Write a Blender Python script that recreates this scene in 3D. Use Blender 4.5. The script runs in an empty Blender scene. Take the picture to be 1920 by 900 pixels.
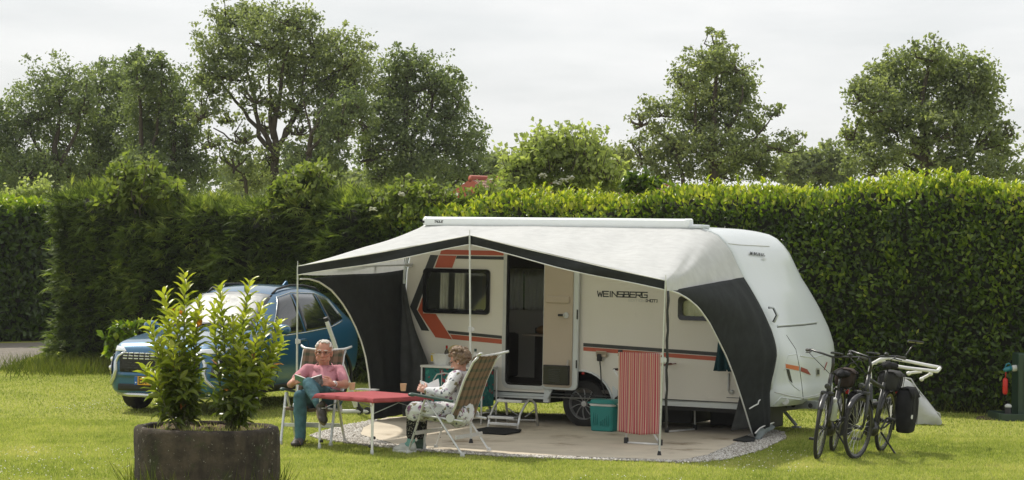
import bpy, bmesh, math, random
import numpy as np
from mathutils import Vector, Matrix, geometry
from mathutils.bvhtree import BVHTree

SC = bpy.context.scene
COL = SC.collection
R = math.radians
rng = np.random.default_rng(7)
random.seed(7)

# ------------------------------------------------------------------ camera
F, CAM_H, ROLL, CX, CY = 4000.0, 2.1, 0.0183, 960.0, 485.0
cam = bpy.data.cameras.new('camera')
cam.sensor_width = 36.0
cam.lens = F / 1920.0 * 36.0
cam.shift_y = (CY - 450.0) / 1920.0
cam.clip_start = 0.5
cam.clip_end = 2000.0
camo = bpy.data.objects.new('camera', cam)
COL.objects.link(camo)
cr_, sr_ = math.cos(ROLL), math.sin(ROLL)
camo.matrix_world = Matrix(((cr_, -sr_, 0, 0), (0, 0, -1, 0), (sr_, cr_, 0, CAM_H), (0, 0, 0, 1)))
SC.camera = camo

# ------------------------------------------------------------------ world, sun, exposure
SUN_AZ, SUN_EL = R(-40), R(50)          # azimuth from +Y towards +X
w = bpy.data.worlds.new('World')
SC.world = w
w.use_nodes = True
nt = w.node_tree
nt.nodes.clear()
wo = nt.nodes.new('ShaderNodeOutputWorld')
bg = nt.nodes.new('ShaderNodeBackground')
bg.inputs['Strength'].default_value = 0.1
sky = nt.nodes.new('ShaderNodeTexSky')
sky.sky_type = 'NISHITA'
sky.sun_disc = False
sky.sun_elevation = SUN_EL
sky.sun_rotation = SUN_AZ
sky.dust_density = 2.0
tc = nt.nodes.new('ShaderNodeTexCoord')
mp = nt.nodes.new('ShaderNodeMapping')
mp.inputs['Scale'].default_value = (1.0, 1.0, 5.0)
nz = nt.nodes.new('ShaderNodeTexNoise')
nz.inputs['Scale'].default_value = 5.0
nz.inputs['Detail'].default_value = 6.0
nz.inputs['Roughness'].default_value = 0.55
nz.inputs['Distortion'].default_value = 0.4
rp = nt.nodes.new('ShaderNodeValToRGB')
rp.color_ramp.elements[0].position = 0.30
rp.color_ramp.elements[0].color = (0.74, 0.74, 0.74, 1)
rp.color_ramp.elements[1].position = 0.62
rp.color_ramp.elements[1].color = (0.97, 0.97, 0.97, 1)
nz2 = nt.nodes.new('ShaderNodeTexNoise')
nz2.inputs['Scale'].default_value = 9.0
nz2.inputs['Detail'].default_value = 5.0
rp2 = nt.nodes.new('ShaderNodeValToRGB')
rp2.color_ramp.elements[0].position = 0.35
rp2.color_ramp.elements[0].color = (8.8, 8.95, 8.95, 1)
rp2.color_ramp.elements[1].position = 0.65
rp2.color_ramp.elements[1].color = (9.9, 9.95, 9.9, 1)
mx = nt.nodes.new('ShaderNodeMix')
mx.data_type = 'RGBA'
L = nt.links.new
L(tc.outputs['Generated'], mp.inputs['Vector'])
L(mp.outputs['Vector'], nz.inputs['Vector'])
L(mp.outputs['Vector'], nz2.inputs['Vector'])
L(nz.outputs['Fac'], rp.inputs['Fac'])
L(nz2.outputs['Fac'], rp2.inputs['Fac'])
L(rp.outputs['Color'], mx.inputs['Factor'])
L(sky.outputs['Color'], mx.inputs[6])
L(rp2.outputs['Color'], mx.inputs[7])
L(mx.outputs[2], bg.inputs['Color'])
L(bg.outputs['Background'], wo.inputs['Surface'])

sun = bpy.data.lights.new('sun', 'SUN')
sun.energy = 4.0
sun.angle = R(1.5)
sun.color = (1.0, 0.94, 0.84)
suno = bpy.data.objects.new('sun', sun)
COL.objects.link(suno)
sdir = Vector((math.sin(SUN_AZ) * math.cos(SUN_EL), math.cos(SUN_AZ) * math.cos(SUN_EL), math.sin(SUN_EL)))
suno.rotation_euler = sdir.to_track_quat('Z', 'Y').to_euler()
suno.location = (-20, 20, 40)

SC.view_settings.view_transform = 'Standard'
SC.view_settings.look = 'None'
SC.view_settings.exposure = 0.0
SC.view_settings.gamma = 1.0
SC.render.engine = 'CYCLES'
SC.cycles.max_bounces = 8
SC.cycles.diffuse_bounces = 3
SC.cycles.glossy_bounces = 3
SC.cycles.transmission_bounces = 4
SC.cycles.transparent_max_bounces = 8

# ------------------------------------------------------------------ measuring helpers (survey: sight line -> world point)
def UV(px, py):
    x, y = px - CX, py - CY
    return (x * cr_ + y * sr_) / F, (-x * sr_ + y * cr_) / F
def P(px, py, Y):
    u, v = UV(px, py)
    return Vector((u * Y, Y, CAM_H - v * Y))
def G(px, py, z=0.0):
    u, v = UV(px, py)
    Y = (CAM_H - z) / v
    return Vector((u * Y, Y, z))
TH = R(63)
DV = Vector((math.sin(TH), -math.cos(TH), 0))    # along the caravan, towards its nose
NV = Vector((math.cos(TH), math.sin(TH), 0))     # across it, away from the camera
CO = Vector((0.8903, 26.6156, 0))                # ground under its near wheel
CROT = math.atan2(DV.y, DV.x)
def hit(px, py, p0, nrm):
    u, v = UV(px, py)
    d = Vector((u, 1, -v)); o = Vector((0, 0, CAM_H))
    return o + d * ((Vector(p0) - o).dot(nrm) / d.dot(nrm))
def CW(p):                                        # world -> caravan frame
    q = Vector(p) - CO
    return Vector((q.dot(DV), q.dot(NV), q.z))
def WC(u, w, z):                                  # caravan frame -> world
    return CO + DV * u + NV * w + Vector((0, 0, z))
def C(px, py, w=0.0):                             # point on a plane parallel to the caravan side, caravan frame
    return CW(hit(px, py, CO + NV * w, NV))
def CG(px, py, z=0.0):
    return CW(G(px, py, z))

# ------------------------------------------------------------------ materials
MATS = {}
def _mat(name):
    m = bpy.data.materials.new(name); m.use_nodes = True
    MATS[name] = m
    return m, m.node_tree, m.node_tree.nodes['Principled BSDF']
def N(t, kind, **kw):
    n = t.nodes.new(kind)
    for k, v in kw.items():
        if k in n.inputs: n.inputs[k].default_value = v
        else: setattr(n, k, v)
    return n
def rgb(c): return (c[0], c[1], c[2], 1.0)
def ramp(t, stops):
    n = t.nodes.new('ShaderNodeValToRGB')
    e = n.color_ramp.elements
    while len(e) < len(stops): e.new(0.5)
    for i, (p, c) in enumerate(stops):
        e[i].position = p; e[i].color = rgb(c)
    return n
def mat(name, col, rough=0.5, metal=0.0, var=0.12, scale=6.0, bump=0.0, bscale=40.0, coat=0.0, spec=0.5, dirt=None):
    """plain stuff: base colour with soft procedural variation and fine relief"""
    if name in MATS: return MATS[name]
    m, t, b = _mat(name)
    tcn = N(t, 'ShaderNodeTexCoord')
    no = N(t, 'ShaderNodeTexNoise', Scale=scale, Detail=5.0, Roughness=0.6)
    t.links.new(tcn.outputs['Object'], no.inputs['Vector'])
    lo = [c * (1 - var) for c in col]; hi = [min(1, c * (1 + var)) for c in col]
    rm = ramp(t, [(0.3, lo), (0.7, hi)])
    t.links.new(no.outputs['Fac'], rm.inputs['Fac'])
    out = rm.outputs['Color']
    if dirt:
        n2 = N(t, 'ShaderNodeTexNoise', Scale=dirt[1], Detail=8.0, Roughness=0.7)
        t.links.new(tcn.outputs['Object'], n2.inputs['Vector'])
        r2 = ramp(t, [(dirt[2], (0, 0, 0)), (dirt[2] + 0.15, (1, 1, 1))])
        t.links.new(n2.outputs['Fac'], r2.inputs['Fac'])
        mxn = N(t, 'ShaderNodeMix', data_type='RGBA')
        t.links.new(r2.outputs['Color'], mxn.inputs['Factor'])
        t.links.new(out, mxn.inputs[6]); mxn.inputs[7].default_value = rgb(dirt[0])
        out = mxn.outputs[2]
    t.links.new(out, b.inputs['Base Color'])
    b.inputs['Roughness'].default_value = rough
    b.inputs['Metallic'].default_value = metal
    b.inputs['Specular IOR Level'].default_value = spec
    if coat: b.inputs['Coat Weight'].default_value = coat; b.inputs['Coat Roughness'].default_value = 0.05
    if bump:
        n3 = N(t, 'ShaderNodeTexNoise', Scale=bscale, Detail=4.0)
        t.links.new(tcn.outputs['Object'], n3.inputs['Vector'])
        bp = N(t, 'ShaderNodeBump', Strength=bump, Distance=0.01)
        t.links.new(n3.outputs['Fac'], bp.inputs['Height'])
        t.links.new(bp.outputs['Normal'], b.inputs['Normal'])
    return m
def leafmat(name, stops, trans=0.35, rough=0.45, spec=0.4, tcol=(1.5, 1.6, 0.7)):
    """foliage: colour runs over the per-leaf attribute rnd, light passes through the blade"""
    m, t, b = _mat(name)
    at = N(t, 'ShaderNodeAttribute', attribute_name='rnd')
    rm = ramp(t, stops)
    t.links.new(at.outputs['Fac'], rm.inputs['Fac'])
    t.links.new(rm.outputs['Color'], b.inputs['Base Color'])
    b.inputs['Roughness'].default_value = rough
    b.inputs['Specular IOR Level'].default_value = spec
    tr = N(t, 'ShaderNodeBsdfTranslucent')
    mul = N(t, 'ShaderNodeMix', data_type='RGBA', blend_type='MULTIPLY')
    mul.inputs['Factor'].default_value = 1.0
    t.links.new(rm.outputs['Color'], mul.inputs[6]); mul.inputs[7].default_value = rgb(tcol)
    t.links.new(mul.outputs[2], tr.inputs['Color'])
    ms = N(t, 'ShaderNodeMixShader'); ms.inputs[0].default_value = trans
    t.links.new(b.outputs[0], ms.inputs[1]); t.links.new(tr.outputs[0], ms.inputs[2])
    t.links.new(ms.outputs[0], t.nodes['Material Output'].inputs['Surface'])
    return m
def clothmat(name, col, trans=0.0, rough=0.9, var=0.1, bump=0.25, bscale=12.0):
    m = mat(name, col, rough, 0, var, 8.0, bump, bscale, spec=0.2)
    if trans:
        t = m.node_tree; b = t.nodes['Principled BSDF']
        tr = N(t, 'ShaderNodeBsdfTranslucent'); tr.inputs['Color'].default_value = rgb(col)
        ms = N(t, 'ShaderNodeMixShader'); ms.inputs[0].default_value = trans
        t.links.new(b.outputs[0], ms.inputs[1]); t.links.new(tr.outputs[0], ms.inputs[2])
        t.links.new(ms.outputs[0], t.nodes['Material Output'].inputs['Surface'])
    return m
def glassmat(name, tint, reflect=0.12):
    m, t, b = _mat(name)
    t.nodes.remove(b)
    tp = N(t, 'ShaderNodeBsdfTransparent'); tp.inputs['Color'].default_value = rgb(tint)
    gl = N(t, 'ShaderNodeBsdfGlossy'); gl.inputs['Roughness'].default_value = 0.03
    fr = N(t, 'ShaderNodeFresnel'); fr.inputs['IOR'].default_value = 1.5
    ad = N(t, 'ShaderNodeMath', operation='ADD'); ad.inputs[1].default_value = reflect; ad.use_clamp = True
    no = N(t, 'ShaderNodeTexNoise', Scale=3.0, Detail=1.0)
    bp = N(t, 'ShaderNodeBump', Strength=0.03, Distance=0.01)
    t.links.new(no.outputs['Fac'], bp.inputs['Height']); t.links.new(bp.outputs['Normal'], gl.inputs['Normal'])
    t.links.new(fr.outputs[0], ad.inputs[0])
    ms = N(t, 'ShaderNodeMixShader')
    t.links.new(ad.outputs[0], ms.inputs[0]); t.links.new(tp.outputs[0], ms.inputs[1]); t.links.new(gl.outputs[0], ms.inputs[2])
    t.links.new(ms.outputs[0], t.nodes['Material Output'].inputs['Surface'])
    return m
def uvmat(name, build, rough=0.8, trans=0.0):
    """pattern laid over the surface's own UV map; build(t, uv) returns a colour socket"""
    m, t, b = _mat(name)
    uv = N(t, 'ShaderNodeUVMap')
    t.links.new(build(t, uv.outputs['UV']), b.inputs['Base Color'])
    b.inputs['Roughness'].default_value = rough
    b.inputs['Specular IOR Level'].default_value = 0.2
    no = N(t, 'ShaderNodeTexNoise', Scale=60.0); bp = N(t, 'ShaderNodeBump', Strength=0.2, Distance=0.005)
    t.links.new(no.outputs['Fac'], bp.inputs['Height']); t.links.new(bp.outputs['Normal'], b.inputs['Normal'])
    return m

# ------------------------------------------------------------------ objects
def tag(o, label=None, cat=None, group=None, kind=None):
    if label: o['label'] = label
    if cat: o['category'] = cat
    if group: o['group'] = group
    if kind: o['kind'] = kind
    return o
def thing(name, label, cat, loc=(0, 0, 0), rz=0.0, group=None):
    o = bpy.data.objects.new(name, None)
    o.empty_display_size = 0.2
    COL.objects.link(o)
    o.matrix_world = Matrix.Translation(Vector(loc)) @ Matrix.Rotation(rz, 4, 'Z')
    o.location = loc; o.rotation_euler = (0, 0, rz)
    return tag(o, label, cat, group)
def wmat(o):
    m = Matrix.Translation(o.location) @ o.rotation_euler.to_matrix().to_4x4()
    return (wmat(o.parent) @ m) if o.parent else m
def link(name, me, parent=None, loc=None):
    o = bpy.data.objects.new(name, me)
    COL.objects.link(o)
    if parent is not None: o.parent = parent
    if loc is not None: o.location = loc
    return o
def copy_tree(o, parent=None, kids=None):
    c = o.copy(); COL.objects.link(c)
    if parent is not None: c.parent = parent
    for ch in [k for k in bpy.data.objects if k.parent == o]: copy_tree(ch, c)
    return c
def frame(z, up=Vector((0, 0, 1))):
    z = Vector(z).normalized()
    if abs(z.dot(up)) > 0.98: up = Vector((1, 0, 0))
    x = up.cross(z).normalized(); y = z.cross(x)
    return x, y, z

class MB:
    """collects shapes; build() links them as one mesh object"""
    def __init__(s): s.v = []; s.f = []; s.m = []; s.uv = {}; s.cm = 0
    def add(s, vs, fs, uvs=None):
        o = len(s.v)
        s.v += [Vector(q) for q in vs]
        for i, f in enumerate(fs):
            if uvs is not None: s.uv[len(s.f)] = uvs[i]
            s.f.append([o + k for k in f]); s.m.append(s.cm)
        return s
    def box(s, c, size, rot=None, bev=0.0):
        hx, hy, hz = [q / 2 for q in size]
        if bev <= 0:
            vs = [Vector((x * hx, y * hy, z * hz)) for x in (-1, 1) for y in (-1, 1) for z in (-1, 1)]
            fs = [(0, 1, 3, 2), (4, 6, 7, 5), (0, 4, 5, 1), (2, 3, 7, 6), (0, 2, 6, 4), (1, 5, 7, 3)]
        else:
            bm = bmesh.new(); bmesh.ops.create_cube(bm, size=1.0)
            for q in bm.verts: q.co = Vector((q.co.x * size[0], q.co.y * size[1], q.co.z * size[2]))
            bmesh.ops.bevel(bm, geom=bm.edges[:], offset=min(bev, 0.49 * min(size)), segments=2, profile=0.6, affect='EDGES')
            vs = [q.co.copy() for q in bm.verts]; fs = [[q.index for q in f.verts] for f in bm.faces]; bm.free()
        c = Vector(c)
        if rot is not None: vs = [rot @ q for q in vs]
        return s.add([q + c for q in vs], fs)
    def tube(s, pts, r, n=8, caps=True, flat=1.0, closed=False):
        pts = [Vector(q) for q in pts]; k = len(pts)
        rs = r if isinstance(r, (list, tuple)) else [r] * k
        vs = []; up = None
        for i, q in enumerate(pts):
            if closed: d = pts[(i + 1) % k] - pts[i - 1]
            else: d = pts[min(i + 1, k - 1)] - pts[max(i - 1, 0)]
            if d.length < 1e-9: d = Vector((0, 0, 1))
            d.normalize()
            if up is None: x, y, _ = frame(d)
            else:
                y = up - d * up.dot(d)
                if y.length < 1e-6: x, y, _ = frame(d)
                y.normalize(); x = y.cross(d)
            up = y
            for j in range(n):
                a = 2 * math.pi * j / n
                vs.append(q + x * (math.cos(a) * rs[i]) + y * (math.sin(a) * rs[i] * flat))
        fs = []
        for i in range(k if closed else k - 1):
            a0, b0 = i * n, ((i + 1) % k) * n
            for j in range(n):
                fs.append((a0 + j, a0 + (j + 1) % n, b0 + (j + 1) % n, b0 + j))
        if caps and not closed:
            fs.append(tuple(range(n - 1, -1, -1))); fs.append(tuple((k - 1) * n + j for j in range(n)))
        return s.add(vs, fs)
    def lathe(s, prof, n=24, c=(0, 0, 0), axis=None, caps=True):
        vs = []; c = Vector(c)
        x, y, z = (Vector((1, 0, 0)), Vector((0, 1, 0)), Vector((0, 0, 1))) if axis is None else frame(axis)
        for r, h in prof:
            for j in range(n):
                a = 2 * math.pi * j / n
                vs.append(c + x * (r * math.cos(a)) + y * (r * math.sin(a)) + z * h)
        fs = []
        for i in range(len(prof) - 1):
            for j in range(n):
                fs.append((i * n + j, i * n + (j + 1) % n, (i + 1) * n + (j + 1) % n, (i + 1) * n + j))
        if caps:
            if prof[0][0] > 1e-6: fs.append(tuple(range(n - 1, -1, -1)))
            if prof[-1][0] > 1e-6: fs.append(tuple((len(prof) - 1) * n + j for j in range(n)))
        return s.add(vs, fs)
    def ell(s, c, r, rot=None, n=12, m=8):
        c = Vector(c)
        if not isinstance(r, (list, tuple)): r = (r, r, r)
        vs = [Vector((0, 0, -r[2]))]
        for i in range(1, m):
            t = -math.pi / 2 + math.pi * i / m
            for j in range(n):
                a = 2 * math.pi * j / n
                vs.append(Vector((r[0] * math.cos(t) * math.cos(a), r[1] * math.cos(t) * math.sin(a), r[2] * math.sin(t))))
        vs.append(Vector((0, 0, r[2])))
        fs = [(0, 1 + (j + 1) % n, 1 + j) for j in range(n)]
        for i in range(m - 2):
            for j in range(n):
                a0 = 1 + i * n; b0 = a0 + n
                fs.append((a0 + j, a0 + (j + 1) % n, b0 + (j + 1) % n, b0 + j))
        l = len(vs) - 1; a0 = 1 + (m - 2) * n
        fs += [(a0 + j, a0 + (j + 1) % n, l) for j in range(n)]
        if rot is not None: vs = [rot @ q for q in vs]
        return s.add([q + c for q in vs], fs)
    def cap(s, p0, r0, p1, r1, n=12, fx=1.0):
        """tapered limb with round ends"""
        p0, p1 = Vector(p0), Vector(p1)
        x, y, z = frame(p1 - p0)
        L_ = (p1 - p0).length
        prof = []
        for i in range(4): a = -math.pi / 2 + i * math.pi / 8; prof.append((r0 * math.cos(a) if i else 0.0, r0 * math.sin(a)))
        prof += [(r0, 0.0)] if False else [(r0, 0)]
        for i in range(0, 5): a = i * math.pi / 8; prof.append((r1 * math.cos(a) if i < 4 else 0.0, L_ + r1 * math.sin(a)))
        vs = []
        for r, h in prof:
            r = max(r, 1e-4)
            for j in range(n):
                a = 2 * math.pi * j / n
                vs.append(p0 + x * (r * math.cos(a)) + y * (r * fx * math.sin(a)) + z * h)
        fs = []
        k = len(prof)
        for i in range(k - 1):
            for j in range(n): fs.append((i * n + j, i * n + (j + 1) % n, (i + 1) * n + (j + 1) % n, (i + 1) * n + j))
        fs.append(tuple(range(n - 1, -1, -1))); fs.append(tuple((k - 1) * n + j for j in range(n)))
        return s.add(vs, fs)
    def prism(s, poly, o, ax, ay, az, depth):
        """closed outline poly in (ax, ay), extruded by depth along az"""
        o, ax, ay, az = Vector(o), Vector(ax), Vector(ay), Vector(az)
        k = len(poly)
        a = [o + ax * p[0] + ay * p[1] for p in poly]
        vs = a + [q + az * depth for q in a]
        fs = [tuple(range(k - 1, -1, -1)), tuple(range(k, 2 * k))]
        fs += [(i, (i + 1) % k, k + (i + 1) % k, k + i) for i in range(k)]
        return s.add(vs, fs)
    def grid(s, rows, uv=True, closed=False):
        """rows: list of equally long point lists"""
        a, b = len(rows), len(rows[0])
        vs = [q for row in rows for q in row]
        fs, uvs = [], []
        for i in range(a - 1):
            for j in range(b if closed else b - 1):
                j2 = (j + 1) % b
                fs.append((i * b + j, i * b + j2, (i + 1) * b + j2, (i + 1) * b + j))
                uvs.append([(j / (b - 1), i / (a - 1)), ((j + 1) / (b - 1), i / (a - 1)), ((j + 1) / (b - 1), (i + 1) / (a - 1)), (j / (b - 1), (i + 1) / (a - 1))])
        return s.add(vs, fs, uvs if uv else None)
    def build(s, name, m, parent=None, smooth=False, world=False, label=None, kind=None, solid=0.0, sub=0, fixn=True, bevel=0.0, auto=None):
        vs = s.v
        if world and parent is not None:
            inv = wmat(parent).inverted(); vs = [inv @ q for q in vs]
        me = bpy.data.meshes.new(name)
        me.from_pydata([tuple(q) for q in vs], [], s.f)
        ms = m if isinstance(m, (list, tuple)) else [m]
        for q in ms: me.materials.append(q)
        for p, k in zip(me.polygons, s.m): p.material_index = k
        if s.uv:
            ul = me.uv_layers.new(name='UVMap')
            for p in me.polygons:
                if p.index in s.uv:
                    for li, c in zip(p.loop_indices, s.uv[p.index]): ul.data[li].uv = c
        if fixn:
            bm = bmesh.new(); bm.from_mesh(me); bmesh.ops.recalc_face_normals(bm, faces=bm.faces); bm.to_mesh(me); bm.free()
        if smooth or auto:
            for p in me.polygons: p.use_smooth = True
        o = link(name, me, parent)
        if auto:
            me.set_sharp_from_angle(angle=R(auto))
        if solid:
            md = o.modifiers.new('solid', 'SOLIDIFY'); md.thickness = solid; md.offset = 0
        if bevel:
            md = o.modifiers.new('bevel', 'BEVEL'); md.width = bevel; md.segments = 2; md.limit_method = 'ANGLE'
        if sub:
            md = o.modifiers.new('sub', 'SUBSURF'); md.levels = sub; md.render_levels = sub
        if label: o['label'] = label
        if kind: o['kind'] = kind
        return o
def blob(name, mb, m, parent=None, voxel=0.008, smooth=3, world=False, label=None, wrinkle=0.0):
    """union of overlapping closed shapes as one continuous skin"""
    o = mb.build(name + '_raw', m, None, fixn=True)
    if world and parent is not None:
        o.data.transform(wmat(parent).inverted())
    md = o.modifiers.new('r', 'REMESH'); md.mode = 'VOXEL'; md.voxel_size = voxel; md.use_smooth_shade = True
    if smooth:
        ms = o.modifiers.new('s', 'SMOOTH'); ms.factor = 0.5; ms.iterations = smooth
    dg = bpy.context.evaluated_depsgraph_get()
    me = bpy.data.meshes.new_from_object(o.evaluated_get(dg))
    old = o.data
    bpy.data.objects.remove(o); bpy.data.meshes.remove(old)
    me.name = name
    if wrinkle:
        n = len(me.vertices); co = np.zeros(n * 3, np.float32); no = np.zeros(n * 3, np.float32)
        me.vertices.foreach_get('co', co); me.vertices.foreach_get('normal', no); co = co.reshape(-1, 3); no = no.reshape(-1, 3)
        q = co * np.array((1, 1, 1.6)); d = wrinkle * (vnoise(q, 16.0, 1) * .7 + .5 * np.abs(vnoise(q, 30.0, 2)) - .2)
        me.vertices.foreach_set('co', (co + no * d[:, None]).astype(np.float32).ravel()); me.update()
    me.polygons.foreach_set('use_smooth', [True] * len(me.polygons))
    if not me.materials: me.materials.append(m)
    r = link(name, me, parent)
    if label: r['label'] = label
    return r
def np_mesh(name, V, Fc, m, rnd=None, smooth=False):
    """fast mesh of equal-sized faces; rnd is a per-vertex float attribute"""
    me = bpy.data.meshes.new(name)
    V = np.ascontiguousarray(V, dtype=np.float32); Fc = np.ascontiguousarray(Fc, dtype=np.int32)
    nf, k = Fc.shape
    me.vertices.add(len(V)); me.vertices.foreach_set('co', V.ravel())
    me.loops.add(nf * k); me.loops.foreach_set('vertex_index', Fc.ravel())
    me.polygons.add(nf); me.polygons.foreach_set('loop_start', np.arange(nf, dtype=np.int32) * k)
    if smooth: me.polygons.foreach_set('use_smooth', np.ones(nf, dtype=bool))
    me.update(calc_edges=True)
    if rnd is not None:
        a = me.attributes.new('rnd', 'FLOAT', 'POINT'); a.data.foreach_set('value', np.asarray(rnd, dtype=np.float32))
    me.materials.append(m)
    return me
def unit(a):
    return a / np.maximum(np.linalg.norm(a, axis=1, keepdims=True), 1e-9)
# leaf blades as (along, across, lift) points and quads
LEAF_FULL = (np.array([(0, 0, 0), (.3, .42, .10), (.3, 0, .0), (.3, -.42, .10), (.68, .40, .08), (.68, 0, -.02), (.68, -.40, .08), (1, 0, -.12)], float),
             np.array([(0, 2, 1, 0), (0, 3, 2, 0), (1, 2, 5, 4), (2, 3, 6, 5), (4, 5, 7, 4), (5, 6, 7, 5)]))
LEAF_DIAMOND = (np.array([(0, 0, 0), (.5, .5, .12), (1, 0, 0), (.5, -.5, .12)], float), np.array([(0, 1, 2), (0, 2, 3)]))
LEAF_FLAT = (np.array([(0, 0, 0), (.45, .5, 0), (1, 0, -.1), (.45, -.5, 0)], float), np.array([(0, 1, 2, 3)]))
def leaf_arrays(c, ax, nr, ln, wd, tpl=LEAF_DIAMOND):
    """c, ax, nr: (n,3); ln, wd: (n,) -> vertices, faces"""
    T, Fq = tpl
    if Fq.shape[1] == 4 and (Fq[:, 0] == Fq[:, 3]).any():
        tri = []
        for q in Fq:
            if q[0] == q[3]: tri.append(q[:3])
            else: tri += [(q[0], q[1], q[2]), (q[0], q[2], q[3])]
        Fq = np.array(tri)
    ax = unit(ax); sd = unit(np.cross(nr, ax)); nn = np.cross(ax, sd)
    n = len(c); k = len(T)
    V = (c[:, None, :] + (T[None, :, 0:1] * ln[:, None, None]) * ax[:, None, :] + (T[None, :, 1:2] * wd[:, None, None]) * sd[:, None, :] + (T[None, :, 2:3] * ln[:, None, None]) * nn[:, None, :])
    Fc = (Fq[None] + (np.arange(n) * k)[:, None, None]).reshape(-1, Fq.shape[1])
    return V.reshape(-1, 3), Fc
def leaf_object(name, c, ax, nr, ln, wd, m, rnd, parent=None, tpl=LEAF_DIAMOND, kind=None, origin=None):
    V, Fc = leaf_arrays(np.asarray(c), np.asarray(ax), np.asarray(nr), np.asarray(ln), np.asarray(wd), tpl)
    if origin is not None: V = V - np.asarray(origin)[None]
    me = np_mesh(name, V, Fc, m, np.repeat(rnd, len(tpl[0])))
    o = link(name, me, parent)
    if kind: o['kind'] = kind
    return o
def vnoise(p, s, seed=0):
    """cheap smooth value noise in -1..1, p (n,3)"""
    q = np.asarray(p) * s
    out = np.zeros(len(q)); r = np.random.default_rng(seed + 100)
    for k in range(5):
        d = r.normal(size=3); ph = r.uniform(0, 6.28)
        out += np.sin(q @ d + ph + 1.3 * np.sin(q @ r.normal(size=3) + ph * 2))
    return out / 3.2
# stroke lettering
GLYPH = {
 'W': [[(0, 1), (.22, 0), (.5, .75), (.78, 0), (1, 1)]], 'E': [[(1, 1), (0, 1), (0, 0), (1, 0)], [(0, .5), (.9, .5)]],
 'I': [[(.5, 0), (.5, 1)]], 'N': [[(0, 0), (0, 1), (1, 0), (1, 1)]], 'S': [[(1, 1), (0, 1), (0, .5), (1, .5), (1, 0), (0, 0)]],
 'B': [[(0, 0), (0, 1), (.9, 1), (.9, .55), (0, .5)], [(.9, .5), (1, .45), (1, 0), (0, 0)]], 'R': [[(0, 0), (0, 1), (1, 1), (1, .45), (0, .45)], [(.45, .45), (1, 0)]],
 'G': [[(1, 1), (0, 1), (0, 0), (1, 0), (1, .5), (.45, .5)]], 'D': [[(0, 0), (0, 1), (.8, 1), (1, .8), (1, .2), (.8, 0), (0, 0)]],
 'T': [[(.5, 0), (.5, 1)], [(0, 1), (1, 1)]], 'O': [[(0, 0), (0, 1), (1, 1), (1, 0), (0, 0)]], 'H': [[(0, 0), (0, 1)], [(1, 0), (1, 1)], [(0, .5), (1, .5)]],
 'U': [[(0, 1), (0, 0), (1, 0), (1, 1)]], 'L': [[(0, 1), (0, 0), (1, 0)]], 'K': [[(0, 0), (0, 1)], [(1, 1), (0, .45), (1, 0)]],
 '[': [[(.8, 1), (.3, 1), (.3, 0), (.8, 0)]], ']': [[(.2, 1), (.7, 1), (.7, 0), (.2, 0)]], ' ': []}
def lettering(mb, text, fn, x0, y0, cwid, ch, stroke, gap=0.25):
    """strokes of text as thin quads through fn(x, y) -> point"""
    x = x0
    for chh in text:
        wdt = cwid * (0.35 if chh == 'I' else 0.5 if chh in '[]' else 0.6 if chh == ' ' else 1.0)
        for line in GLYPH[chh]:
            for (a, b) in zip(line[:-1], line[1:]):
                ax, ay, bx, by = x + a[0] * wdt, y0 + a[1] * ch, x + b[0] * wdt, y0 + b[1] * ch
                dx, dy = bx - ax, by - ay; l = math.hypot(dx, dy)
                if l < 1e-6: continue
                ex, ey = dx / l * stroke / 2, dy / l * stroke / 2
                mb.add([fn(ax - ex - ey, ay - ey + ex), fn(ax - ex + ey, ay - ey - ex), fn(bx + ex + ey, by + ey - ex), fn(bx + ex - ey, by + ey + ex)], [(0, 1, 2, 3)])
        x += wdt + gap * cwid
    return x
# ================================================================== SETTING
def poly_sheet(name, pts, z, m, kind='structure', inset_noise=0.0):
    mb = MB()
    pts2 = []
    for i, a in enumerate(pts):                     # soften straight runs
        b = pts[(i + 1) % len(pts)]
        n = max(1, int((Vector(b) - Vector(a)).length / 0.25)) if inset_noise else 1
        for k in range(n):
            q = Vector(a).lerp(Vector(b), k / n)
            q = q + Vector((random.uniform(-1, 1), random.uniform(-1, 1), 0)) * inset_noise
            pts2.append(q)
    tess = geometry.tessellate_polygon([[Vector((q.x, q.y, 0)) for q in pts2]])
    mb.add([Vector((q.x, q.y, z)) for q in pts2], [tuple(t) for t in tess])
    o = mb.build(name, m)
    for p in o.data.polygons:
        if p.normal.z < 0: p.flip()
    return tag(o, kind=kind)
def inpoly(x, y, poly):
    c = np.zeros(len(x), bool); k = len(poly)
    for i in range(k):
        x1, y1 = poly[i][0], poly[i][1]; x2, y2 = poly[(i + 1) % k][0], poly[(i + 1) % k][1]
        t = ((y1 > y) != (y2 > y)) & (x < (x2 - x1) * (y - y1) / (y2 - y1 + 1e-12) + x1)
        c ^= t
    return c

# lawn base
mg, t, b = _mat('lawn_soil')
tcn = N(t, 'ShaderNodeTexCoord')
n1 = N(t, 'ShaderNodeTexNoise', Scale=0.6, Detail=6.0, Roughness=0.65)
n2 = N(t, 'ShaderNodeTexNoise', Scale=30.0, Detail=4.0)
t.links.new(tcn.outputs['Object'], n1.inputs['Vector']); t.links.new(tcn.outputs['Object'], n2.inputs['Vector'])
r1 = ramp(t, [(0.3, (0.24, 0.27, 0.05)), (0.7, (0.33, 0.34, 0.085))])
r2 = ramp(t, [(0.3, (0.55, 0.55, 0.55)), (0.7, (1.2, 1.2, 1.1))])
t.links.new(n1.outputs['Fac'], r1.inputs['Fac']); t.links.new(n2.outputs['Fac'], r2.inputs['Fac'])
mm = N(t, 'ShaderNodeMix', data_type='RGBA', blend_type='MULTIPLY'); mm.inputs['Factor'].default_value = 1
t.links.new(r1.outputs[0], mm.inputs[6]); t.links.new(r2.outputs[0], mm.inputs[7])
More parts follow.
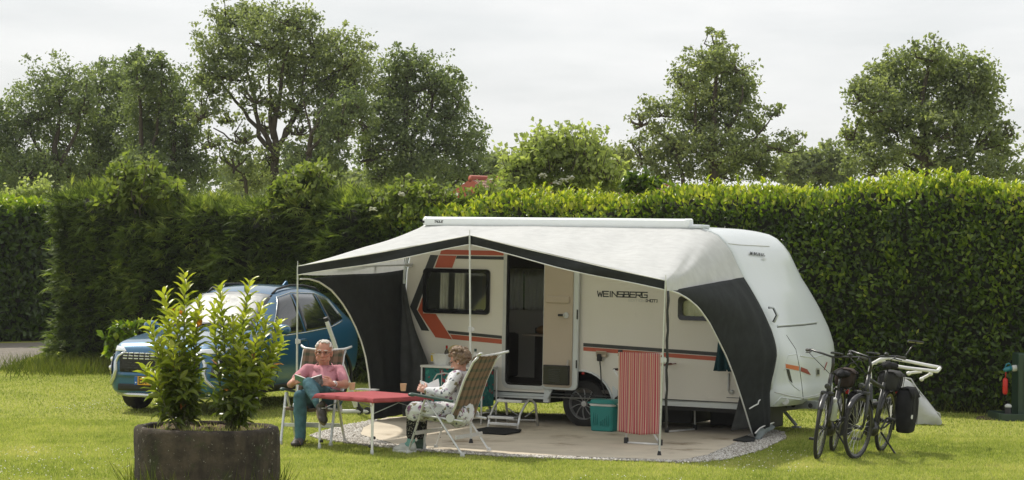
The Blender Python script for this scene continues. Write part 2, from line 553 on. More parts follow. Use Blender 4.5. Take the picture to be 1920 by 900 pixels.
t.links.new(mm.outputs[2], b.inputs['Base Color']); b.inputs['Roughness'].default_value = 0.95
b.inputs['Specular IOR Level'].default_value = 0.1
gm = MB()
gm.add([(-700, -140, 0), (700, -140, 0), (700, 740, 0), (-700, 740, 0)], [(0, 1, 2, 3)])
tag(gm.build('lawn_ground', mg), kind='structure')

m_path = mat('path_grit', (0.17, 0.15, 0.125), 0.95, var=0.2, scale=3, bump=0.4, bscale=60, dirt=((0.20, 0.17, 0.12), 2.0, 0.52))
m_slab = mat('slab_concrete', (0.57, 0.50, 0.39), 0.9, var=0.14, scale=1.6, bump=0.25, bscale=25, dirt=((0.25, 0.19, 0.12), 1.3, 0.54))
m_gravelbed = mat('gravel_bed', (0.34, 0.31, 0.27), 0.95, var=0.25, scale=20, bump=0.6, bscale=120)

PATH = [G(-140, 742), G(-20, 702), G(52, 672), G(80, 662), G(120, 655), G(120, 640.5), G(40, 643), G(-140, 647)]
poly_sheet('path', PATH, 0.004, m_path, inset_noise=0.03)
GRAVEL = [G(580, 818), G(596, 824), G(642, 831), G(700, 838), G(760, 846), G(950, 858), G(1130, 864), G(1290, 869), G(1360, 864), G(1430, 845), G(1474, 822), G(1470, 812), G(1440, 806), G(1436, 796), G(700, 789), G(640, 800)]
SLAB = [G(676, 818), G(760, 841), G(950, 854), G(1130, 861), G(1275, 866), G(1325, 856), G(1368, 838), G(1398, 822), G(1420, 802), G(1405, 786), G(1300, 782), G(900, 776), G(720, 786), G(680, 804)]
poly_sheet('gravel_bed', GRAVEL, 0.004, m_gravelbed, inset_noise=0.035)
poly_sheet('concrete_pitch', SLAB, 0.02, m_slab, inset_noise=0.012)

# loose gravel stones
def frustum_pts(n, y0, y1, margin=0.8):
    y = np.sqrt(rng.uniform(y0 * y0, y1 * y1, n)); x = rng.uniform(-1, 1, n) * (0.245 * y + margin)
    return x, y
m_stone = leafmat('gravel_stone', [(0.0, (0.28, 0.25, 0.21)), (0.5, (0.50, 0.47, 0.42)), (1.0, (0.72, 0.70, 0.66))], trans=0.0, rough=0.9)
gx = rng.uniform(-3.5, 4.5, 160000); gy = rng.uniform(21, 29, 160000)
k = inpoly(gx, gy, GRAVEL) & ~inpoly(gx, gy, SLAB)
gx, gy = gx[k][:22000], gy[k][:22000]
n = len(gx)
oct_v = np.array([(1, 0, 0), (0, 1, 0), (-1, 0, 0), (0, -1, 0), (0, 0, .8), (0, 0, -.5)], float)
oct_f = np.array([(0, 1, 4), (1, 2, 4), (2, 3, 4), (3, 0, 4), (1, 0, 5), (2, 1, 5), (3, 2, 5), (0, 3, 5)])
s = rng.uniform(0.007, 0.02, n); a = rng.uniform(0, 6.28, n); asp = rng.uniform(.6, 1.3, n)
V = np.zeros((n, 6, 3))
V[:, :, 0] = gx[:, None] + s[:, None] * (np.cos(a)[:, None] * oct_v[:, 0] * asp[:, None] - np.sin(a)[:, None] * oct_v[:, 1])
V[:, :, 1] = gy[:, None] + s[:, None] * (np.sin(a)[:, None] * oct_v[:, 0] * asp[:, None] + np.cos(a)[:, None] * oct_v[:, 1])
V[:, :, 2] = 0.012 + s[:, None] * oct_v[:, 2]
tag(link('gravel', np_mesh('gravel', V.reshape(-1, 3), (oct_f[None] + (np.arange(n) * 6)[:, None, None]).reshape(-1, 3), m_stone, np.repeat(rng.uniform(0, 1, n), 6))), kind='stuff')

# ------------------------------------------------------------------ hedge line
HS = Vector((6.46, 30.59, 0))                    # a point on the front foot of the hedge; runs along -DV
def HP(t, back=0.0, z=0.0): return HS - DV * t + NV * back + Vector((0, 0, z))
PLANT_C, PLANT_R, PLANT_H = P(389, 800, 18.5), 0.625, 0.6
PLANT_C = Vector((PLANT_C.x, 18.5, 0))

# ------------------------------------------------------------------ grass
m_grass = leafmat('grass_blade', [(0.0, (0.17, 0.225, 0.045)), (0.45, (0.335, 0.385, 0.10)), (0.8, (0.455, 0.47, 0.16)), (1.0, (0.58, 0.53, 0.26))], trans=0.45, rough=0.6, spec=0.25, tcol=(1.3, 1.35, 0.7))
def grass_blades(x, y, hmin, hmax, wd):
    n = len(x)
    h = rng.uniform(hmin, hmax, n); a = rng.uniform(0, 6.28, n); lean = rng.uniform(0.1, 0.9, n); la = rng.uniform(0, 6.28, n)
    V = np.zeros((n, 3, 3))
    dx, dy = np.cos(a) * wd / 2, np.sin(a) * wd / 2
    V[:, 0, 0] = x - dx; V[:, 0, 1] = y - dy
    V[:, 1, 0] = x + dx; V[:, 1, 1] = y + dy
    V[:, 2, 0] = x + np.cos(la) * lean * h; V[:, 2, 1] = y + np.sin(la) * lean * h; V[:, 2, 2] = h
    p = np.stack([x, y, np.zeros(n)], 1)
    rv = np.clip(0.43 + 0.20 * vnoise(p, 0.8, 3) + 0.16 * vnoise(p, 3.1, 5) + 0.14 * vnoise(p, 11.0, 6) + rng.normal(0, 0.20, n), 0, 1)
    return V.reshape(-1, 3), np.arange(n * 3).reshape(-1, 3), np.repeat(rv, 3)
x1, y1 = frustum_pts(330000, 17.0, 26.5)
x2, y2 = frustum_pts(190000, 26.5, 46)
x, y = np.concatenate([x1, x2]), np.concatenate([y1, y2])
hb = (x - HS.x) * NV.x + (y - HS.y) * NV.y; ht = -((x - HS.x) * DV.x + (y - HS.y) * DV.y)
pn = np.stack([x, y, 0 * x], 1)
edge = 0.06 * vnoise(pn, 9.0, 1)
grow = [q + (q - Vector((0.2, 25, 0))) * 0.0 for q in GRAVEL]
ok = ~inpoly(x + edge, y + edge, GRAVEL) & ~inpoly(x + edge, y + edge, PATH)
ok &= ((x - PLANT_C.x) ** 2 + (y - PLANT_C.y) ** 2) > 0.6 ** 2
ok &= ~((hb > 0.25) & (ht < 16.4) & (hb < 3.5)) & ~(hb > 14)
x, y = x[ok], y[ok]
far = y > 26.5
Va, Fa, ra = grass_blades(x[~far], y[~far], 0.012, 0.034, 0.008)
Vb, Fb, rb = grass_blades(x[far], y[far], 0.015, 0.036, 0.014)
me = np_mesh('grass', np.concatenate([Va, Vb]), np.concatenate([Fa, Fb + len(Va)]), m_grass, np.concatenate([ra, rb]))
tag(link('grass', me), kind='stuff')
m_rank = leafmat('rank_grass_blade', [(0.0, (0.06, 0.085, 0.014)), (0.6, (0.14, 0.165, 0.03)), (1.0, (0.28, 0.25, 0.10))], trans=0.4, rough=0.6, spec=0.2)
# rank grass along the hedge foot and round the planter, caravan and path edge
tx, ty = [], []
for i in range(9000):
    tt = random.uniform(10.6, 16.7); bb = -abs(random.gauss(0, 0.55)) * (1.0 if tt < 14.5 else 1.8) + 0.15
    q = HP(tt, bb); tx.append(q.x); ty.append(q.y)
for i in range(1500):
    q = HP(random.uniform(-2, 10.6), random.uniform(-0.12, 0.3)); tx.append(q.x); ty.append(q.y)
for i in range(500):
    a = random.uniform(0, 6.28); rr = PLANT_R + random.uniform(-.01, .06); tx.append(PLANT_C.x + math.cos(a) * rr); ty.append(PLANT_C.y + math.sin(a) * rr)
Vc, Fc_, rc = grass_blades(np.array(tx), np.array(ty), 0.08, 0.36, 0.014)
tag(link('tall_grass', np_mesh('tall_grass', Vc, Fc_, m_rank, np.clip(rc - 0.1, 0, 1))), kind='stuff')
# clover and daisy heads
m_daisy = mat('daisy_white', (0.8, 0.8, 0.74), 0.8)
x, y = frustum_pts(5200, 17.5, 30)
pn = np.stack([x, y, 0 * x], 1)
ok = (vnoise(pn, 0.9, 9) > 0.25) & ~inpoly(x, y, GRAVEL) & (x < 4) & (((x - PLANT_C.x) ** 2 + (y - PLANT_C.y) ** 2) > 0.5)
x, y = x[ok][:1100], y[ok][:1100]; n = len(x)
s = rng.uniform(0.004, 0.009, n); V = np.zeros((n, 6, 3))
V[:, :, 0] = x[:, None] + s[:, None] * oct_v[:, 0]; V[:, :, 1] = y[:, None] + s[:, None] * oct_v[:, 1]; V[:, :, 2] = rng.uniform(.035, .05, n)[:, None] + s[:, None] * oct_v[:, 2]
tag(link('clover_flowers', np_mesh('clover_flowers', V.reshape(-1, 3), (oct_f[None] + (np.arange(n) * 6)[:, None, None]).reshape(-1, 3), m_daisy)), kind='stuff')

# ------------------------------------------------------------------ hedges
LEAF_MID = (np.array([(0, 0, 0), (.33, .5, .10), (.33, -.5, .10), (.33, 0, 0), (.72, .36, .05), (.72, -.36, .05), (.72, 0, -.04), (1, 0, -.14)], float),
            np.array([(0, 3, 1), (0, 2, 3), (1, 3, 6), (1, 6, 4), (3, 2, 5), (3, 5, 6), (4, 6, 7), (6, 5, 7)]))
SPRAY = (np.array([(0, 0, 0), (.2, .06, 0), (.5, .5, -.06), (.45, .05, 0), (.75, .38, -.12), (.7, .04, -.03), (1, 0, -.18),
                   (.2, -.06, 0), (.5, -.5, -.06), (.45, -.05, 0), (.75, -.38, -.12), (.7, -.04, -.03)], float),
         np.array([(0, 1, 2), (1, 3, 4), (3, 5, 6), (0, 8, 7), (7, 10, 9), (9, 6, 11), (0, 7, 1), (1, 7, 9), (1, 9, 3), (3, 9, 6)]))
m_laurel = leafmat('laurel_leaf', [(0.0, (0.022, 0.042, 0.007)), (0.45, (0.082, 0.140, 0.015)), (0.75, (0.21, 0.29, 0.028)), (1.0, (0.46, 0.48, 0.075))], trans=0.45, rough=0.32, spec=0.5, tcol=(1.5, 1.6, 0.6))
m_conif = leafmat('yew_spray', [(0.0, (0.045, 0.068, 0.018)), (0.5, (0.125, 0.175, 0.042)), (0.8, (0.235, 0.285, 0.07)), (1.0, (0.33, 0.36, 0.10))], trans=0.42, rough=0.55, spec=0.3)
m_core = mat('hedge_twigs', (0.018, 0.020, 0.010), 0.95, var=0.4, scale=8, bump=1.0, bscale=20)
m_bark = mat('bark', (0.075, 0.060, 0.045), 0.95, var=0.3, scale=5, bump=0.8, bscale=14)

def hedge_mass(t0, t1, hfun, depth):
    """twig core of a hedge run, wavy, a little inside the leaf skin"""
    mb = MB(); rows = []
    nt_ = int((t1 - t0) / 0.35) + 1
    for i in range(nt_ + 1):
        tt = t0 + (t1 - t0) * i / nt_; h = hfun(tt)
        prof = [(0.22, 0.0), (0.20, 0.5), (0.16, 1.4), (0.18, h - 0.5), (0.26, h - 0.2), (0.45, h - 0.05), (depth - 0.3, h - 0.05), (depth, h - 0.5), (depth, 0.0)]
        rows.append([HP(tt, bk + 0.05 * math.sin(3.1 * tt + 2 * z) + 0.03 * math.sin(7.7 * tt - 3 * z), z + 0.04 * math.sin(5 * tt + bk)) for bk, z in prof])
    mb.grid(rows, uv=False)
    mb.add(rows[0], [tuple(range(len(rows[0])))]); mb.add(rows[-1], [tuple(range(len(rows[-1])))])
    return mb
def hedge_skin(n, t0, t1, hfun, depth, ends=(False, False), tophalf=0.25, bulge=0.09):
    """points on the clipped faces: position, outward normal, height share"""
    pts, nrm, hs = [], [], []
    front = -np.array(NV); al = -np.array(DV); up = np.array((0, 0, 1.0))
    nf = int(n * (1 - tophalf) * (0.86 if ends[1] else 1))
    tt = rng.uniform(t0, t1, nf); zz = rng.uniform(0.0, 1.0, nf) ** 0.9
    h = np.array([hfun(q) for q in tt]); z = 0.05 + zz * (h - 0.12)
    bk = np.where(z > h - 0.35, (z - (h - 0.35)) ** 2 * 1.6, 0) + np.where(z < 0.5, (0.5 - z) * 0.25, 0)
    bk += bulge * vnoise(np.stack([tt, z, 0 * z], 1), 2.2, 11) + 0.05 * vnoise(np.stack([tt, z, 0 * z], 1), 6.0, 12) + rng.uniform(-0.05, 0.10, nf)
    base = np.array(HS)
    p = base + tt[:, None] * al + bk[:, None] * np.array(NV) + z[:, None] * up
    nn = np.repeat(front[None], nf, 0) + 0.25 * up
    pts.append(p); nrm.append(nn); hs.append(z / h)
    ntp = int(n * tophalf)
    tt = rng.uniform(t0, t1, ntp); bk = rng.uniform(0.08, depth, ntp) ** 1.0
    h = np.array([hfun(q) for q in tt])
    z = h - 0.05 - np.where(bk < .35, (0.35 - bk) ** 2 * 1.5, 0) + 0.05 * vnoise(np.stack([tt, bk, 0 * z[:1].repeat(ntp)], 1), 3.0, 13) + rng.uniform(-.06, .08, ntp)
    pts.append(base + tt[:, None] * al + bk[:, None] * np.array(NV) + z[:, None] * up)
    nrm.append(np.repeat((up + 0.5 * front)[None], ntp, 0)); hs.append(np.full(ntp, 1.0))
    if ends[1]:
        ne = int(n * 0.14)
        bk = rng.uniform(0, depth, ne); z = rng.uniform(0.03, 1, ne) * (hfun(t1) - 0.1)
        tt = t1 + 0.10 * vnoise(np.stack([bk, z, 0 * z], 1), 2.5, 14) + rng.uniform(-.1, .12, ne)
        pts.append(base + tt[:, None] * al + bk[:, None] * np.array(NV) + z[:, None] * up)
        nrm.append(np.repeat((al + 0.2 * up)[None], ne, 0)); hs.append(z / hfun(t1))
    return np.concatenate(pts), np.concatenate(nrm), np.concatenate(hs)

# laurel hedge (right)
hl = lambda t: 3.30 - 0.036 * max(t, 0) + 0.05 * math.sin(1.9 * t) + 0.03 * math.sin(4.3 * t + 1) - 0.06 * (t > 8)
HB = HP(3, 0.5)
lh = thing('laurel_hedge', 'tall clipped laurel hedge with bright yellow-green tips behind the bicycles', 'hedge', HB)
hedge_mass(-2.4, 9.9, hl, 1.3).build('twig_core', m_core, lh, smooth=True, world=True, kind='stuff')
c, nn, hs = hedge_skin(36000, -2.4, 9.9, hl, 1.3, tophalf=0.22)
n = len(c)
nr = unit(nn) + rng.normal(0, 0.45, (n, 3)); ax = rng.normal(0, 0.7, (n, 3)) + np.array((0, 0, 0.35)) + 0.5 * unit(nn)
top = hs > 0.93
ax[top] += np.array((0, 0, 1.0))
rn = np.clip(0.30 + 0.16 * vnoise(c, 2.3, 21) + 0.14 * vnoise(c, 7.0, 22) + rng.normal(0, 0.20, n) + np.clip((hs - 0.86) / 0.08, 0, 1) * 0.52, 0, 1)
ln = rng.uniform(0.062, 0.118, n); wd = ln * rng.uniform(0.42, 0.54, n)
order = np.argsort(-(ln * wd) / (c[:, 1] ** 2) - 1.0 * (c[:, 0] < -100))
face = order[(c[order, 0] / c[order, 1] < 0.235) & (c[order, 0] > 2.0)][:300]   # the 300 that show largest
rest = np.setdiff1d(np.arange(n), face)
leaf_object('foliage', c[rest], ax[rest], nr[rest], ln[rest], wd[rest], m_laurel, rn[rest], lh, LEAF_MID, 'stuff', HB)
proto = []
for j in range(6):
    T = LEAF_MID[0].copy(); T[:, 2] *= 1 + 0.3 * j
    proto.append(np_mesh('leaf', T * np.array((1, .42, 1)), LEAF_MID[1], m_laurel, np.full(len(T), 0.2 + 0.12 * j)))
def place_leaf(me, parent, c, ax, nr, ln, origin):
    ax = Vector(ax).normalized(); sd = Vector(nr).cross(ax).normalized(); nn = ax.cross(sd)
    o = bpy.data.objects.new('leaf', me); COL.objects.link(o); o.parent = parent
    o.matrix_local = Matrix.Translation(Vector(c) - Vector(origin)) @ Matrix((ax, sd, nn)).transposed().to_4x4() @ Matrix.Scale(float(ln), 4)
    return o
for i in face:
    place_leaf(proto[min(5, int(rn[i] * 6))], lh, c[i], ax[i], nr[i], ln[i], HB)
# upright new shoots on top of it
sc_, sa, sn, sl = [], [], [], []
for i in range(520):
    tt = random.uniform(-2.4, 9.9); bk = random.uniform(0.1, 1.1)
    big = (math.sin(tt * 2.1) + math.sin(tt * 0.83 + 1.0) > 0.9) or random.random() < 0.12
    hh = random.uniform(0.05, 0.15) + (random.uniform(0.0, 0.16) if big else 0)
    p0 = HP(tt, bk, hl(tt) - 0.06)
    for k in range(int(6 + hh * 34)):
        f_ = random.random(); a_ = k * 2.4
        sc_.append(p0 + Vector((random.gauss(0, .012), random.gauss(0, .012), hh * f_)))
        sa.append((math.cos(a_) * .7, math.sin(a_) * .7, 0.55 + 0.6 * f_)); sn.append((-math.cos(a_) * .6, -math.sin(a_) * .6, 0.8)); sl.append(random.uniform(.07, .115))
sl = np.array(sl)
leaf_object('new_shoots', np.array(sc_), np.array(sa), np.array(sn) + rng.normal(0, .1, (len(sn), 3)), sl, sl * 0.36, m_laurel, np.clip(rng.normal(0.86, 0.12, len(sl)), 0, 1), lh, LEAF_MID, 'stuff', HB)

# yew hedge (left)
hy = lambda t: 2.98 + 0.08 * math.sin(1.3 * t) + 0.05 * math.sin(3.7 * t + 2) + (0.10 if t > 14.6 else 0)
YB = HP(13, 0.5)
yh_ = thing('yew_hedge', 'dark shaggy conifer hedge running behind the blue car', 'hedge', YB)
hedge_mass(9.7, 16.3, hy, 1.6).build('twig_core', m_core, yh_, smooth=True, world=True, kind='stuff')
c, nn, hs = hedge_skin(17000, 9.5, 16.4, hy, 1.6, ends=(False, True), tophalf=0.2, bulge=0.20)
n = len(c)
vq = vnoise(c * np.array((1, 1, 1.8)), 4.2, 31); c += unit(nn) * (rng.uniform(0.0, 0.16, n) * np.clip(vq * 2, -.6, 1))[:, None]
ax = unit(nn) * 0.9 + rng.normal(0, 0.45, (n, 3)) + np.array((0, 0, -0.12)); ax[hs > 0.95] += np.array((0, 0, 0.9))
nr = np.repeat(np.array([(0, 0, 1.0)]), n, 0) + 0.35 * unit(nn) + rng.normal(0, 0.3, (n, 3))
ln = rng.uniform(0.12, 0.30, n); wd = ln * rng.uniform(0.45, 0.75, n)
rn = np.clip(0.34 + 0.16 * vnoise(c, 1.9, 33) + 0.22 * np.clip(vq * 1.6, -1, 1) + rng.normal(0, 0.17, n) + np.clip((hs - 0.85) / 0.15, 0, 1) * 0.3, 0, 1)
leaf_object('foliage', c, ax, nr, ln, wd, m_conif, rn, yh_, SPRAY, 'stuff', YB)

# hedge across the path, far left
fl = thing('clipped_hedge', 'far dark clipped hedge beyond the path at the left edge', 'hedge', G(-10, 641))
A0 = G(-330, 647); A1 = G(120, 639)
dirv = (A1 - A0).normalized(); back = Vector((-dirv.y, dirv.x, 0)); Lh = (A1 - A0).length
mb = MB()
mb.prism([(0, 0), (Lh, 0), (Lh, 2.95), (0, 2.95)], A0 + back * 0.25, dirv, (0, 0, 1), back, 1.2)
mb.build('twig_core', m_core, fl, world=True, kind='stuff')
n = 9000
s1 = rng.uniform(0, Lh, n); z = rng.uniform(0.05, 3.1, n); tp = rng.random(n) < 0.3
bk = rng.uniform(-.05, .2, n); bk[tp] = rng.uniform(0, 1.4, tp.sum()); z[tp] = 3.05 + rng.uniform(-.12, .22, tp.sum())
c = np.array(A0)[None] + s1[:, None] * np.array(dirv) + bk[:, None] * np.array(back) + z[:, None] * np.array((0, 0, 1))
nn = np.repeat(-np.array(back)[None], n, 0); nn[tp] = (0, 0, 1)
ln = rng.uniform(0.12, 0.2, n)
leaf_object('foliage', c, rng.normal(0, .7, (n, 3)) + nn * .5, nn + rng.normal(0, .5, (n, 3)), ln, ln * .5, m_laurel,
            np.clip(0.22 + rng.normal(0, .12, n) + tp * 0.5, 0, 1), fl, LEAF_MID, 'stuff', fl.location)

# ------------------------------------------------------------------ trees
m_oak = leafmat('oak_leaf', [(0.0, (0.092, 0.125, 0.066)), (0.5, (0.165, 0.205, 0.108)), (1.0, (0.28, 0.32, 0.17))], trans=0.45, rough=0.5, spec=0.3)
m_oak2 = leafmat('lime_leaf', [(0.0, (0.125, 0.158, 0.085)), (0.5, (0.21, 0.245, 0.13)), (1.0, (0.33, 0.36, 0.19))], trans=0.47, rough=0.5, spec=0.3)
m_light = leafmat('elder_leaf', [(0.0, (0.15, 0.19, 0.075)), (0.5, (0.28, 0.33, 0.13)), (1.0, (0.42, 0.46, 0.21))], trans=0.5, rough=0.5, spec=0.3)
m_bush = leafmat('bush_leaf', [(0.0, (0.07, 0.10, 0.025)), (0.5, (0.14, 0.19, 0.045)), (1.0, (0.25, 0.29, 0.08))], trans=0.42, rough=0.5, spec=0.3)
def tree(name, label, base, Y, lobes, limbs, nleaf, m, leaf=0.105, tr=0.20, group=None, depth=0.8, fill=1.0, umbels=None, shoots=0):
    """base: (px,py) of the trunk line; lobes: (px,py,rx,ry[,share]) seen at distance Y; limbs: polylines in px from the trunk"""
    b0 = P(base[0], base[1], Y); b0.z = 0
    o = thing(name, label, 'tree' if name.endswith('tree') else 'bush', b0, 0, group)
    s = Y / F
    mb = MB()
    for (pts, r0, r1) in limbs:
        q = [P(a[0], a[1], Y + (a[2] if len(a) > 2 else 0)) for a in pts]
        if pts[0] == 'g': pass
        m_ = []
        for i in range(len(q) - 1):
            for k in range(3): m_.append(q[i].lerp(q[i + 1], k / 3) + Vector((random.gauss(0, .05), random.gauss(0, .05), 0)))
        m_.append(q[-1])
        k = len(m_)
        mb.tube(m_, [0.6 * (r0 + (r1 - r0) * i / (k - 1)) for i in range(k)], n=7)
    cs, rs = [], []
    tot = sum((l[2] * l[3]) * (l[4] if len(l) > 4 else 1) for l in lobes)
    allc, allr = [], []
    for l in lobes:
        share = (l[2] * l[3]) * (l[4] if len(l) > 4 else 1) / tot
        cc = np.array(P(l[0], l[1], Y + random.uniform(-1, 1) * depth)); rx, rz = l[2] * s, l[3] * s; ry = 0.85 * (rx + rz) / 2
        ncl = max(5, int(share * nleaf / 22))
        d = unit(rng.normal(size=(ncl, 3))); rad = 1.22 * rng.uniform(0.05, 1.0, ncl) ** 0.5 * (1 + .28 * vnoise(d + l[0] * .37, 2.6, 41))
        cl = cc + d * rad[:, None] * np.array((rx, ry, rz))
        for q in cl:
            kk = int(rng.uniform(6, 34)); rr = rng.uniform(0.10, 0.40) * min(1.0, (rx + rz) / 1.4)
            pts = q + unit(rng.normal(size=(kk, 3))) * (rng.uniform(0, 1, (kk, 1)) ** 0.5) * rr * np.array((1.15, 1.15, 0.75))
            allc.append(pts); allr.append(np.full(kk, 0.5 + rng.normal(0, 0.16)))
        for q in cl[:: max(1, ncl // 7)]:              # twigs out to the clumps
            a_ = Vector(cc) + Vector((0, 0, -0.5 * rz)); mb.tube([a_, a_.lerp(Vector(q), 0.5) + Vector((random.gauss(0, .1), random.gauss(0, .1), -0.08)), Vector(q)], [tr * 0.16, tr * 0.11, 0.008], n=5, caps=False)
    if shoots:                                           # upright leafy shoots break the outline
        for l in lobes:
            for _k in range(int(shoots * (1 if l[3] > 10 else .5))):
                a_ = random.uniform(-1.2, 1.2); q0 = P(l[0] + l[2] * .8 * math.sin(a_) * random.random(), l[1] - l[3] * .3, Y + random.uniform(-.5, .4)); hh_ = (l[3] * random.uniform(.7, 1.7) + 6) * s
                q1 = q0 + Vector((math.sin(a_) * hh_ * .45, random.gauss(0, .1), hh_)); kk = max(6, int(hh_ * 42))
                tt_ = np.linspace(.15, 1, kk)[:, None]; pts = np.array(q0) * (1 - tt_) + np.array(q1) * tt_; allc.append(pts + rng.normal(0, .045, pts.shape)); allr.append(np.full(kk, .72))
                mb.tube([q0, q0.lerp(q1, .5), q1], [.010, .007, .003], n=4, caps=False)
    c = np.concatenate(allc); r = np.concatenate(allr); n = len(c)
    ax = rng.normal(size=(n, 3)) + np.array((0, 0, -0.2)); nr = rng.normal(size=(n, 3)) * 0.8 + np.array((0, 0, 0.8))
    ln = rng.uniform(0.7, 1.3, n) * leaf
    leaf_object('crown', c, ax, nr, ln, ln * 0.62, m, np.clip(r + rng.normal(0, .14, n), 0, 1), o, LEAF_DIAMOND, None, b0)
    mb.build('trunk', m_bark, o, smooth=True, world=True)
    if umbels:
        um = MB()
        for (px, py, w_) in umbels:
            q0 = P(px, py, Y - .75)
            for k in range(22):
                a_ = random.uniform(0, 6.28); rr = math.sqrt(random.random()) * w_ * s * .75
                um.ell(q0 + Vector((math.cos(a_) * rr, math.sin(a_) * rr, random.gauss(0, .015) - rr * .15)), (.020, .020, .012), n=6, m=4)
        um.build('blossom', mat('elder_cream', (.50, .50, .38), .8), o, smooth=True, world=True)
    return o
GT = 'trees standing beyond the hedge'
def ground_py(px, Y): return CY + (px - CX) * math.tan(ROLL) + F * CAM_H / Y
def gp(px, Y): return (px, ground_py(px, Y))
tree('oak_tree', 'dark oak tree furthest to the left of the skyline', (95, 400), 66,
     [(115, 150, 55, 42), (58, 205, 55, 50), (20, 262, 45, 55), (-20, 250, 40, 60), (105, 235, 62, 55), (52, 315, 62, 42), (130, 312, 52, 42), (10, 345, 50, 30), (95, 372, 70, 28), (150, 190, 30, 40)],
     [([gp(98, 66), (100, 330), (104, 250), (112, 170)], .26, .05), ([(100, 340), (70, 270), (40, 220)], .14, .04), ([(101, 330), (140, 260), (150, 210)], .14, .04), ([gp(60, 66), (60, 340), (30, 280)], .16, .04)], 27000, m_oak, group=GT)
tree('oak_tree', 'dark rounded oak tree between the leftmost tree and the spire-topped one', (200, 400), 68,
     [(190, 150, 34, 34), (228, 150, 34, 40), (212, 200, 52, 44), (185, 245, 44, 46), (235, 262, 58, 46), (182, 305, 48, 38), (245, 318, 50, 36), (205, 372, 70, 26), (160, 355, 40, 34)],
     [([gp(165, 68), (168, 330), (180, 250), (190, 165)], .24, .05), ([gp(152, 68), (150, 340), (125, 290)], .18, .05), ([(170, 320), (205, 260), (225, 190)], .14, .04), ([gp(205, 68), (208, 340), (235, 280)], .16, .05)], 22000, m_oak, group=GT)
tree('oak_tree', 'oak tree with a narrow spire-like top left of the tallest tree', (270, 400), 64,
     [(252, 112, 17, 26), (262, 150, 34, 34), (300, 128, 30, 30), (315, 165, 46, 36), (275, 205, 50, 44), (335, 215, 42, 48), (290, 262, 52, 44), (348, 270, 42, 40), (272, 318, 44, 36), (325, 330, 50, 36), (380, 318, 34, 26), (300, 372, 70, 24)],
     [([gp(270, 64), (270, 330), (268, 240), (254, 120)], .24, .04), ([gp(328, 64), (328, 330), (325, 250), (318, 170)], .18, .05), ([(270, 320), (300, 250), (302, 150)], .13, .04)], 28000, m_oak, group=GT)
tree('oak_tree', 'tallest spreading oak tree with forked trunk and sky gaps in its lower crown', (517, 400), 62,
     [(425, 38, 32, 28), (470, 28, 44, 26), (548, 32, 46, 28), (500, 70, 70, 42), (410, 85, 44, 42), (590, 85, 55, 42), (648, 105, 48, 46), (440, 130, 56, 40), (540, 122, 62, 40), (610, 140, 56, 42), (672, 150, 30, 44), (395, 155, 36, 38),
      (380, 205, 30, 30, .6), (480, 178, 34, 30, .6), (560, 190, 44, 34, .7), (620, 200, 44, 40, .8), (665, 205, 34, 34, .8), (430, 215, 26, 22, .5), (455, 255, 26, 24, .55), (598, 262, 40, 34, .6), (560, 240, 24, 24, .4), (400, 262, 26, 20, .4), (500, 230, 18, 22, .3), (595, 305, 44, 26, .8), (440, 300, 44, 30, .8), (548, 290, 28, 30, .6), (648, 240, 20, 24, .5), (480, 330, 60, 26, .9), (560, 345, 60, 24, .9), (500, 285, 26, 24, .45), (520, 200, 30, 30, .5)],
     [([gp(514, 62), (515, 340), (514, 290), (520, 220), (528, 150), (535, 60)], .28, .04), ([(515, 300), (490, 235), (470, 160), (455, 80)], .15, .04), ([(514, 295), (548, 225), (590, 165), (630, 130)], .14, .04),
      ([(512, 285), (480, 240), (440, 190), (405, 140)], .14, .04), ([(490, 250), (450, 270), (400, 240)], .08, .03), ([(517, 260), (505, 190), (500, 110)], .13, .04), ([(530, 260), (560, 210), (575, 120)], .12, .04), ([gp(470, 62), (462, 340), (440, 290), (404, 250)], .12, .03)], 40000, m_oak2, tr=.26, group=GT)
tree('slender_tree', 'slender tree with sparse crown on the right flank of the tallest oak', (573, 400), 60,
     [(590, 300, 44, 26), (628, 262, 30, 40, .7), (640, 215, 26, 34, .6), (612, 235, 28, 30, .5), (560, 318, 30, 20), (618, 318, 30, 18), (660, 190, 26, 30, .6), (690, 225, 18, 30, .5)],
     [([gp(572, 60), (573, 330), (582, 270), (598, 215), (625, 175)], .20, .04), ([(578, 290), (610, 250), (645, 215)], .10, .03), ([(583, 270), (575, 225), (568, 190)], .08, .03)], 9000, m_oak, group=GT)
tree('oak_tree', 'broad dark oak tree right of the tallest tree, above the red roof', (765, 400), 64,
     [(765, 112, 36, 28), (735, 150, 44, 36), (805, 145, 50, 38), (840, 150, 26, 24), (770, 190, 66, 44), (845, 200, 38, 44), (720, 210, 40, 42), (700, 262, 32, 36, .8), (770, 255, 62, 46), (842, 262, 52, 44), (895, 262, 22, 32), (720, 310, 46, 34), (790, 318, 62, 36), (862, 318, 54, 34), (905, 312, 24, 26), (760, 352, 80, 22), (690, 290, 26, 22, .7)],
     [([gp(758, 64), (760, 330), (757, 260), (762, 180), (765, 110)], .32, .05), ([(759, 300), (735, 240), (715, 180)], .15, .04), ([(758, 280), (800, 220), (825, 160)], .15, .04), ([(760, 310), (830, 260), (880, 250)], .12, .04)], 33000, m_oak, tr=.26, group=GT)
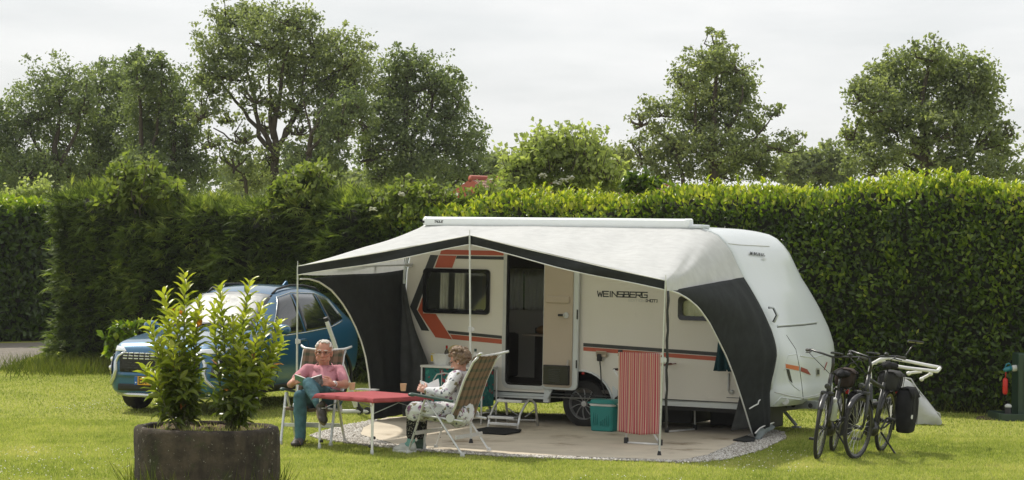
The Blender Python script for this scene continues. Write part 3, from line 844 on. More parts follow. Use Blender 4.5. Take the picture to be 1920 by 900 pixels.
tree('oak_tree', 'ragged oak tree tapering to a top knot behind the caravan roof', (1338, 350), 58,
     [(1345, 82, 20, 24), (1325, 112, 36, 28), (1372, 118, 34, 28), (1290, 150, 38, 32), (1345, 160, 54, 38), (1395, 165, 26, 34), (1300, 205, 52, 38), (1365, 215, 56, 42), (1412, 225, 20, 34, .7), (1240, 205, 40, 24, .6), (1205, 225, 34, 20, .6), (1262, 265, 54, 34), (1345, 270, 62, 36), (1405, 280, 46, 32), (1200, 285, 42, 28, .8), (1448, 205, 18, 18, .5), (1460, 270, 38, 20, .7), (1430, 310, 50, 26), (1345, 318, 70, 24), (1250, 315, 60, 28), (1165, 290, 26, 20, .6), (1490, 262, 18, 16, .4)],
     [([gp(1340, 58), (1340, 320), (1338, 250), (1342, 170), (1345, 90)], .27, .04), ([(1340, 300), (1312, 235), (1290, 160)], .13, .03), ([(1339, 290), (1375, 220), (1392, 160)], .12, .03), ([(1341, 300), (1290, 280), (1215, 240)], .10, .03), ([gp(1278, 58), (1282, 330), (1262, 270)], .14, .04), ([(1340, 310), (1410, 270), (1452, 210)], .09, .02)], 27000, m_oak2, group=GT)
tree('maple_tree', 'round full maple tree at the right above the hedge', (1738, 350), 54,
     [(1738, 100, 44, 26), (1690, 125, 44, 32), (1790, 125, 50, 34), (1650, 150, 34, 30), (1835, 145, 36, 34), (1720, 165, 66, 42), (1800, 185, 62, 46), (1640, 190, 42, 38), (1850, 200, 32, 46), (1612, 175, 26, 26, .7), (1680, 225, 60, 42), (1760, 240, 66, 42), (1830, 255, 50, 40), (1635, 255, 40, 34), (1600, 250, 22, 28, .7), (1640, 300, 54, 34), (1720, 305, 60, 34), (1800, 310, 62, 30), (1880, 285, 34, 34, .8), (1888, 245, 24, 22, .6), (1860, 320, 40, 22), (1905, 325, 30, 20)],
     [([gp(1738, 54), (1738, 320), (1736, 250), (1735, 180), (1738, 105)], .28, .05), ([(1738, 290), (1700, 230), (1660, 170)], .15, .04), ([(1737, 280), (1785, 220), (1820, 165)], .15, .04), ([(1738, 300), (1680, 280), (1630, 240)], .11, .03), ([(1738, 310), (1810, 290), (1880, 270)], .11, .03)], 34000, m_oak2, tr=.24, group=GT)
GD = 'low trees far beyond the hedge'
for (px, py, rx, ry, lab) in [(1500, 305, 34, 26, 'hazy low tree far off right of the ragged oak'), (1560, 300, 34, 30, 'hazy low tree far off left of the round maple'), (1150, 305, 24, 30, 'hazy low tree far off left of the ragged oak'),
                              (655, 345, 40, 22, 'grey-green low tree far off beneath the sky gap left of the broad oak'), (455, 365, 40, 30, 'small pale tree far off between the left trunks'), (925, 325, 26, 30, 'hazy low tree far off beyond the red roof'), (8, 365, 40, 30, 'low tree far off at the left edge under the oak crown')]:
    tree('far_tree', lab, (px, py), 92, [(px, py, rx, ry), (px - rx * .6, py + ry * .5, rx * .7, ry * .7), (px + rx * .6, py + ry * .4, rx * .7, ry * .7), (px, py + ry * 1.1, rx * 1.2, ry * .8)],
         [([gp(px, 92), (px, py)], .2, .05)], 3600, m_oak2, leaf=.2, group=GD)
# dark wood behind everything, reads as one mass
wc = []
for i in range(760):
    px = random.uniform(-80, 2000); Yw = random.uniform(98, 112)
    hump = 1 if (px < 930 or 1230 < px) else 0.35
    q = P(px, 345, Yw); q.z = random.uniform(0.5, (6.3 if px < 930 else 4.2) * (0.6 + 0.4 * hump)); wc.append(np.array(q) + unit(rng.normal(size=(60, 3))) * rng.uniform(.2, 1.2, (60, 1)))
c = np.concatenate(wc); n = len(c); ln = rng.uniform(.25, .45, n)
tag(leaf_object('woods', c, rng.normal(size=(n, 3)), rng.normal(size=(n, 3)) + np.array((0, 0, .6)), ln, ln * .6, m_oak, rng.uniform(.2, .6, n)), kind='stuff')

# bushes rising over the hedge
tree('elder_bush', 'light green elder bush with white flower heads above the caravan roof', (1040, 420), 37.5,
     [(1000, 300, 34, 26), (1045, 290, 36, 28), (1095, 300, 38, 30), (960, 330, 30, 24), (1040, 330, 70, 32), (1110, 335, 44, 30), (975, 352, 44, 18), (1140, 345, 30, 24)],
     [([gp(1040, 37.5), (1042, 400), (1045, 300)], .06, .015), ([gp(1050, 37.5), (1080, 380), (1098, 290)], .05, .012), ([gp(1035, 37.5), (1000, 380), (985, 290)], .05, .012)], 5200, m_light, leaf=.11, tr=.05, depth=.5, shoots=22,
     umbels=[(1018, 328, 9), (1058, 336, 12), (1045, 342, 10), (1070, 332, 8)])
tree('elder_sapling', 'tall leggy elder sapling poking out of the conifer hedge top', (250, 420), 37.2,
     [(232, 322, 22, 12), (280, 328, 24, 16), (222, 345, 24, 12), (262, 352, 34, 14), (300, 360, 26, 12), (215, 372, 30, 14), (262, 380, 50, 14), (330, 365, 12, 12, .5)],
     [([gp(250, 37.2), (250, 400), (234, 320)], .05, .012), ([gp(255, 37.2), (262, 390), (282, 322)], .05, .012)], 1500, m_bush, leaf=.13, tr=.05, depth=.3, shoots=9)
tree('willow_bush', 'feathery light green bush on the conifer hedge left of the awning', (570, 420), 36.2,
     [(560, 342, 30, 14), (596, 338, 30, 16), (545, 360, 34, 14), (600, 362, 40, 18), (575, 380, 60, 16), (528, 380, 24, 12)],
     [([gp(570, 36.2), (572, 400), (566, 335)], .05, .012), ([gp(575, 36.2), (585, 400), (602, 330)], .05, .012)], 2400, m_bush, leaf=.12, tr=.05, depth=.3, shoots=14)
tree('hazel_bush', 'yellow-green rounded bush over the hedge at the far left', (60, 430), 51,
     [(70, 368, 36, 16), (35, 382, 40, 14), (105, 385, 44, 16), (10, 396, 36, 10), (140, 398, 30, 10)],
     [([gp(60, 51), (64, 410), (70, 365)], .06, .015)], 3400, m_light, leaf=.12, tr=.05, depth=.4, shoots=8)
tree('elder_bush', 'mid green bush growing through the hedge left of the red roof', (765, 420), 35.2,
     [(752, 368, 40, 16), (795, 372, 40, 15), (830, 385, 34, 14), (715, 385, 34, 14), (775, 392, 70, 18), (880, 380, 34, 12), (915, 372, 26, 12)],
     [([gp(770, 35.2), (768, 410), (760, 360)], .05, .012)], 3600, m_bush, leaf=.11, tr=.05, depth=.35, shoots=10, umbels=[(752, 364, 8), (700, 392, 8)])
tree('laurel_shoots_bush', 'glossy laurel clump standing proud of the hedge right of the elder', (1205, 420), 33.6,
     [(1198, 338, 24, 14), (1222, 345, 26, 12), (1180, 350, 20, 10)], [([gp(1205, 33.6), (1203, 400), (1200, 340)], .04, .012)], 700, m_laurel, leaf=.11, tr=.04, depth=.2)

# house beyond the hedge
m_tile = mat('roof_tile', (0.30, 0.17, 0.13), 0.8, var=0.25, scale=12, bump=0.5, bscale=30)
m_red = mat('barn_red', (0.36, 0.085, 0.055), 0.7, var=0.15, scale=4)
m_wallw = mat('house_white', (0.70, 0.68, 0.64), 0.8)
Yh = 52.0; ap = P(893, 338, Yh)
ho = thing('house', 'house with red gable and tiled roof peeping over the hedge', 'house', (ap.x, ap.y, 0), R(-55))
hw, hl_, zr, ze = 2.6, 6.0, ap.z, ap.z - 1.0
mb = MB(); mb.prism([(-hw, 0), (hw, 0), (hw, ze), (0, zr - .12), (-hw, ze)], (0, 0.05, 0), (1, 0, 0), (0, 0, 1), (0, 1, 0), hl_ - .1); mb.build('wall', m_wallw, ho)
for sgn in (-1, 1):
    mb = MB()
    for k in range(14):
        f0, f1 = k / 14, (k + 1) / 14
        mb.box((sgn * hw * 1.12 * (f0 + f1) / 2, hl_ / 2, zr - (zr - ze) * 1.12 * (f0 + f1) / 2 + .02), (hw * 1.12 / 14 * 1.25, hl_ + .3, .035), Matrix.Rotation(sgn * (math.atan2(zr - ze, hw) - .06), 3, 'Y'))
    mb.build('roof', m_tile, ho)
    mb = MB()
    mb.prism([(0, zr + .02), (sgn * hw * 1.12, zr - (zr - ze) * 1.12 + .02), (sgn * hw * 1.12, zr - (zr - ze) * 1.12 - .5), (0, zr - .62)], (0, -.18, 0), (1, 0, 0), (0, 0, 1), (0, 1, 0), .05); mb.build('barge_board', m_red, ho)
mb = MB(); mb.tube([(0, -.18, zr + .03), (0, hl_ + .15, zr + .03)], .09, n=8); mb.build('ridge_tile', m_red, ho, smooth=True)
# ================================================================== CARAVAN
m_white = mat('caravan_white', (0.64, 0.68, 0.69), 0.28, var=0.03, scale=1.2, coat=0.3, bump=0.02, bscale=2.0, dirt=((0.62, 0.62, 0.58), 1.1, 0.60))
m_side = mat('caravan_side', (0.74, 0.71, 0.645), 0.38, var=0.03, scale=1.0, bump=0.02, bscale=2.0, dirt=((0.60, 0.57, 0.52), 0.9, 0.60))
m_grey = mat('plastic_light_grey', (0.55, 0.56, 0.55), 0.45, var=0.05)
m_black = mat('rubber_black', (0.018, 0.018, 0.018), 0.6, var=0.2)
m_blackgl = mat('black_gloss', (0.012, 0.012, 0.013), 0.2, var=0.1)
m_orange = mat('decal_orange', (0.47, 0.095, 0.045), 0.4, var=0.05)
m_orange2 = mat('decal_bright_orange', (0.62, 0.17, 0.06), 0.4, var=0.05)
m_dred = mat('decal_dark_red', (0.30, 0.045, 0.035), 0.4, var=0.05)
m_dgrey = mat('decal_charcoal', (0.035, 0.038, 0.038), 0.45, var=0.08)
m_alu = mat('aluminium', (0.62, 0.63, 0.63), 0.35, metal=0.7, var=0.08, scale=20)
m_galv = mat('galvanised', (0.42, 0.44, 0.45), 0.5, metal=0.6, var=0.2, scale=14)
m_beige = mat('door_lining', (0.50, 0.42, 0.33), 0.6, var=0.04, scale=2)
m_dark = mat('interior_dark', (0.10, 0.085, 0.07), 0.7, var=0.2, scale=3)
m_curt = clothmat('net_curtain', (0.72, 0.70, 0.66), trans=0.5)
m_drape = clothmat('curtain_white', (0.86, 0.85, 0.81), bump=.3)
m_pane = glassmat('window_pane', (0.96, 0.97, 0.95), 0.02)
m_pane2 = glassmat('rear_pane', (0.75, 0.77, 0.75), 0.04)
m_tyre = mat('tyre_rubber', (0.022, 0.021, 0.020), 0.85, var=0.25, scale=12, bump=0.3, bscale=60)
m_redl = mat('red_lens', (0.45, 0.02, 0.015), 0.2)

cv = thing('caravan', 'white caravan with orange and black stripes and open door under the awning', 'caravan', CO, CROT)
CWD = 2.1
# side profile of the near edge (u, z), rear bottom -> roof -> nose bottom; k = how far the front bows out mid-width
PROF = [(-2.54, .34, 0), (-2.565, .55, 0), (-2.59, .9, 0), (-2.595, 1.4, 0), (-2.575, 1.9, 0), (-2.51, 2.25, 0), (-2.42, 2.43, 0), (-2.27, 2.50, 0), (-1.9, 2.515, 0), (0, 2.515, 0), (1.3, 2.512, 0),
        (1.58, 2.498, .0), (1.70, 2.47, .005), (1.80, 2.425, .01), (1.90, 2.335, .01), (1.98, 2.235, .015), (2.06, 2.08, .02), (2.142, 1.927, .02), (2.23, 1.80, .025), (2.31, 1.675, .03), (2.385, 1.55, .035), (2.45, 1.423, .045), (2.51, 1.30, .06), (2.548, 1.19, .08), (2.575, 1.09, .10), (2.58, 1.0, .125), (2.565, .90, .15), (2.545, .80, .17), (2.52, .70, .185), (2.515, .62, .20), (2.53, .56, .20), (2.525, .46, .19), (2.47, .385, .15)]
OPEN_DOOR = [(-1.075, .49), (-.50, .49), (-.50, 2.20), (-1.075, 2.20)]
WIN = [C(796, 503), C(920, 505), C(918, 590), C(793, 587)]
WIN = [(-2.275, 1.957), (-1.303, 1.957), (-1.303, 1.378), (-2.275, 1.378)]
WIN2 = [C(1273, 555), C(1345, 560), C(1345, 604), C(1273, 600)]
WIN2 = [(WIN2[0].x, WIN2[0].z), (WIN2[0].x + 1.0, WIN2[0].z), (WIN2[0].x + 1.0, WIN2[3].z), (WIN2[0].x, WIN2[3].z)]
def rrect(q, ins=0.0, r=0.06, n=4):
    xs = [a[0] for a in q]; ys = [a[1] for a in q]
    x0, x1, y0, y1 = min(xs) + ins, max(xs) - ins, min(ys) + ins, max(ys) - ins
    out = []
    for cx_, cy_, a0 in ((x1 - r, y0 + r, -90), (x1 - r, y1 - r, 0), (x0 + r, y1 - r, 90), (x0 + r, y0 + r, 180)):
        for k in range(n + 1):
            a = R(a0 + 90 * k / n); out.append((cx_ + r * math.cos(a), cy_ + r * math.sin(a)))
    return out
def bowed(u, z, k, s):
    """s in 0..1 across the width"""
    e = abs(2 * s - 1)
    rnd_ = 1 - e ** 4
    du = k * rnd_
    return Vector((u + du, s * CWD, z + (0.03 * (1 - e * e) if 2.45 < z else 0)))
ST = [0, .012, .03, .06, .1, .16, .24, .34, .42, .5, .58, .66, .76, .84, .9, .94, .97, .988, 1]
def inset_prof(s):
    """edges are rounded a little at the two side walls"""
    e = min(s, 1 - s) * CWD
    return 0.055 * max(0, 1 - e / 0.07) ** 2
mb = MB()
rows = []
for s_ in ST:
    ins = inset_prof(s_); row = []
    for i, (u, z, k) in enumerate(PROF):
        a = PROF[max(0, i - 1)]; b_ = PROF[min(len(PROF) - 1, i + 1)]
        tx_, tz_ = b_[0] - a[0], b_[1] - a[1]; l = math.hypot(tx_, tz_)
        nx, nz_ = -tz_ / l, tx_ / l
        row.append(bowed(u - nx * ins, z - nz_ * ins, k if u > 0 else 0, s_))
    rows.append(row)
mb.grid(rows, uv=False)
mb.add([r[0] for r in rows] + [r[-1] for r in rows], [(i, i + 1, len(rows) + i + 1, len(rows) + i) for i in range(len(rows) - 1)])
shell = mb.build('body_shell', m_white, cv, auto=40)
# near and far side panels with their openings
outline0 = [(r.x, r.z) for r in rows[0]]
ARCH_C, ARCH_R = (0.0, 0.27), 0.45
arch = [(ARCH_C[0] + ARCH_R * math.cos(R(a)), ARCH_C[1] + ARCH_R * math.sin(R(a))) for a in range(170, 9, -10)]
zb = outline0[-1][1]
lower = [(2.46, .415)] + [(0.45, .415)] + arch[::-1] + [(-0.45, .415)] + [(-2.55, .415)]
def side_panel(name, wv, holes, m, low):
    top_ = [p for p in outline0 if p[1] > .42]
    loop = top_ + low
    polys = [[Vector((p[0], p[1], 0)) for p in loop]] + [[Vector((p[0], p[1], 0)) for p in h] for h in holes]
    flat = [p for q in polys for p in q]
    tr_ = geometry.tessellate_polygon(polys)
    mb = MB(); mb.add([(p.x, wv, p.y) for p in flat], [tuple(q) for q in tr_])
    return mb.build(name, m, cv, solid=0.0)
side_panel('side_wall', 0.0, [rrect(OPEN_DOOR, r=.07), rrect(WIN, .03), rrect(WIN2, .03)], m_side, lower)
WINF = [(-1.25, 1.95), (-.35, 1.95), (-.35, 1.40), (-1.25, 1.40)]
WINF2 = [(-2.28, 1.95), (-1.40, 1.95), (-1.40, 1.38), (-2.28, 1.38)]
side_panel('far_wall', CWD, [rrect(WINF, .02), rrect(WINF2, .02)], m_side, [(2.46, .415), (-2.55, .415)])
mb = MB()
for (u0, u1) in ((-2.56, -.44), (.46, 2.44)):                           # sill skirt below the panel
    mb.prism([(u0, .335), (u1, .335), (u1, .41), (u0, .41)], (0, .012, 0), (1, 0, 0), (0, 0, 1), (0, 1, 0), .04)
mb.build('skirt', m_white, cv, bevel=.006)
mb = MB(); mb.box((-1.5, CWD / 2, .33), (2.0, CWD - .16, .09)); mb.box((0, CWD / 2, .335), (1.02, CWD - .9, .09)); mb.box((1.45, CWD / 2, .33), (1.9, CWD - .16, .09)); mb.build('floor_pan', m_black, cv)
for (uu, ww, su, sw, hz2) in ((.95, 1.0, .55, .7, .22), (1.75, 1.2, .8, .5, .25)):  # added black boxes, no real tanks: they darken the gap under the floor
    mb = MB(); mb.box((uu, ww, .30 - hz2 / 2), (su, sw, hz2), bev=.02); mb.build('underfloor_dark_box', m_black, cv)
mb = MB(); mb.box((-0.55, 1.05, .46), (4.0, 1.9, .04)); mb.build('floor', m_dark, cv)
# wheel arch trim
mb = MB(); mb.tube([(p[0], -.004, p[1]) for p in [(-.455, .36)] + arch + [(.455, .36)]], .022, n=8, flat=.6); mb.build('wheel_arch', m_white, cv, smooth=True)
for sg in (1, -1):
    mb = MB(); mb.prism([(sg * .44, .30), (sg * .52, .30), (sg * .50, .50), (sg * .43, .55)], (0, -.012, 0), (1, 0, 0), (0, 0, 1), (0, 1, 0), .05); mb.build('mud_flap', m_white, cv, bevel=.005)
mb = MB(); mb.add([(p[0], .02, p[1]) for p in arch] + [(p[0], .42, p[1]) for p in arch], [(i, i + 1, len(arch) + i + 1, len(arch) + i) for i in range(len(arch) - 1)]); mb.add([(p[0], .42, p[1]) for p in arch], [tuple(range(len(arch)))]); mb.build('wheel_housing', m_black, cv)
# wheels
def wheel(parent, c, r, wdt, axis, rim_m, name='wheel', spokes=10, twist=.35):
    ax = Vector(axis).normalized()
    o = MB()
    prof = [(r * .66, -wdt / 2), (r * .86, -wdt / 2), (r * .97, -wdt * .38), (r, -wdt * .2), (r, wdt * .2), (r * .97, wdt * .38), (r * .86, wdt / 2), (r * .66, wdt / 2)]
    o.lathe(prof, 36, c, ax, caps=False); o.lathe([(r * .66, -wdt / 2), (r * .66, wdt / 2)], 36, c, ax, caps=False)
    wh = o.build(name, m_tyre, parent, auto=40)
    x, y, z = frame(ax)
    h = MB(); C0 = Vector(c) + ax * (wdt * .36)
    h.lathe([(r * .69, wdt * .10), (r * .66, wdt * .12), (r * .62, 0.0), (r * .62, -.05)], 36, C0, ax, caps=False)
    h.lathe([(0.0001, .014), (r * .12, .012), (r * .14, -.01), (r * .14, -.03)], 16, C0, ax, caps=False)
    for k in range(spokes):
        a = 2 * math.pi * k / spokes; pts = []
        for f_ in (0.12, .3, .48, .64):
            aa = a + twist * f_ * 1.6; pts.append(C0 + x * (math.cos(aa) * f_ * r) + y * (math.sin(aa) * f_ * r) + ax * (.008 - .012 * f_))
        h.tube(pts, [r * .028, r * .032, r * .036, r * .042], n=6, flat=.6)
    h.build('rim', rim_m, wh, auto=40)
    b_ = MB(); b_.lathe([(0.0001, -.04), (r * .63, -.04)], 24, C0, ax, caps=False); b_.build('brake_disc', m_black, wh)
    return wh
m_rim = mat('rim_alloy', (0.50, 0.50, 0.50), 0.35, metal=0.6, var=0.1)
wheel(cv, (0, .17, .30), .30, .19, (0, -1, 0), m_rim)
wheel(cv, (0, CWD - .17, .30), .30, .19, (0, 1, 0), m_rim)
mb = MB(); mb.tube([(0, .2, .28), (0, CWD - .2, .28)], .05); mb.build('axle', m_black, cv)

# decals on the near side: outlines read off the panel plane
def side_decal(name, px, m, off=.004):
    pts = [C(*p) for p in px]
    mb = MB(); mb.prism([(p.x, p.z) for p in pts], (0, -off, 0), (1, 0, 0), (0, 0, 1), (0, 1, 0), off - .001)
    return mb.build(name, m, cv)
side_decal('stripe', [(828, 468), (944.5, 470.5), (944.5, 479), (825, 477)], m_orange)
side_decal('stripe', [(823.5, 478.5), (856, 479.5), (848, 502), (815.5, 501.5)], m_orange)
side_decal('stripe', [(857, 479.5), (944.5, 481), (944.5, 487), (855, 485)], m_dgrey)
side_decal('stripe', [(807, 478), (822, 478.5), (794.5, 545), (781.5, 580), (805, 620.5), (790.5, 619.5), (769, 575)], m_dgrey)
side_decal('stripe', [(793.5, 554), (793.5, 587.5), (817, 588.5), (848, 636.5), (817, 632.5), (783.5, 582)], m_orange)
side_decal('stripe', [(839, 619.5), (941, 629.5), (941, 635), (842, 625.5)], m_dgrey)
side_decal('stripe', [(844, 626.8), (941, 636.2), (941, 645), (849, 636)], m_orange)
side_decal('stripe', [(1094, 643), (1400, 664.5), (1400, 671.5), (1094, 649.5)], m_dgrey)
side_decal('stripe', [(1094, 650.5), (1400, 673), (1400, 681), (1094, 657.5)], m_orange)
q0, q1 = C(1119, 555.5), C(1214, 556.5)
mb = MB(); fn = lambda x, y: (x, -.003, y)
lettering(mb, 'WEINSBERG', fn, q0.x + .01, q0.z, (q1.x - q0.x) / 10.15, .063, .014, .2); mb.build('lettering', m_dgrey, cv, fixn=False)
q0 = C(1179, 565); mb = MB(); xe = lettering(mb, 'EDITION', fn, q0.x, q0.z, .028, .028, .004, .3); mb.build('lettering', m_grey, cv, fixn=False)
mb = MB(); lettering(mb, '[HOT]', fn, xe + .01, q0.z, .03, .03, .008, .3); mb.build('lettering', m_dgrey, cv, fixn=False)

# windows
def cwindow(q, curtains, wv=0.0, side=-1, glass=m_pane, fw=.05):
    y0 = wv + side * .028
    o_, i_ = rrect(q, 0, .05), rrect(q, fw, .05)
    k = len(o_); vs = []
    for ring, yy in ((o_, wv), (o_, y0), (i_, y0 - side * .006), (i_, wv - side * .03)): vs += [(p[0], yy, p[1]) for p in ring]
    mb = MB(); mb.add(vs, [(a * k + j, a * k + (j + 1) % k, (a + 1) * k + (j + 1) % k, (a + 1) * k + j) for a in range(3) for j in range(k)])
    f_ = mb.build('window', m_blackgl, cv, auto=30)
    mb = MB(); mb.prism(i_, (0, wv - side * .002, 0), (1, 0, 0), (0, 0, 1), (0, side, 0), .012); mb.build('pane', glass, f_, bevel=.004)
    for (u0, u1, z0, z1, n) in curtains:
        mb = MB(); nn = 36
        rows = [[Vector((u0 + (u1 - u0) * j / nn, wv - side * (.045 + .018 * math.sin(j / nn * math.pi * 2 * n + .4 * i)), z)) for j in range(nn + 1)] for i, z in enumerate((z0, (z0 + z1) / 2, z1))]
        mb.grid(rows); mb.build('curtain', m_drape if side < 0 else m_curt, f_, smooth=True)
    return f_
ca, cb, cc_, cd = C(829, 520).x, C(838, 520).x, C(849, 520).x, C(869, 520).x
fw_ = cwindow(WIN, [(ca, cb, 1.44, 1.90, 2), (cc_, cd, 1.44, 1.90, 3), (-2.06, -1.98, 1.44, 1.90, 1)])
mb = MB()                                          # stays and catches seen through the pane
for u_ in (-2.13, -1.45): mb.box((u_, -.012, 1.435), (.10, .02, .018), bev=.004)
mb.box((-1.79, -.012, 1.435), (.08, .02, .018), bev=.004); mb.build('catch', m_black, fw_)
cwindow(WIN2, [(WIN2[0][0] + .05, WIN2[1][0] - .05, WIN2[3][1] + .04, WIN2[0][1] - .04, 9)])
cwindow(WINF, [(-1.22, -.85, 1.40, 1.95, 6), (-.80, -.38, 1.40, 1.95, 7)], CWD, 1, m_pane2)
cwindow(WINF2, [(-2.26, -1.86, 1.40, 1.95, 6), (-1.84, -1.42, 1.40, 1.95, 7)], CWD, 1, m_pane2)
# inside seen through the door and windows
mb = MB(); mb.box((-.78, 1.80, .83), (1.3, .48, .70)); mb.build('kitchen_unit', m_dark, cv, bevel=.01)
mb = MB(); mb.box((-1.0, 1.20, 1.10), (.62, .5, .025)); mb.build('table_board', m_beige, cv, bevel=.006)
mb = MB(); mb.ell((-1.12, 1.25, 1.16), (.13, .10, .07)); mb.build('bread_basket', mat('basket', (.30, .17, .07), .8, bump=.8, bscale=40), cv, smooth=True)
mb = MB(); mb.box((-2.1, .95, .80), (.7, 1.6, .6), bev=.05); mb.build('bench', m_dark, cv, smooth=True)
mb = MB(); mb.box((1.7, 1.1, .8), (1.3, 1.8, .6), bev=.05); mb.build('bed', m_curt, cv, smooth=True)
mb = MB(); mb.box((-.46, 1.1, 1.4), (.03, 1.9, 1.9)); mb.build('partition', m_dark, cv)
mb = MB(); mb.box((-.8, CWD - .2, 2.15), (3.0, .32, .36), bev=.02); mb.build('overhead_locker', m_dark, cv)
# door frame and the door folded back against the wall
o_, i_ = rrect(OPEN_DOOR, -.035, .1), rrect(OPEN_DOOR, .012, .06); k = len(o_); vs = []
for ring, yy in ((o_, 0.0), (o_, -.014), (i_, -.016), (i_, .07)): vs += [(p[0], yy, p[1]) for p in ring]
mb = MB(); mb.add(vs, [(a * k + j, a * k + (j + 1) % k, (a + 1) * k + (j + 1) % k, (a + 1) * k + j) for a in range(3) for j in range(k)]); df = mb.build('door_frame', m_grey, cv, auto=30)
mb = MB()
o_, i_ = rrect(OPEN_DOOR, .012, .06), rrect(OPEN_DOOR, .03, .05); vs = []
for ring, yy in ((o_, -.010), (i_, -.020), (i_, .05)): vs += [(p[0], yy, p[1]) for p in ring]
mb.add(vs, [(a * k + j, a * k + (j + 1) % k, (a + 1) * k + (j + 1) % k, (a + 1) * k + j) for a in range(2) for j in range(k)]); mb.build('seal', m_black, df, auto=30)
D0, D1 = -.515, -.025
DOOR = [(D0, .485), (D1, .455), (D1, 2.22), (D0, 2.22)]
DOOR = [(D0, .47), (D1, .47), (D1, 2.22), (D0, 2.22)]
dmb = MB(); dmb.prism(rrect(DOOR, 0, .07), (0, -.018, 0), (1, 0, 0), (0, 0, 1), (0, -1, 0), .045); door = dmb.build('door', m_white, cv, bevel=.012)
mb = MB(); mb.prism(rrect([(D0 + .015, .50), (D1 - .07, .50), (D1 - .07, 2.20), (D0 + .015, 2.20)], 0, .05), (0, -.06, 0), (1, 0, 0), (0, 0, 1), (0, -1, 0), .022); mb.build('lining', m_beige, door, bevel=.01)
mb = MB(); mb.box((-.30, -.085, 1.60), (.33, .035, .085), bev=.012); mb.build('grab_bar', m_beige, door)
hx = C(1067, 591); mb = MB(); mb.lathe([(.038, 0), (.038, .014), (.028, .018), (.0001, .018)], 20, (hx.x, -.082, hx.z), (0, -1, 0)); mb.box((hx.x - .06, -.105, hx.z), (.09, .02, .024), bev=.006); lk = mb.build('lock', m_grey, door, auto=40)
mb = MB(); mb.box((hx.x - .065, -.112, hx.z), (.07, .02, .028), bev=.006); mb.build('handle', m_black, lk)
mb = MB()
bx0, bx1, bz0, bz1 = C(1026, 690).x, C(1074, 690).x, C(1050, 721).z, C(1050, 684).z
mb.box(((bx0 + bx1) / 2, -.10, (bz0 + bz1) / 2), (bx1 - bx0, .05, bz1 - bz0), bev=.012); bb_ = mb.build('storage_bin', m_blackgl, door)
mb = MB()
for k_ in range(7): mb.box(((bx0 + bx1) / 2 - .02, -.128, bz0 + .05 + k_ * .024), (.15, .006, .008))
mb.build('net_slat', m_dgrey, bb_)
mb = MB(); mb.tube([(bx1 - .035, -.10, bz1 - .06), (bx1 - .015, -.11, bz1 + .07)], .012, n=6); mb.build('brush', m_curt, bb_)
mb = MB(); mb.box((D1 - .012, -.068, 1.42), (.012, .02, .12)); mb.box((D1 - .012, -.068, .8), (.012, .02, .1)); mb.build('hinge', m_black, door)
# service flap, marker lamp, socket, waste pipe
q = C(1094, 700); mb = MB(); mb.lathe([(.02, 0), (.016, .02), (.0001, .022)], 14, (q.x, -.002, q.z), (0, -1, 0)); mb.build('marker_lamp', m_redl, cv, smooth=True)
q = C(1130, 665); mb = MB(); mb.box((q.x, -.03, q.z), (.145, .05, .05), bev=.01); mb.prism([(-.08, 0), (.08, 0), (.085, .085), (-.05, .09)], (q.x, -.03, q.z - .02), (1, 0, 0), (0, -.7, .7), (0, .7, .7), .012); mb.build('socket_flap', m_beige, cv, bevel=.003)
mb = MB(); z_ = C(1300, 741); mb.box(((C(1365, 745).x + C(1392, 745).x) / 2, -.004, C(1380, 746).z), (.22, .006, .006)); mb.build('hatch_seam', m_dgrey, cv)
a_ = [C(1367, 700), C(1366, 732), C(1370, 737)]; mb = MB(); mb.tube([(p.x, -.012, p.z) for p in a_], .012, n=6); mb.lathe([(.03, 0), (.03, .012), (.0001, .014)], 14, (C(1372, 735).x, -.004, C(1372, 735).z), (0, -1, 0)); mb.build('hatch_latch', m_grey, cv, smooth=True)
mb = MB(); mb.box((.0, -.003, .445), (0.01, .004, .01)); 
mb = MB(); mb.prism([(-2.53, .408), (2.45, .408), (2.45, .42), (-2.53, .42)], (0, -.006, 0), (1, 0, 0), (0, 0, 1), (0, 1, 0), .006); mb.build('panel_seam', m_dgrey, cv)

# awning case on the roof and its lettering
mb = MB()
sec = [(0, 2.508), (-.075, 2.512), (-.095, 2.545), (-.092, 2.60), (-.06, 2.622), (.05, 2.625), (.06, 2.56), (.05, 2.53)]
B0, B1 = -2.262, 1.445
mb.grid([[Vector((u, a, b)) for a, b in sec] for u in (B0 + .055, B1 - .06)], uv=False, closed=True)
m_case = mat('case_white', (0.84, 0.87, 0.87), 0.35, var=.02)
bx = mb.build('awning_case', m_case, cv, auto=35)
for (ua, ub) in ((B0, B0 + .055), (B1 - .06, B1)):
    mb = MB(); s2 = [(a * 1.06, 2.508 + (b - 2.508) * 1.03) for a, b in sec]; k = len(s2)
    inner, outer = (ub, ua) if ua == B0 else (ua, ub)
    mid = [Vector((inner * .35 + outer * .65, a, b)) for a, b in s2]; tip = [Vector((outer, a * .8, 2.565 + (b - 2.565) * .75)) for a, b in s2]
    rws = [[Vector((inner, a, b)) for a, b in s2], mid, tip]
    mb.grid(rws, uv=False, closed=True); mb.add(rws[0], [tuple(range(k))]); mb.add(tip, [tuple(range(k))]); mb.build('end_cap', m_case, bx, auto=50)
mb = MB(); mb.box((B0 + .02, -.10, 2.555), (.03, .012, .03)); mb.build('crank_eye', m_black, bx)
mb = MB(); q = C(821, 417.5); lettering(mb, 'THULE', lambda x, y: (x + .3 * (y - q.z), -.0975, y), q.x, q.z, .020, .026, .007, .25); mb.build('lettering', m_dgrey, bx, fixn=False)
mb = MB(); mb.box((1.50, .06, 2.53), (.22, .28, .05), bev=.02); mb.build('roof_fairing', m_white, cv, smooth=True)
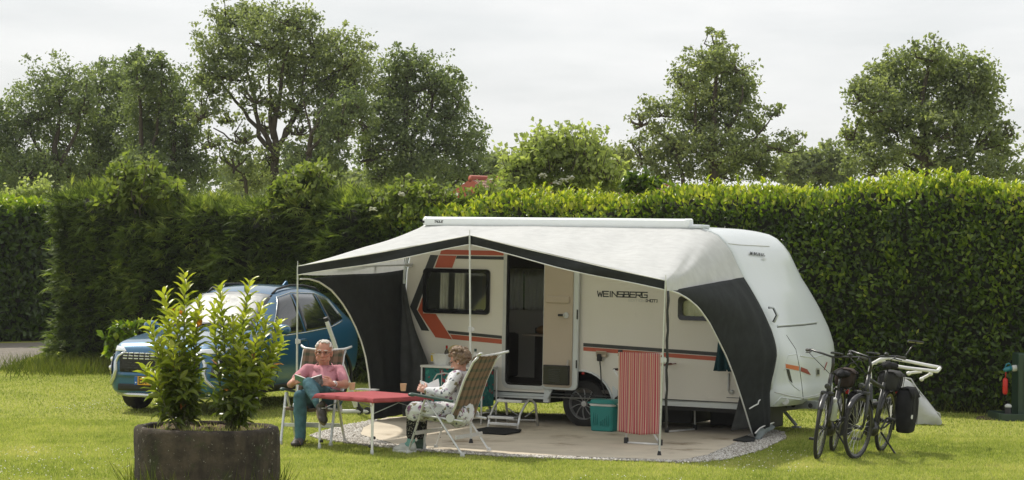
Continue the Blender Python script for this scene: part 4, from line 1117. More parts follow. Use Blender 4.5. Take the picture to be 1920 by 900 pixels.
mb = MB(); mb.box((.3, 1.2, 2.56), (.5, .5, .07), bev=.02); mb.build('roof_hatch', m_grey, cv, smooth=True)

# awning rail with its rope-like cover strip along the edge of the wall
RAIL = [(-2.555, .50), (-2.58, .9), (-2.585, 1.4), (-2.565, 1.9), (-2.50, 2.25), (-2.41, 2.43), (-2.28, 2.495), (-1.9, 2.515), (1.3, 2.512)] + [(p[0], p[1]) for p in PROF[11:29]] + [(2.50, .60)]
mb = MB(); mb.tube([(p[0], -.012, p[1]) for p in RAIL], .022, n=8, flat=.8); mb.build('awning_rail', m_white, cv, smooth=True)
mb = MB()
for i in range(19, len(RAIL) - 1):
    for k_ in range(4):
        f_ = k_ / 4; p = Vector((RAIL[i][0], -.028, RAIL[i][1])).lerp(Vector((RAIL[i + 1][0], -.028, RAIL[i + 1][1])), f_); mb.ell((p.x - .012, p.y, p.z), (.020, .012, .018), n=8, m=5)
mb.build('keder_strip', m_curt, cv, smooth=True)

# front panel: things stuck to the curved nose are laid on its real surface
bvh = BVHTree.FromPolygons([wmat(cv) @ v.co for v in shell.data.vertices], [tuple(p.vertices) for p in shell.data.polygons])
def on_nose(px, py, off=.004):
    u, v = UV(px, py); d = Vector((u, 1, -v)).normalized()
    h = bvh.ray_cast(Vector((0, 0, CAM_H)), d)
    if h[0] is None: return None
    nn = h[1] if h[1].dot(d) < 0 else -h[1]
    return h[0] + nn * off
def nose_patch(name, q, m, off=.005, nu=8, nv=3, parent=None):
    """q: four corners in order; a patch that follows the surface"""
    mb = MB(); rows = []
    for i in range(nv + 1):
        row = []
        for j in range(nu + 1):
            a, b_ = j / nu, i / nv
            px = (q[0][0] * (1 - a) + q[1][0] * a) * (1 - b_) + (q[3][0] * (1 - a) + q[2][0] * a) * b_
            py = (q[0][1] * (1 - a) + q[1][1] * a) * (1 - b_) + (q[3][1] * (1 - a) + q[2][1] * a) * b_
            row.append(on_nose(px, py, off))
        if None in row: continue
        rows.append(row)
    if len(rows) < 2: return None
    mb.grid(rows, uv=False); return mb.build(name, m, parent or cv, world=True, smooth=True)
def nose_line(name, pts, r, m, off=.003, n=10, flat=1.0):
    q = []
    for (a, b_) in zip(pts[:-1], pts[1:]):
        for k in range(n): q.append(on_nose(a[0] + (b_[0] - a[0]) * k / n, a[1] + (b_[1] - a[1]) * k / n, off))
    q.append(on_nose(*pts[-1], off)); q = [p for p in q if p is not None]
    if len(q) < 2: return None
    mb = MB(); mb.tube(q, r, n=6, flat=flat); return mb.build(name, m, cv, world=True, smooth=True)
nose_patch('front_stripe', [(1472, 682), (1497.5, 687), (1497.5, 695), (1473, 690)], m_orange2)
nose_patch('front_stripe', [(1501, 688), (1513, 692.5), (1520, 703.5), (1501, 696)], m_dred)
nose_patch('front_stripe', [(1473.5, 691.5), (1479.5, 692.5), (1485.5, 718.5), (1480, 714)], m_dgrey)
nose_patch('front_stripe', [(1549, 679), (1551, 679), (1545.5, 694), (1544, 694)], m_dred)
nose_patch('badge', [(1530, 690), (1536.5, 690), (1536.5, 705), (1530, 705)], m_alu)
nose_patch('badge_mark', [(1531.2, 693), (1535.3, 693), (1535.3, 702), (1531.2, 702)], m_dgrey, .008)
nose_line('seam', [(1474, 628), (1492, 655), (1499, 690), (1503, 720), (1506, 748)], .004, m_dgrey, .001)
nose_line('seam', [(1452, 735), (1480, 742), (1505, 746), (1530, 741), (1547, 735)], .006, m_grey, .001)
nose_line('crease', [(1470, 695), (1478, 666), (1494, 664)], .008, m_white, -.002)
nose_line('crease', [(1500, 667), (1525, 671), (1547, 664)], .010, m_white, -.002)
nose_line('crease', [(1479, 714), (1490, 726), (1499, 732)], .008, m_white, .000)
nose_line('crease', [(1450, 760), (1464, 745), (1503, 750)], .008, m_white, -.001)
nose_line('gas_locker_lip', [(1457, 611), (1480, 609.5), (1505, 607.5), (1531, 604.5)], .012, m_white, .002, flat=.8)
nose_line('gas_locker_gap', [(1457, 613.6), (1480, 612), (1505, 610), (1531, 607)], .006, m_dgrey, .000)
nose_line('roof_seam', [(1352, 455), (1385, 459), (1442, 462)], .008, m_grey, .000)
q = on_nose(1472, 753, .0)
if q is not None:
    mb = MB(); mb.lathe([(.045, 0), (.045, .012), (.03, .014), (.0001, .010)], 20, q, DV * .6 - NV * .8); mb.build('fog_lamp', m_grey, cv, world=True, smooth=True)
mb = MB()
pa, pb, pc = on_nose(1405, 478.5), on_nose(1432, 482), on_nose(1405, 473)
if pa and pb and pc:
    ex, ey = (pb - pa), (pc - pa); nn_ = ex.cross(ey).normalized(); nn_ = nn_ if nn_.dot(Vector((0, -1, 0))) > 0 else -nn_
    fnose = lambda x, y: pa + ex * x + ey * y + nn_ * .012
    lettering(mb, 'WEINSBERG', fnose, 0, 0, .098, 1.0, .05, .22); mb.build('lettering', m_dgrey, cv, world=True, fixn=False)
    mb = MB(); lettering(mb, '[HOT]', fnose, .85, -1.1, .05, .55, .03, .3); mb.build('lettering', m_grey, cv, world=True, fixn=False)
# grab handles either side of the front panel
for pts in ([(1443, 577), (1452, 577), (1458.5, 591), (1452, 604)], [(1516, 571), (1524, 571), (1531.5, 587), (1527, 598)]):
    base = [on_nose(min(p[0], 1530), p[1], .0) for p in (pts[0], pts[-1])]
    far_ = 0.6 if pts[0][0] < 1500 else 1.85
    mb = MB(); q = [hit(p[0], p[1], WC(0, 0.03 if pts[0][0] < 1500 else 1.98, 0), NV) for p in pts]
    mb.tube(q, .013, n=8); gh_ = mb.build('grab_handle', m_white, cv, world=True, smooth=True)
    mb = MB(); mb.tube([p + NV * .02 - DV * .02 for p in q], .016, n=6); mb.build('shadow_gap', m_dgrey, gh_, world=True, smooth=True)
# drawbar and stays
mb = MB()
for yy in (.55, 1.55):
    y1_ = .92 if yy < 1 else 1.18
    mb.prism([(2.0, .30), (3.35, .36), (3.35, .44), (2.0, .42)], (0, yy - .02, 0), (1, (y1_ - yy) / 1.35, 0), (0, 0, 1), (0, 1, 0), .04)
db = mb.build('drawbar', m_galv, cv, bevel=.005)
mb = MB(); mb.tube([(3.3, 1.05, .40), (3.62, 1.05, .42)], .035); mb.box((3.6, 1.05, .45), (.18, .09, .09), bev=.02); mb.build('coupling', m_black, db, smooth=True)
mb = MB(); mb.tube([(3.1, .95, .20), (3.1, .95, .80)], .025); mb.lathe([(.11, -.035), (.11, .035)], 18, (3.1, .95, .11), (0, 1, 0)); mb.build('jockey_wheel', m_black, db, auto=40)
mb = MB()
for uu in (2.55, 2.75, 2.95): mb.lathe([(.03, 0), (.03, .006), (.0001, .007)], 12, (uu, .55 + (uu - 2.0) * .27 - .024, .375), (0, -1, 0))
mb.build('punched_hole', m_black, db)
for (uu, yy) in ((-2.2, .3), (2.2, .35), (-2.2, 1.8), (2.2, 1.8)):
    mb = MB(); mb.tube([(uu - .25, yy, .30), (uu, yy, .04)], .022, n=6); mb.box((uu, yy, .02), (.1, .1, .02)); mb.build('corner_steady', m_galv, cv)
# ================================================================== AWNING
m_canvas = clothmat('canvas_white', (0.65, 0.662, 0.66), trans=0.27, bump=0.15, bscale=3.0)
m_char = clothmat('canvas_charcoal', (0.028, 0.031, 0.031), bump=0.3, bscale=4.0, var=0.2)
m_char2 = clothmat('canvas_grey', (0.075, 0.08, 0.08), bump=0.3, bscale=4.0, var=0.2)
m_mudg = clothmat('vinyl_grey', (0.20, 0.23, 0.235), rough=0.5, bump=0.3, bscale=8.0)
m_pipe = mat('piping_white', (0.75, 0.75, 0.73), 0.6)
m_pole = mat('pole_steel', (0.60, 0.62, 0.60), 0.35, metal=0.5, var=0.1, scale=20)
aw = thing('awning', 'white and charcoal canopy tent fixed along the caravan side on three poles', 'awning', WC(0, -1.5, 0), CROT)
def awl(p): return Vector((p[0], p[1] + 1.5, p[2]))          # caravan frame -> awning frame
FL = C(559, 499, -2.9); FC = C(883, 441, -2.888); FR = C(1249.5, 526, -2.988)
WR = -.03
def lerp_list(pts, n):
    pts = [Vector(p) for p in pts]; d = [0]
    for a, b_ in zip(pts[:-1], pts[1:]): d.append(d[-1] + (b_ - a).length)
    out = []
    for i in range(n):
        t_ = d[-1] * i / (n - 1); k = 0
        while k < len(d) - 2 and d[k + 1] < t_: k += 1
        seg = d[k + 1] - d[k]; out.append(pts[k].lerp(pts[k + 1], 0 if seg == 0 else (t_ - d[k]) / seg))
    return out
A_l = lerp_list([(-2.57, WR, 1.93), (-2.555, WR, 2.08), (-2.50, WR, 2.27), (-2.41, WR, 2.44), (-2.27, WR, 2.505)], 10)
A_t = lerp_list([(-2.27, WR, 2.505), (-1.9, WR, 2.525), (1.3, WR, 2.522), (1.58, WR, 2.508)], 40)
A_r = lerp_list([(p[0], WR, p[1]) for p in PROF[11:18]], 12)
dropL, dropR = .10, .11
B_l = lerp_list([FL - Vector((0, 0, dropL)), FL], 10)
B_t = lerp_list([FL, FC], 18) + lerp_list([FC, FR], 23)[1:]
B_r = lerp_list([FR, FR - Vector((-.01, 0, dropR))], 12)
A_ = A_l + A_t[1:] + A_r[1:]; B_ = B_l + B_t[1:] + B_r[1:]
rows = []
NT = 16
for i, (a, b_) in enumerate(zip(A_, B_)):
    row = []
    sside = min(1, max(0, min(i - 8, len(A_) - 12 - i) / 10))
    for j in range(NT + 1):
        t_ = j / NT; p = a.lerp(b_, t_)
        bel = math.sin(math.pi * t_)
        p.z -= bel * (.035 + .05 * sside)
        p.z += .012 * bel * math.sin(i * .55 + t_ * 4) + .010 * bel * math.sin(i * 1.3 - t_ * 7) * (1 - abs(2 * t_ - 1))
        if i < 10: p.x += bel * .10 * (1 - i / 10)
        if i > len(A_) - 13: p.x -= bel * .05 * (i - len(A_) + 13) / 12
        row.append(awl(p))
    rows.append(row)
mb = MB(); mb.grid(rows); can = mb.build('canopy', m_canvas, aw, smooth=True)
# front valance with white piping
for nm, seq in (('valance', lerp_list([FL, FC], 22)), ('valance', lerp_list([FC, FR], 30))):
    rws = []
    bot = []
    for i, p in enumerate(seq):
        f_ = i / (len(seq) - 1); col = []
        lift = .035 * math.sin(math.pi * f_)
        for j in range(5):
            h = j / 4; q = p + Vector((0, -.012 - .02 * math.sin(h * 3 + i * .35) * math.sin(math.pi * f_) , -h * (.105 - .006 * math.sin(f_ * 9)) + lift * (1 - h) * .3 - lift * .6))
            col.append(awl(q))
        rws.append(col); bot.append(col[-1])
    mb = MB(); mb.grid(rws); va = mb.build(nm, m_char, aw, smooth=True, solid=.004)
    mb = MB(); mb.tube(bot, .007, n=6); mb.build('piping', m_pipe, va, smooth=True)
    mb = MB(); mb.tube([r[0] for r in rws], .006, n=6); mb.build('hem', m_pipe, va, smooth=True)
# left end wall, arched
pL0, pL1 = WC(-2.3, -2.9, 0), WC(-2.57, WR, 0)
nL = (pL1 - pL0).cross(Vector((0, 0, 1))).normalized()
arch_l = [CW(hit(p[0], p[1], pL0, nL)) for p in [(564, 523), (580, 523), (600, 529), (622, 544), (641, 566), (656, 590), (668, 614), (679, 642), (687, 672), (692, 705), (695, 740), (697, 768), (698, 792)]]
arch_l[-1].z = max(arch_l[-1].z, .03)
ns = 26
outer = lerp_list(arch_l, ns)
inner = lerp_list([(-2.57, WR, 1.93), (-2.575, WR, 1.5), (-2.575, WR, .9), (-2.555, WR, .5), (-2.53, WR, .05)], ns)
rws = []
for i in range(ns):
    rws.append([awl(outer[i].lerp(inner[i], j / 14) + Vector((.020 * math.sin(j * 1.1 + i * .1) * math.sin(math.pi * j / 14), 0, 0))) for j in range(15)])
mb = MB(); mb.grid(rws); wl = mb.build('side_wall', m_char, aw, smooth=True, solid=.003)
mb = MB(); mb.tube([awl(p + Vector((0, -.01, 0))) for p in outer], .011, n=6); mb.build('piping', m_pipe, wl, smooth=True)
# lighter inner flap hugging the caravan tail
ed = [C(*p, -.10) for p in [(758, 532), (764, 562), (772, 592), (782, 622), (795, 655), (806, 682), (806, 700), (803, 740), (800, 792)]]
edn = lerp_list(ed, 16); inn = lerp_list([(-2.56, -.06, ed[0].z), (-2.55, -.06, .5), (-2.52, -.06, .03)], 16)
edn[-1].z = max(.03, edn[-1].z)
mb = MB(); mb.grid([[awl(inn[i].lerp(edn[i], j / 8) + Vector((0, -.03 * math.sin(j * 1.6 + i * .2), 0))) for j in range(9)] for i in range(16)]); mb.build('inner_flap', m_char2, aw, smooth=True, solid=.003)
# right end wall
pR = WC(2.345, -2.9, 0)
arch_r = [CW(hit(p[0], p[1], pR, DV)) for p in [(1256, 545), (1270, 549), (1290, 560), (1310, 577), (1330, 605), (1347, 638), (1362, 668), (1376, 704), (1388, 740), (1399, 775), (1407, 803), (1414, 823)]]
ns = 30
outer = lerp_list(arch_r, ns)
inner = lerp_list([(p[0], WR, p[1]) for p in PROF[17:29]] + [(2.50, WR, .55), (2.52, WR - .02, .30), (2.53, WR - .05, .17)], ns)
outer[-1].z = max(.02, outer[-1].z)
rws = []
for i in range(ns):
    row = []
    for j in range(21):
        t_ = j / 20; p = outer[i].lerp(inner[i], t_)
        p.x += .05 * math.sin(math.pi * t_) * math.sin(math.pi * min(1, i / 12)) + .035 * math.sin(t_ * 26 + i * .12) * max(0, t_ - .45) * (1.0 if t_ < .97 else 0)
        row.append(awl(p))
    rws.append(row)
mb = MB(); mb.grid(rws); wr_ = mb.build('side_wall', m_char, aw, smooth=True, solid=.003)
mb = MB(); mb.tube([awl(p + Vector((.004, -.012, 0))) for p in outer], .010, n=6); mb.build('piping', m_pipe, wr_, smooth=True)
zz = [hit(p[0], p[1], WC(2.43, -.3, 0), DV) for p in [(1404, 766), (1412, 761), (1420, 757), (1421, 752), (1428, 745), (1437, 737)]]
mb = MB(); mb.tube([awl(CW(p)) + Vector((.015, -.015, 0)) for p in zz], .008, n=6); mb.build('tape', m_pipe, wr_, smooth=True)
# grey mud skirt at its foot
ms_t = [CW(hit(p[0], p[1], WC(2.44, 0, 0), DV)) for p in [(1412, 812), (1420, 803), (1427, 799), (1447, 792)]]
ms_b = [CW(hit(p[0], p[1], WC(2.46, 0, 0), DV)) for p in [(1416, 828), (1424, 822), (1434, 813), (1448, 801)]]
for p in ms_b: p.z = max(.012, p.z)
mb = MB(); mb.grid([[awl(a.lerp(b_, j / 4) + Vector((.02 + .02 * math.sin(j * 1.7 + k), 0, 0))) for j in range(5)] for k, (a, b_) in enumerate(zip(lerp_list(ms_t, 9), lerp_list(ms_b, 9)))]); mk = mb.build('mud_skirt', m_mudg, aw, smooth=True, solid=.003)
mb = MB(); mb.tube([awl(p + Vector((.03, -.01, 0))) for p in lerp_list(ms_t, 9)], .008, n=6); mb.build('tape', m_pipe, mk, smooth=True)
gp_ = [CG(*p, .024) for p in [(1374, 826), (1400, 818), (1416, 822), (1415, 828), (1395, 829)]]
mb = MB(); mb.prism([(p.x, p.y) for p in gp_], awl((0, 0, .024)), (1, 0, 0), (0, 1, 0), (0, 0, 1), .012); mb.build('ground_flap', m_char, aw)
# inner dark flap at the nose end
ed = [C(*p, -.12) for p in [(1398, 690), (1390, 735), (1380, 775), (1370, 808)]]; ri = [C(*p, -.12) for p in [(1404, 690), (1410, 735), (1418, 775), (1424, 800)]]
ed = lerp_list(ed, 12); ri = lerp_list(ri, 12)
mb = MB(); mb.grid([[awl(a.lerp(b_, j / 5) + Vector((0, -.02 * math.sin(j * 1.5 + i * .3), 0))) for j in range(6)] for i, (a, b_) in enumerate(zip(ed, ri))]); mb.build('inner_flap', m_char2, aw, smooth=True, solid=.003)
# poles
def pole(top, foot, r, nm='pole', m=m_pole):
    mb = MB(); a, b_ = awl(top), awl(foot); mid = a.lerp(b_, .45)
    mb.tube([a + Vector((0, 0, .06)), a], .004, n=6); mb.tube([a, mid], r * .8, n=8); mb.tube([mid, b_], r, n=8)
    o = mb.build(nm, m, aw, auto=40)
    c_ = MB(); c_.lathe([(r * 1.7, -.03), (r * 1.7, .03)], 10, mid); c_.box(mid + Vector((r * 2.2, 0, 0)), (.035, .02, .045), bev=.004); c_.build('clamp', m_grey, o, auto=40)
    f_ = MB(); f_.lathe([(r * 2.2, 0), (r * 1.4, .05), (r, .07)], 10, b_); f_.build('foot', m_black, o, auto=40)
    return o
footC = CG(883, 834, .0); footR = CG(1236, 857)
pole(FL + Vector((0, -.01, 0)), Vector((FL.x + .02, FL.y, .0)), .013)
pole(FC + Vector((0, -.03, 0)), Vector((footC.x, footC.y, .0)), .014)
pr = pole(FR + Vector((0, -.02, 0)), Vector((footR.x, footR.y, 0)), .013)
mb = MB(); t0_ = FR + Vector((.025, -.01, -.11)); t1_ = Vector((footR.x + .06, footR.y + .03, .30))
mb.tube([awl(t0_.lerp(t1_, k / 14) + Vector((.006 * math.sin(k * 2.1), 0, 0))) for k in range(15)], [.022 + .006 * (k % 2) for k in range(15)], n=7, flat=.5); mb.build('rolled_strap', m_black, aw, smooth=True)
a_, b_ = C(630, 500.5, -2.0), C(773, 496.5, -.06)
mb = MB(); mb.tube([awl(a_), awl(b_)], .010, n=7); ro = mb.build('tension_rod', m_pole, aw, smooth=True)
mb = MB(); q = awl(C(700, 501, -1.0)); mb.box(q, (.05, .05, .06), bev=.008); mb.build('clamp', m_grey, ro)
mb = MB(); mb.box(awl(C(768, 497, -.03)), (.075, .04, .05), bev=.006); mb.build('wall_bracket', m_grey, ro)
# ================================================================== CAR
def paint(name, col):
    m = mat(name, col, 0.32, 0.35, var=0.03, scale=1.5, coat=1.0)
    return m
m_blue = paint('car_blue', (0.012, 0.105, 0.215))
m_glassd = mat('car_glass_dark', (0.012, 0.014, 0.015), 0.06, coat=0.6, var=0.1)
m_silver = mat('bright_trim', (0.65, 0.67, 0.68), 0.25, metal=0.75, var=0.05)
m_lamp = mat('lamp_clear', (0.75, 0.78, 0.80), 0.12, metal=0.3, coat=1.0)
m_plate = mat('plate_yellow', (0.72, 0.38, 0.02), 0.4, var=0.03)
m_plblue = mat('plate_blue', (0.02, 0.12, 0.42), 0.4)
m_foil = mat('screen_foil', (0.27, 0.28, 0.28), 0.5, metal=0.1, var=0.45, scale=5, bump=1.0, bscale=6)
HEAD = R(21)
hv = Vector((-math.sin(HEAD), -math.cos(HEAD), 0)); lv = Vector((math.cos(HEAD), -math.sin(HEAD), 0))
cwp = G(263, 766)
CARO = cwp - hv * 1.32 + lv * 0.77
crot = math.atan2(hv.y, hv.x)
car = thing('car', 'blue SUV parked by the conifer hedge with a silver screen behind its windscreen', 'car', CARO, crot)
# stations: x, sill z, half width, belt z, top z, top half width
STN = [(2.16, .30, .60, .62, .74, .50), (2.12, .24, .74, .66, .84, .62), (2.02, .22, .82, .72, .92, .70), (1.85, .22, .87, .78, .955, .74), (1.45, .24, .905, .86, 1.01, .76), (1.05, .24, .905, .92, 1.055, .77),
       (.92, .24, .905, .94, 1.08, .77), (.60, .24, .905, .965, 1.27, .70), (.25, .24, .905, .98, 1.48, .64), (-.02, .24, .905, .99, 1.60, .61), (-.5, .24, .905, 1.01, 1.665, .60), (-1.0, .24, .905, 1.04, 1.655, .595), (-1.4, .25, .90, 1.08, 1.61, .58), (-1.72, .27, .89, 1.12, 1.52, .55), (-1.98, .32, .86, 1.12, 1.34, .56), (-2.14, .38, .82, 1.08, 1.17, .60), (-2.22, .42, .76, .98, 1.02, .62), (-2.24, .50, .66, .80, .86, .56)]
def ring(s):
    x, zs, hw, zb_, zt, tw = s
    gh = zt - zb_
    pts = [(0, zs - .01), (hw * .80, zs), (hw * .955, zs + .05), (hw * .985, zs + (zb_ - zs) * .35), (hw, zs + (zb_ - zs) * .62), (hw * .985, zs + (zb_ - zs) * .86), (hw * .95, zb_), (hw * .95 + (tw - hw * .95) * .35, zb_ + gh * .35), (tw + (hw * .95 - tw) * .28, zb_ + gh * .70), (tw, zb_ + gh * .90), (tw * .86, zt - gh * .02 - .005), (tw * .45, zt + .012), (0, zt + .02)]
    return [Vector((x, y, z)) for y, z in pts]
rws = []
for s in STN:
    r = ring(s); rws.append(r + [Vector((p.x, -p.y, p.z)) for p in r[-2:0:-1]])
mb = MB(); mb.grid(rws, uv=False, closed=True); mb.add(rws[0], [tuple(range(len(rws[0])))]); mb.add(rws[-1], [tuple(range(len(rws[-1])))])
body = mb.build('body', m_blue, car, smooth=True, sub=2)
# wheel arches are cut through the flanks
cut = MB()
for wx in (1.32, -1.35):
    for sg in (-1, 1): cut.lathe([(.385, -.18), (.385, .22)], 28, (wx, sg * .84, .34), (0, sg, 0))
co = cut.build('cutter', m_black, car)
md = body.modifiers.new('cut', 'BOOLEAN'); md.operation = 'DIFFERENCE'; md.object = co; md.solver = 'EXACT'
dg = bpy.context.evaluated_depsgraph_get(); dg.update()
me2 = bpy.data.meshes.new_from_object(body.evaluated_get(dg)); body.modifiers.clear(); body.data = me2
bpy.data.objects.remove(co)
for p in me2.polygons: p.use_smooth = True
me2.set_sharp_from_angle(angle=R(38))
for sg in (-1, 1):
    for wx in (1.32, -1.35):
        mb = MB(); pts = [(wx + .39 * math.cos(R(a)), sg * .895, .34 + .39 * math.sin(R(a))) for a in range(-12, 193, 12)]; mb.tube(pts, .028, n=8, flat=.7); mb.build('arch_trim', m_black, car, smooth=True)
        wheel(car, (wx, sg * .80, .34), .34, .21, (0, sg, 0), m_rim, spokes=8, twist=.2)
bv = BVHTree.FromPolygons([v.co for v in me2.vertices], [tuple(p.vertices) for p in me2.polygons])
def car_patch(name, q, m, axis, off=.006, nu=10, nv=6, parent=None):
    """q: corners (a, b) in the plane seen along axis ('x' front, 'y' left, '-y' right, 'z' top)"""
    rows = []
    for i in range(nv + 1):
        row = []
        for j in range(nu + 1):
            a, b_ = j / nu, i / nv
            A = (q[0][0] * (1 - a) + q[1][0] * a) * (1 - b_) + (q[3][0] * (1 - a) + q[2][0] * a) * b_
            B = (q[0][1] * (1 - a) + q[1][1] * a) * (1 - b_) + (q[3][1] * (1 - a) + q[2][1] * a) * b_
            if axis == 'x': o_, d_ = Vector((4, A, B)), Vector((-1, 0, 0))
            elif axis == 'y': o_, d_ = Vector((A, 3, B)), Vector((0, -1, 0))
            elif axis == '-y': o_, d_ = Vector((A, -3, B)), Vector((0, 1, 0))
            else: o_, d_ = Vector((A, B, 4)), Vector((0, 0, -1))
            h = bv.ray_cast(o_, d_)
            if h[0] is None: row.append(None)
            else: row.append(h[0] + (h[1] if h[1].dot(d_) < 0 else -h[1]) * off)
        rows.append(row)
    rows = [r for r in rows if None not in r]
    if len(rows) < 2: return None
    mb = MB(); mb.grid(rows, uv=False); return mb.build(name, m, parent or car, smooth=True, solid=.004)
scr = car_patch('windscreen', [(.93, -.66), (.93, .66), (.06, .53), (.06, -.53)], m_glassd, 'z', .004, 12, 8)
car_patch('sun_screen', [(.87, -.61), (.87, .61), (.10, .50), (.10, -.50)], m_foil, 'z', .010, 14, 10, scr)
for sg, ax in ((1, 'y'), (-1, '-y')):
    car_patch('side_window', [(.62, 1.00), (-.30, 1.04), (-.30, 1.55), (.05, 1.50)], m_glassd, ax, .006)
    car_patch('side_window', [(-.36, 1.04), (-1.12, 1.09), (-1.02, 1.54), (-.36, 1.55)], m_glassd, ax, .006)
    car_patch('side_window', [(-1.18, 1.10), (-1.62, 1.19), (-1.40, 1.46), (-1.08, 1.53)], m_glassd, ax, .006)
    tr_ = [(.66, .985), (-.30, 1.025), (-1.12, 1.075), (-1.66, 1.175)]
    for nm, pl, mm_ in (('window_trim', tr_, m_silver), ('window_trim', [(.66, .99), (.05, 1.515), (-.35, 1.575), (-1.05, 1.555), (-1.45, 1.47), (-1.66, 1.18)], m_silver)):
        pts = []
        for (a, b_) in zip(pl[:-1], pl[1:]):
            for k in range(6):
                f_ = k / 6; h = bv.ray_cast(Vector((a[0] + (b_[0] - a[0]) * f_, sg * 3, a[1] + (b_[1] - a[1]) * f_)), Vector((0, -sg, 0)))
                if h[0] is not None: pts.append(h[0] + Vector((0, sg * .004, 0)))
        mb = MB(); mb.tube(pts, .008, n=6); mb.build(nm, mm_, car, smooth=True)
    for x0 in (.60, -.33, -1.22):                                       # shut lines
        pts = []
        for k in range(12):
            z_ = .36 + k * .05; h = bv.ray_cast(Vector((x0 - .03 * math.sin(k * .25), sg * 3, z_)), Vector((0, -sg, 0)))
            if h[0] is not None: pts.append(h[0])
        mb = MB(); mb.tube(pts, .006, n=5); mb.build('door_gap', m_black, car, smooth=True)
    for x0 in (-.18, -1.05):
        h = bv.ray_cast(Vector((x0, sg * 3, .93)), Vector((0, -sg, 0)))[0]
        mb = MB(); mb.box(h + Vector((0, sg * .02, 0)), (.17, .03, .03), bev=.01); mb.build('door_handle', m_blue, car, smooth=True)
    car_patch('sill_trim', [(.9, .27), (-.95, .28), (-.95, .36), (.9, .35)], m_black, ax, .010, 12, 2)
    mb = MB(); mb.tube([Vector((x_, sg * .50, bv.ray_cast(Vector((x_, sg * .50, 4)), Vector((0, 0, -1)))[0].z + dz_)) for x_, dz_ in ((.02, .0), (-.12, .035), (-.5, .04), (-.9, .04), (-1.3, .035), (-1.45, 0))], .016, n=7); mb.build('roof_rail', m_black, car, smooth=True)
    mb = MB(); mb.ell((.66, sg * 1.01, 1.09), (.075, .12, .075)); mi = mb.build('wing_mirror', m_blue, car, smooth=True)
    mb = MB(); mb.box((.66, sg * .92, 1.03), (.06, .14, .03), bev=.008); mb.build('arm', m_black, mi)
    # lamps: slim upper one, tall lower cluster framed by a bright sweep
    car_patch('headlight', [(sg * .50, .80), (sg * .78, .80), (sg * .80, .875), (sg * .56, .85)], m_lamp, 'x', .012, 8, 4)
    car_patch('lamp_cluster', [(sg * .72, .50), (sg * .82, .50), (sg * .84, .76), (sg * .74, .76)], m_glassd, 'x', .010, 5, 6)
    for zc in (.58, .69):
        h = bv.ray_cast(Vector((4, sg * .775, zc)), Vector((-1, 0, 0)))[0]
        if h: mb = MB(); mb.lathe([(.035, 0), (.03, .012), (.0001, .016)], 14, h + Vector((.008, 0, 0)), (1, sg * .4, 0)); mb.build('fog_light', m_lamp, car, smooth=True)
    pts = []
    for (yy, z_) in [(.52, .80), (.62, .74), (.66, .66), (.645, .56), (.67, .47), (.73, .40), (.77, .36)]:
        h = bv.ray_cast(Vector((4, sg * yy, z_)), Vector((-1, 0, 0)))[0]
        if h: pts.append(h + Vector((.012, 0, 0)))
    mb = MB(); mb.tube(pts, [.012, .02, .028, .03, .03, .028, .015][:len(pts)], n=8); mb.build('chrome_sweep', m_silver, car, smooth=True)
gr = car_patch('grille', [(-.58, .54), (.58, .54), (.60, .79), (-.60, .79)], m_black, 'x', .006, 14, 5)
for k in range(3):
    for j in range(13):
        y0 = -.53 + j * .082; z_ = .715 + k * .035
        h = bv.ray_cast(Vector((4, y0 + .03, z_)), Vector((-1, 0, 0)))[0]
        if h: mb = MB(); mb.box(h + Vector((.012, 0, 0)), (.02, .062, .016), bev=.004); mb.build('slat', m_silver, gr)
for k in range(4):
    for j in range(11):
        y0 = -.47 + j * .094 + (k % 2) * .04; z_ = .56 + k * .034
        h = bv.ray_cast(Vector((4, y0, z_)), Vector((-1, 0, 0)))[0]
        if h: mb = MB(); mb.box(h + Vector((.010, 0, 0)), (.012, .06, .010)); mb.build('mesh_bar', m_dgrey, gr)
car_patch('bumper_blade', [(-.60, .47), (.60, .47), (.60, .53), (-.60, .53)], m_blue, 'x', .02, 12, 2)
car_patch('lower_intake', [(-.62, .30), (.62, .30), (.60, .385), (-.60, .385)], m_black, 'x', .008, 12, 3)
mb = MB(); mb.tube([(1.98, -.70, .25), (2.13, -.45, .245), (2.17, 0, .245), (2.13, .45, .245), (1.98, .70, .25)], .03, n=8); mb.build('skid_plate', m_silver, car, smooth=True)
mb = MB(); mb.box((2.205, -.07, .435), (.02, .52, .11), bev=.004); pl = mb.build('licence_plate', m_plate, car)
mb = MB(); mb.box((2.217, -.308, .435), (.004, .044, .108)); mb.build('country_band', m_plblue, pl)
mb = MB(); fn = lambda x, y: (2.2175, x, y); lettering(mb, 'GK', fn, -.26, .40, .042, .075, .012, .45); mb.build('lettering', m_black, pl, fixn=False)
mb = MB(); mb.box((2.219, -.308, .41), (.002, .018, .016)); mb.build('country_letter', m_pipe, pl)
mb = MB(); mb.prism([(0, 0), (-.20, 0), (-.15, .075), (-.12, .075)], (-1.25, -.012, 1.645), (1, 0, 0), (0, 0, 1), (0, 1, 0), .024); mb.build('antenna_fin', m_blue, car, bevel=.006)
mb = MB(); mb.box((0, 0, .30), (3.9, 1.5, .12)); mb.build('underbody', m_black, car)
for sg in (-.32, .28):
    q = [bv.ray_cast(Vector((x_, y_, 4)), Vector((0, 0, -1)))[0] for x_, y_ in ((.96, sg + .1), (.9, sg + .2), (.84, sg + .42))]
    mb = MB(); mb.tube([p + Vector((0, 0, .018)) for p in q], .009, n=5); mb.build('wiper', m_black, car)

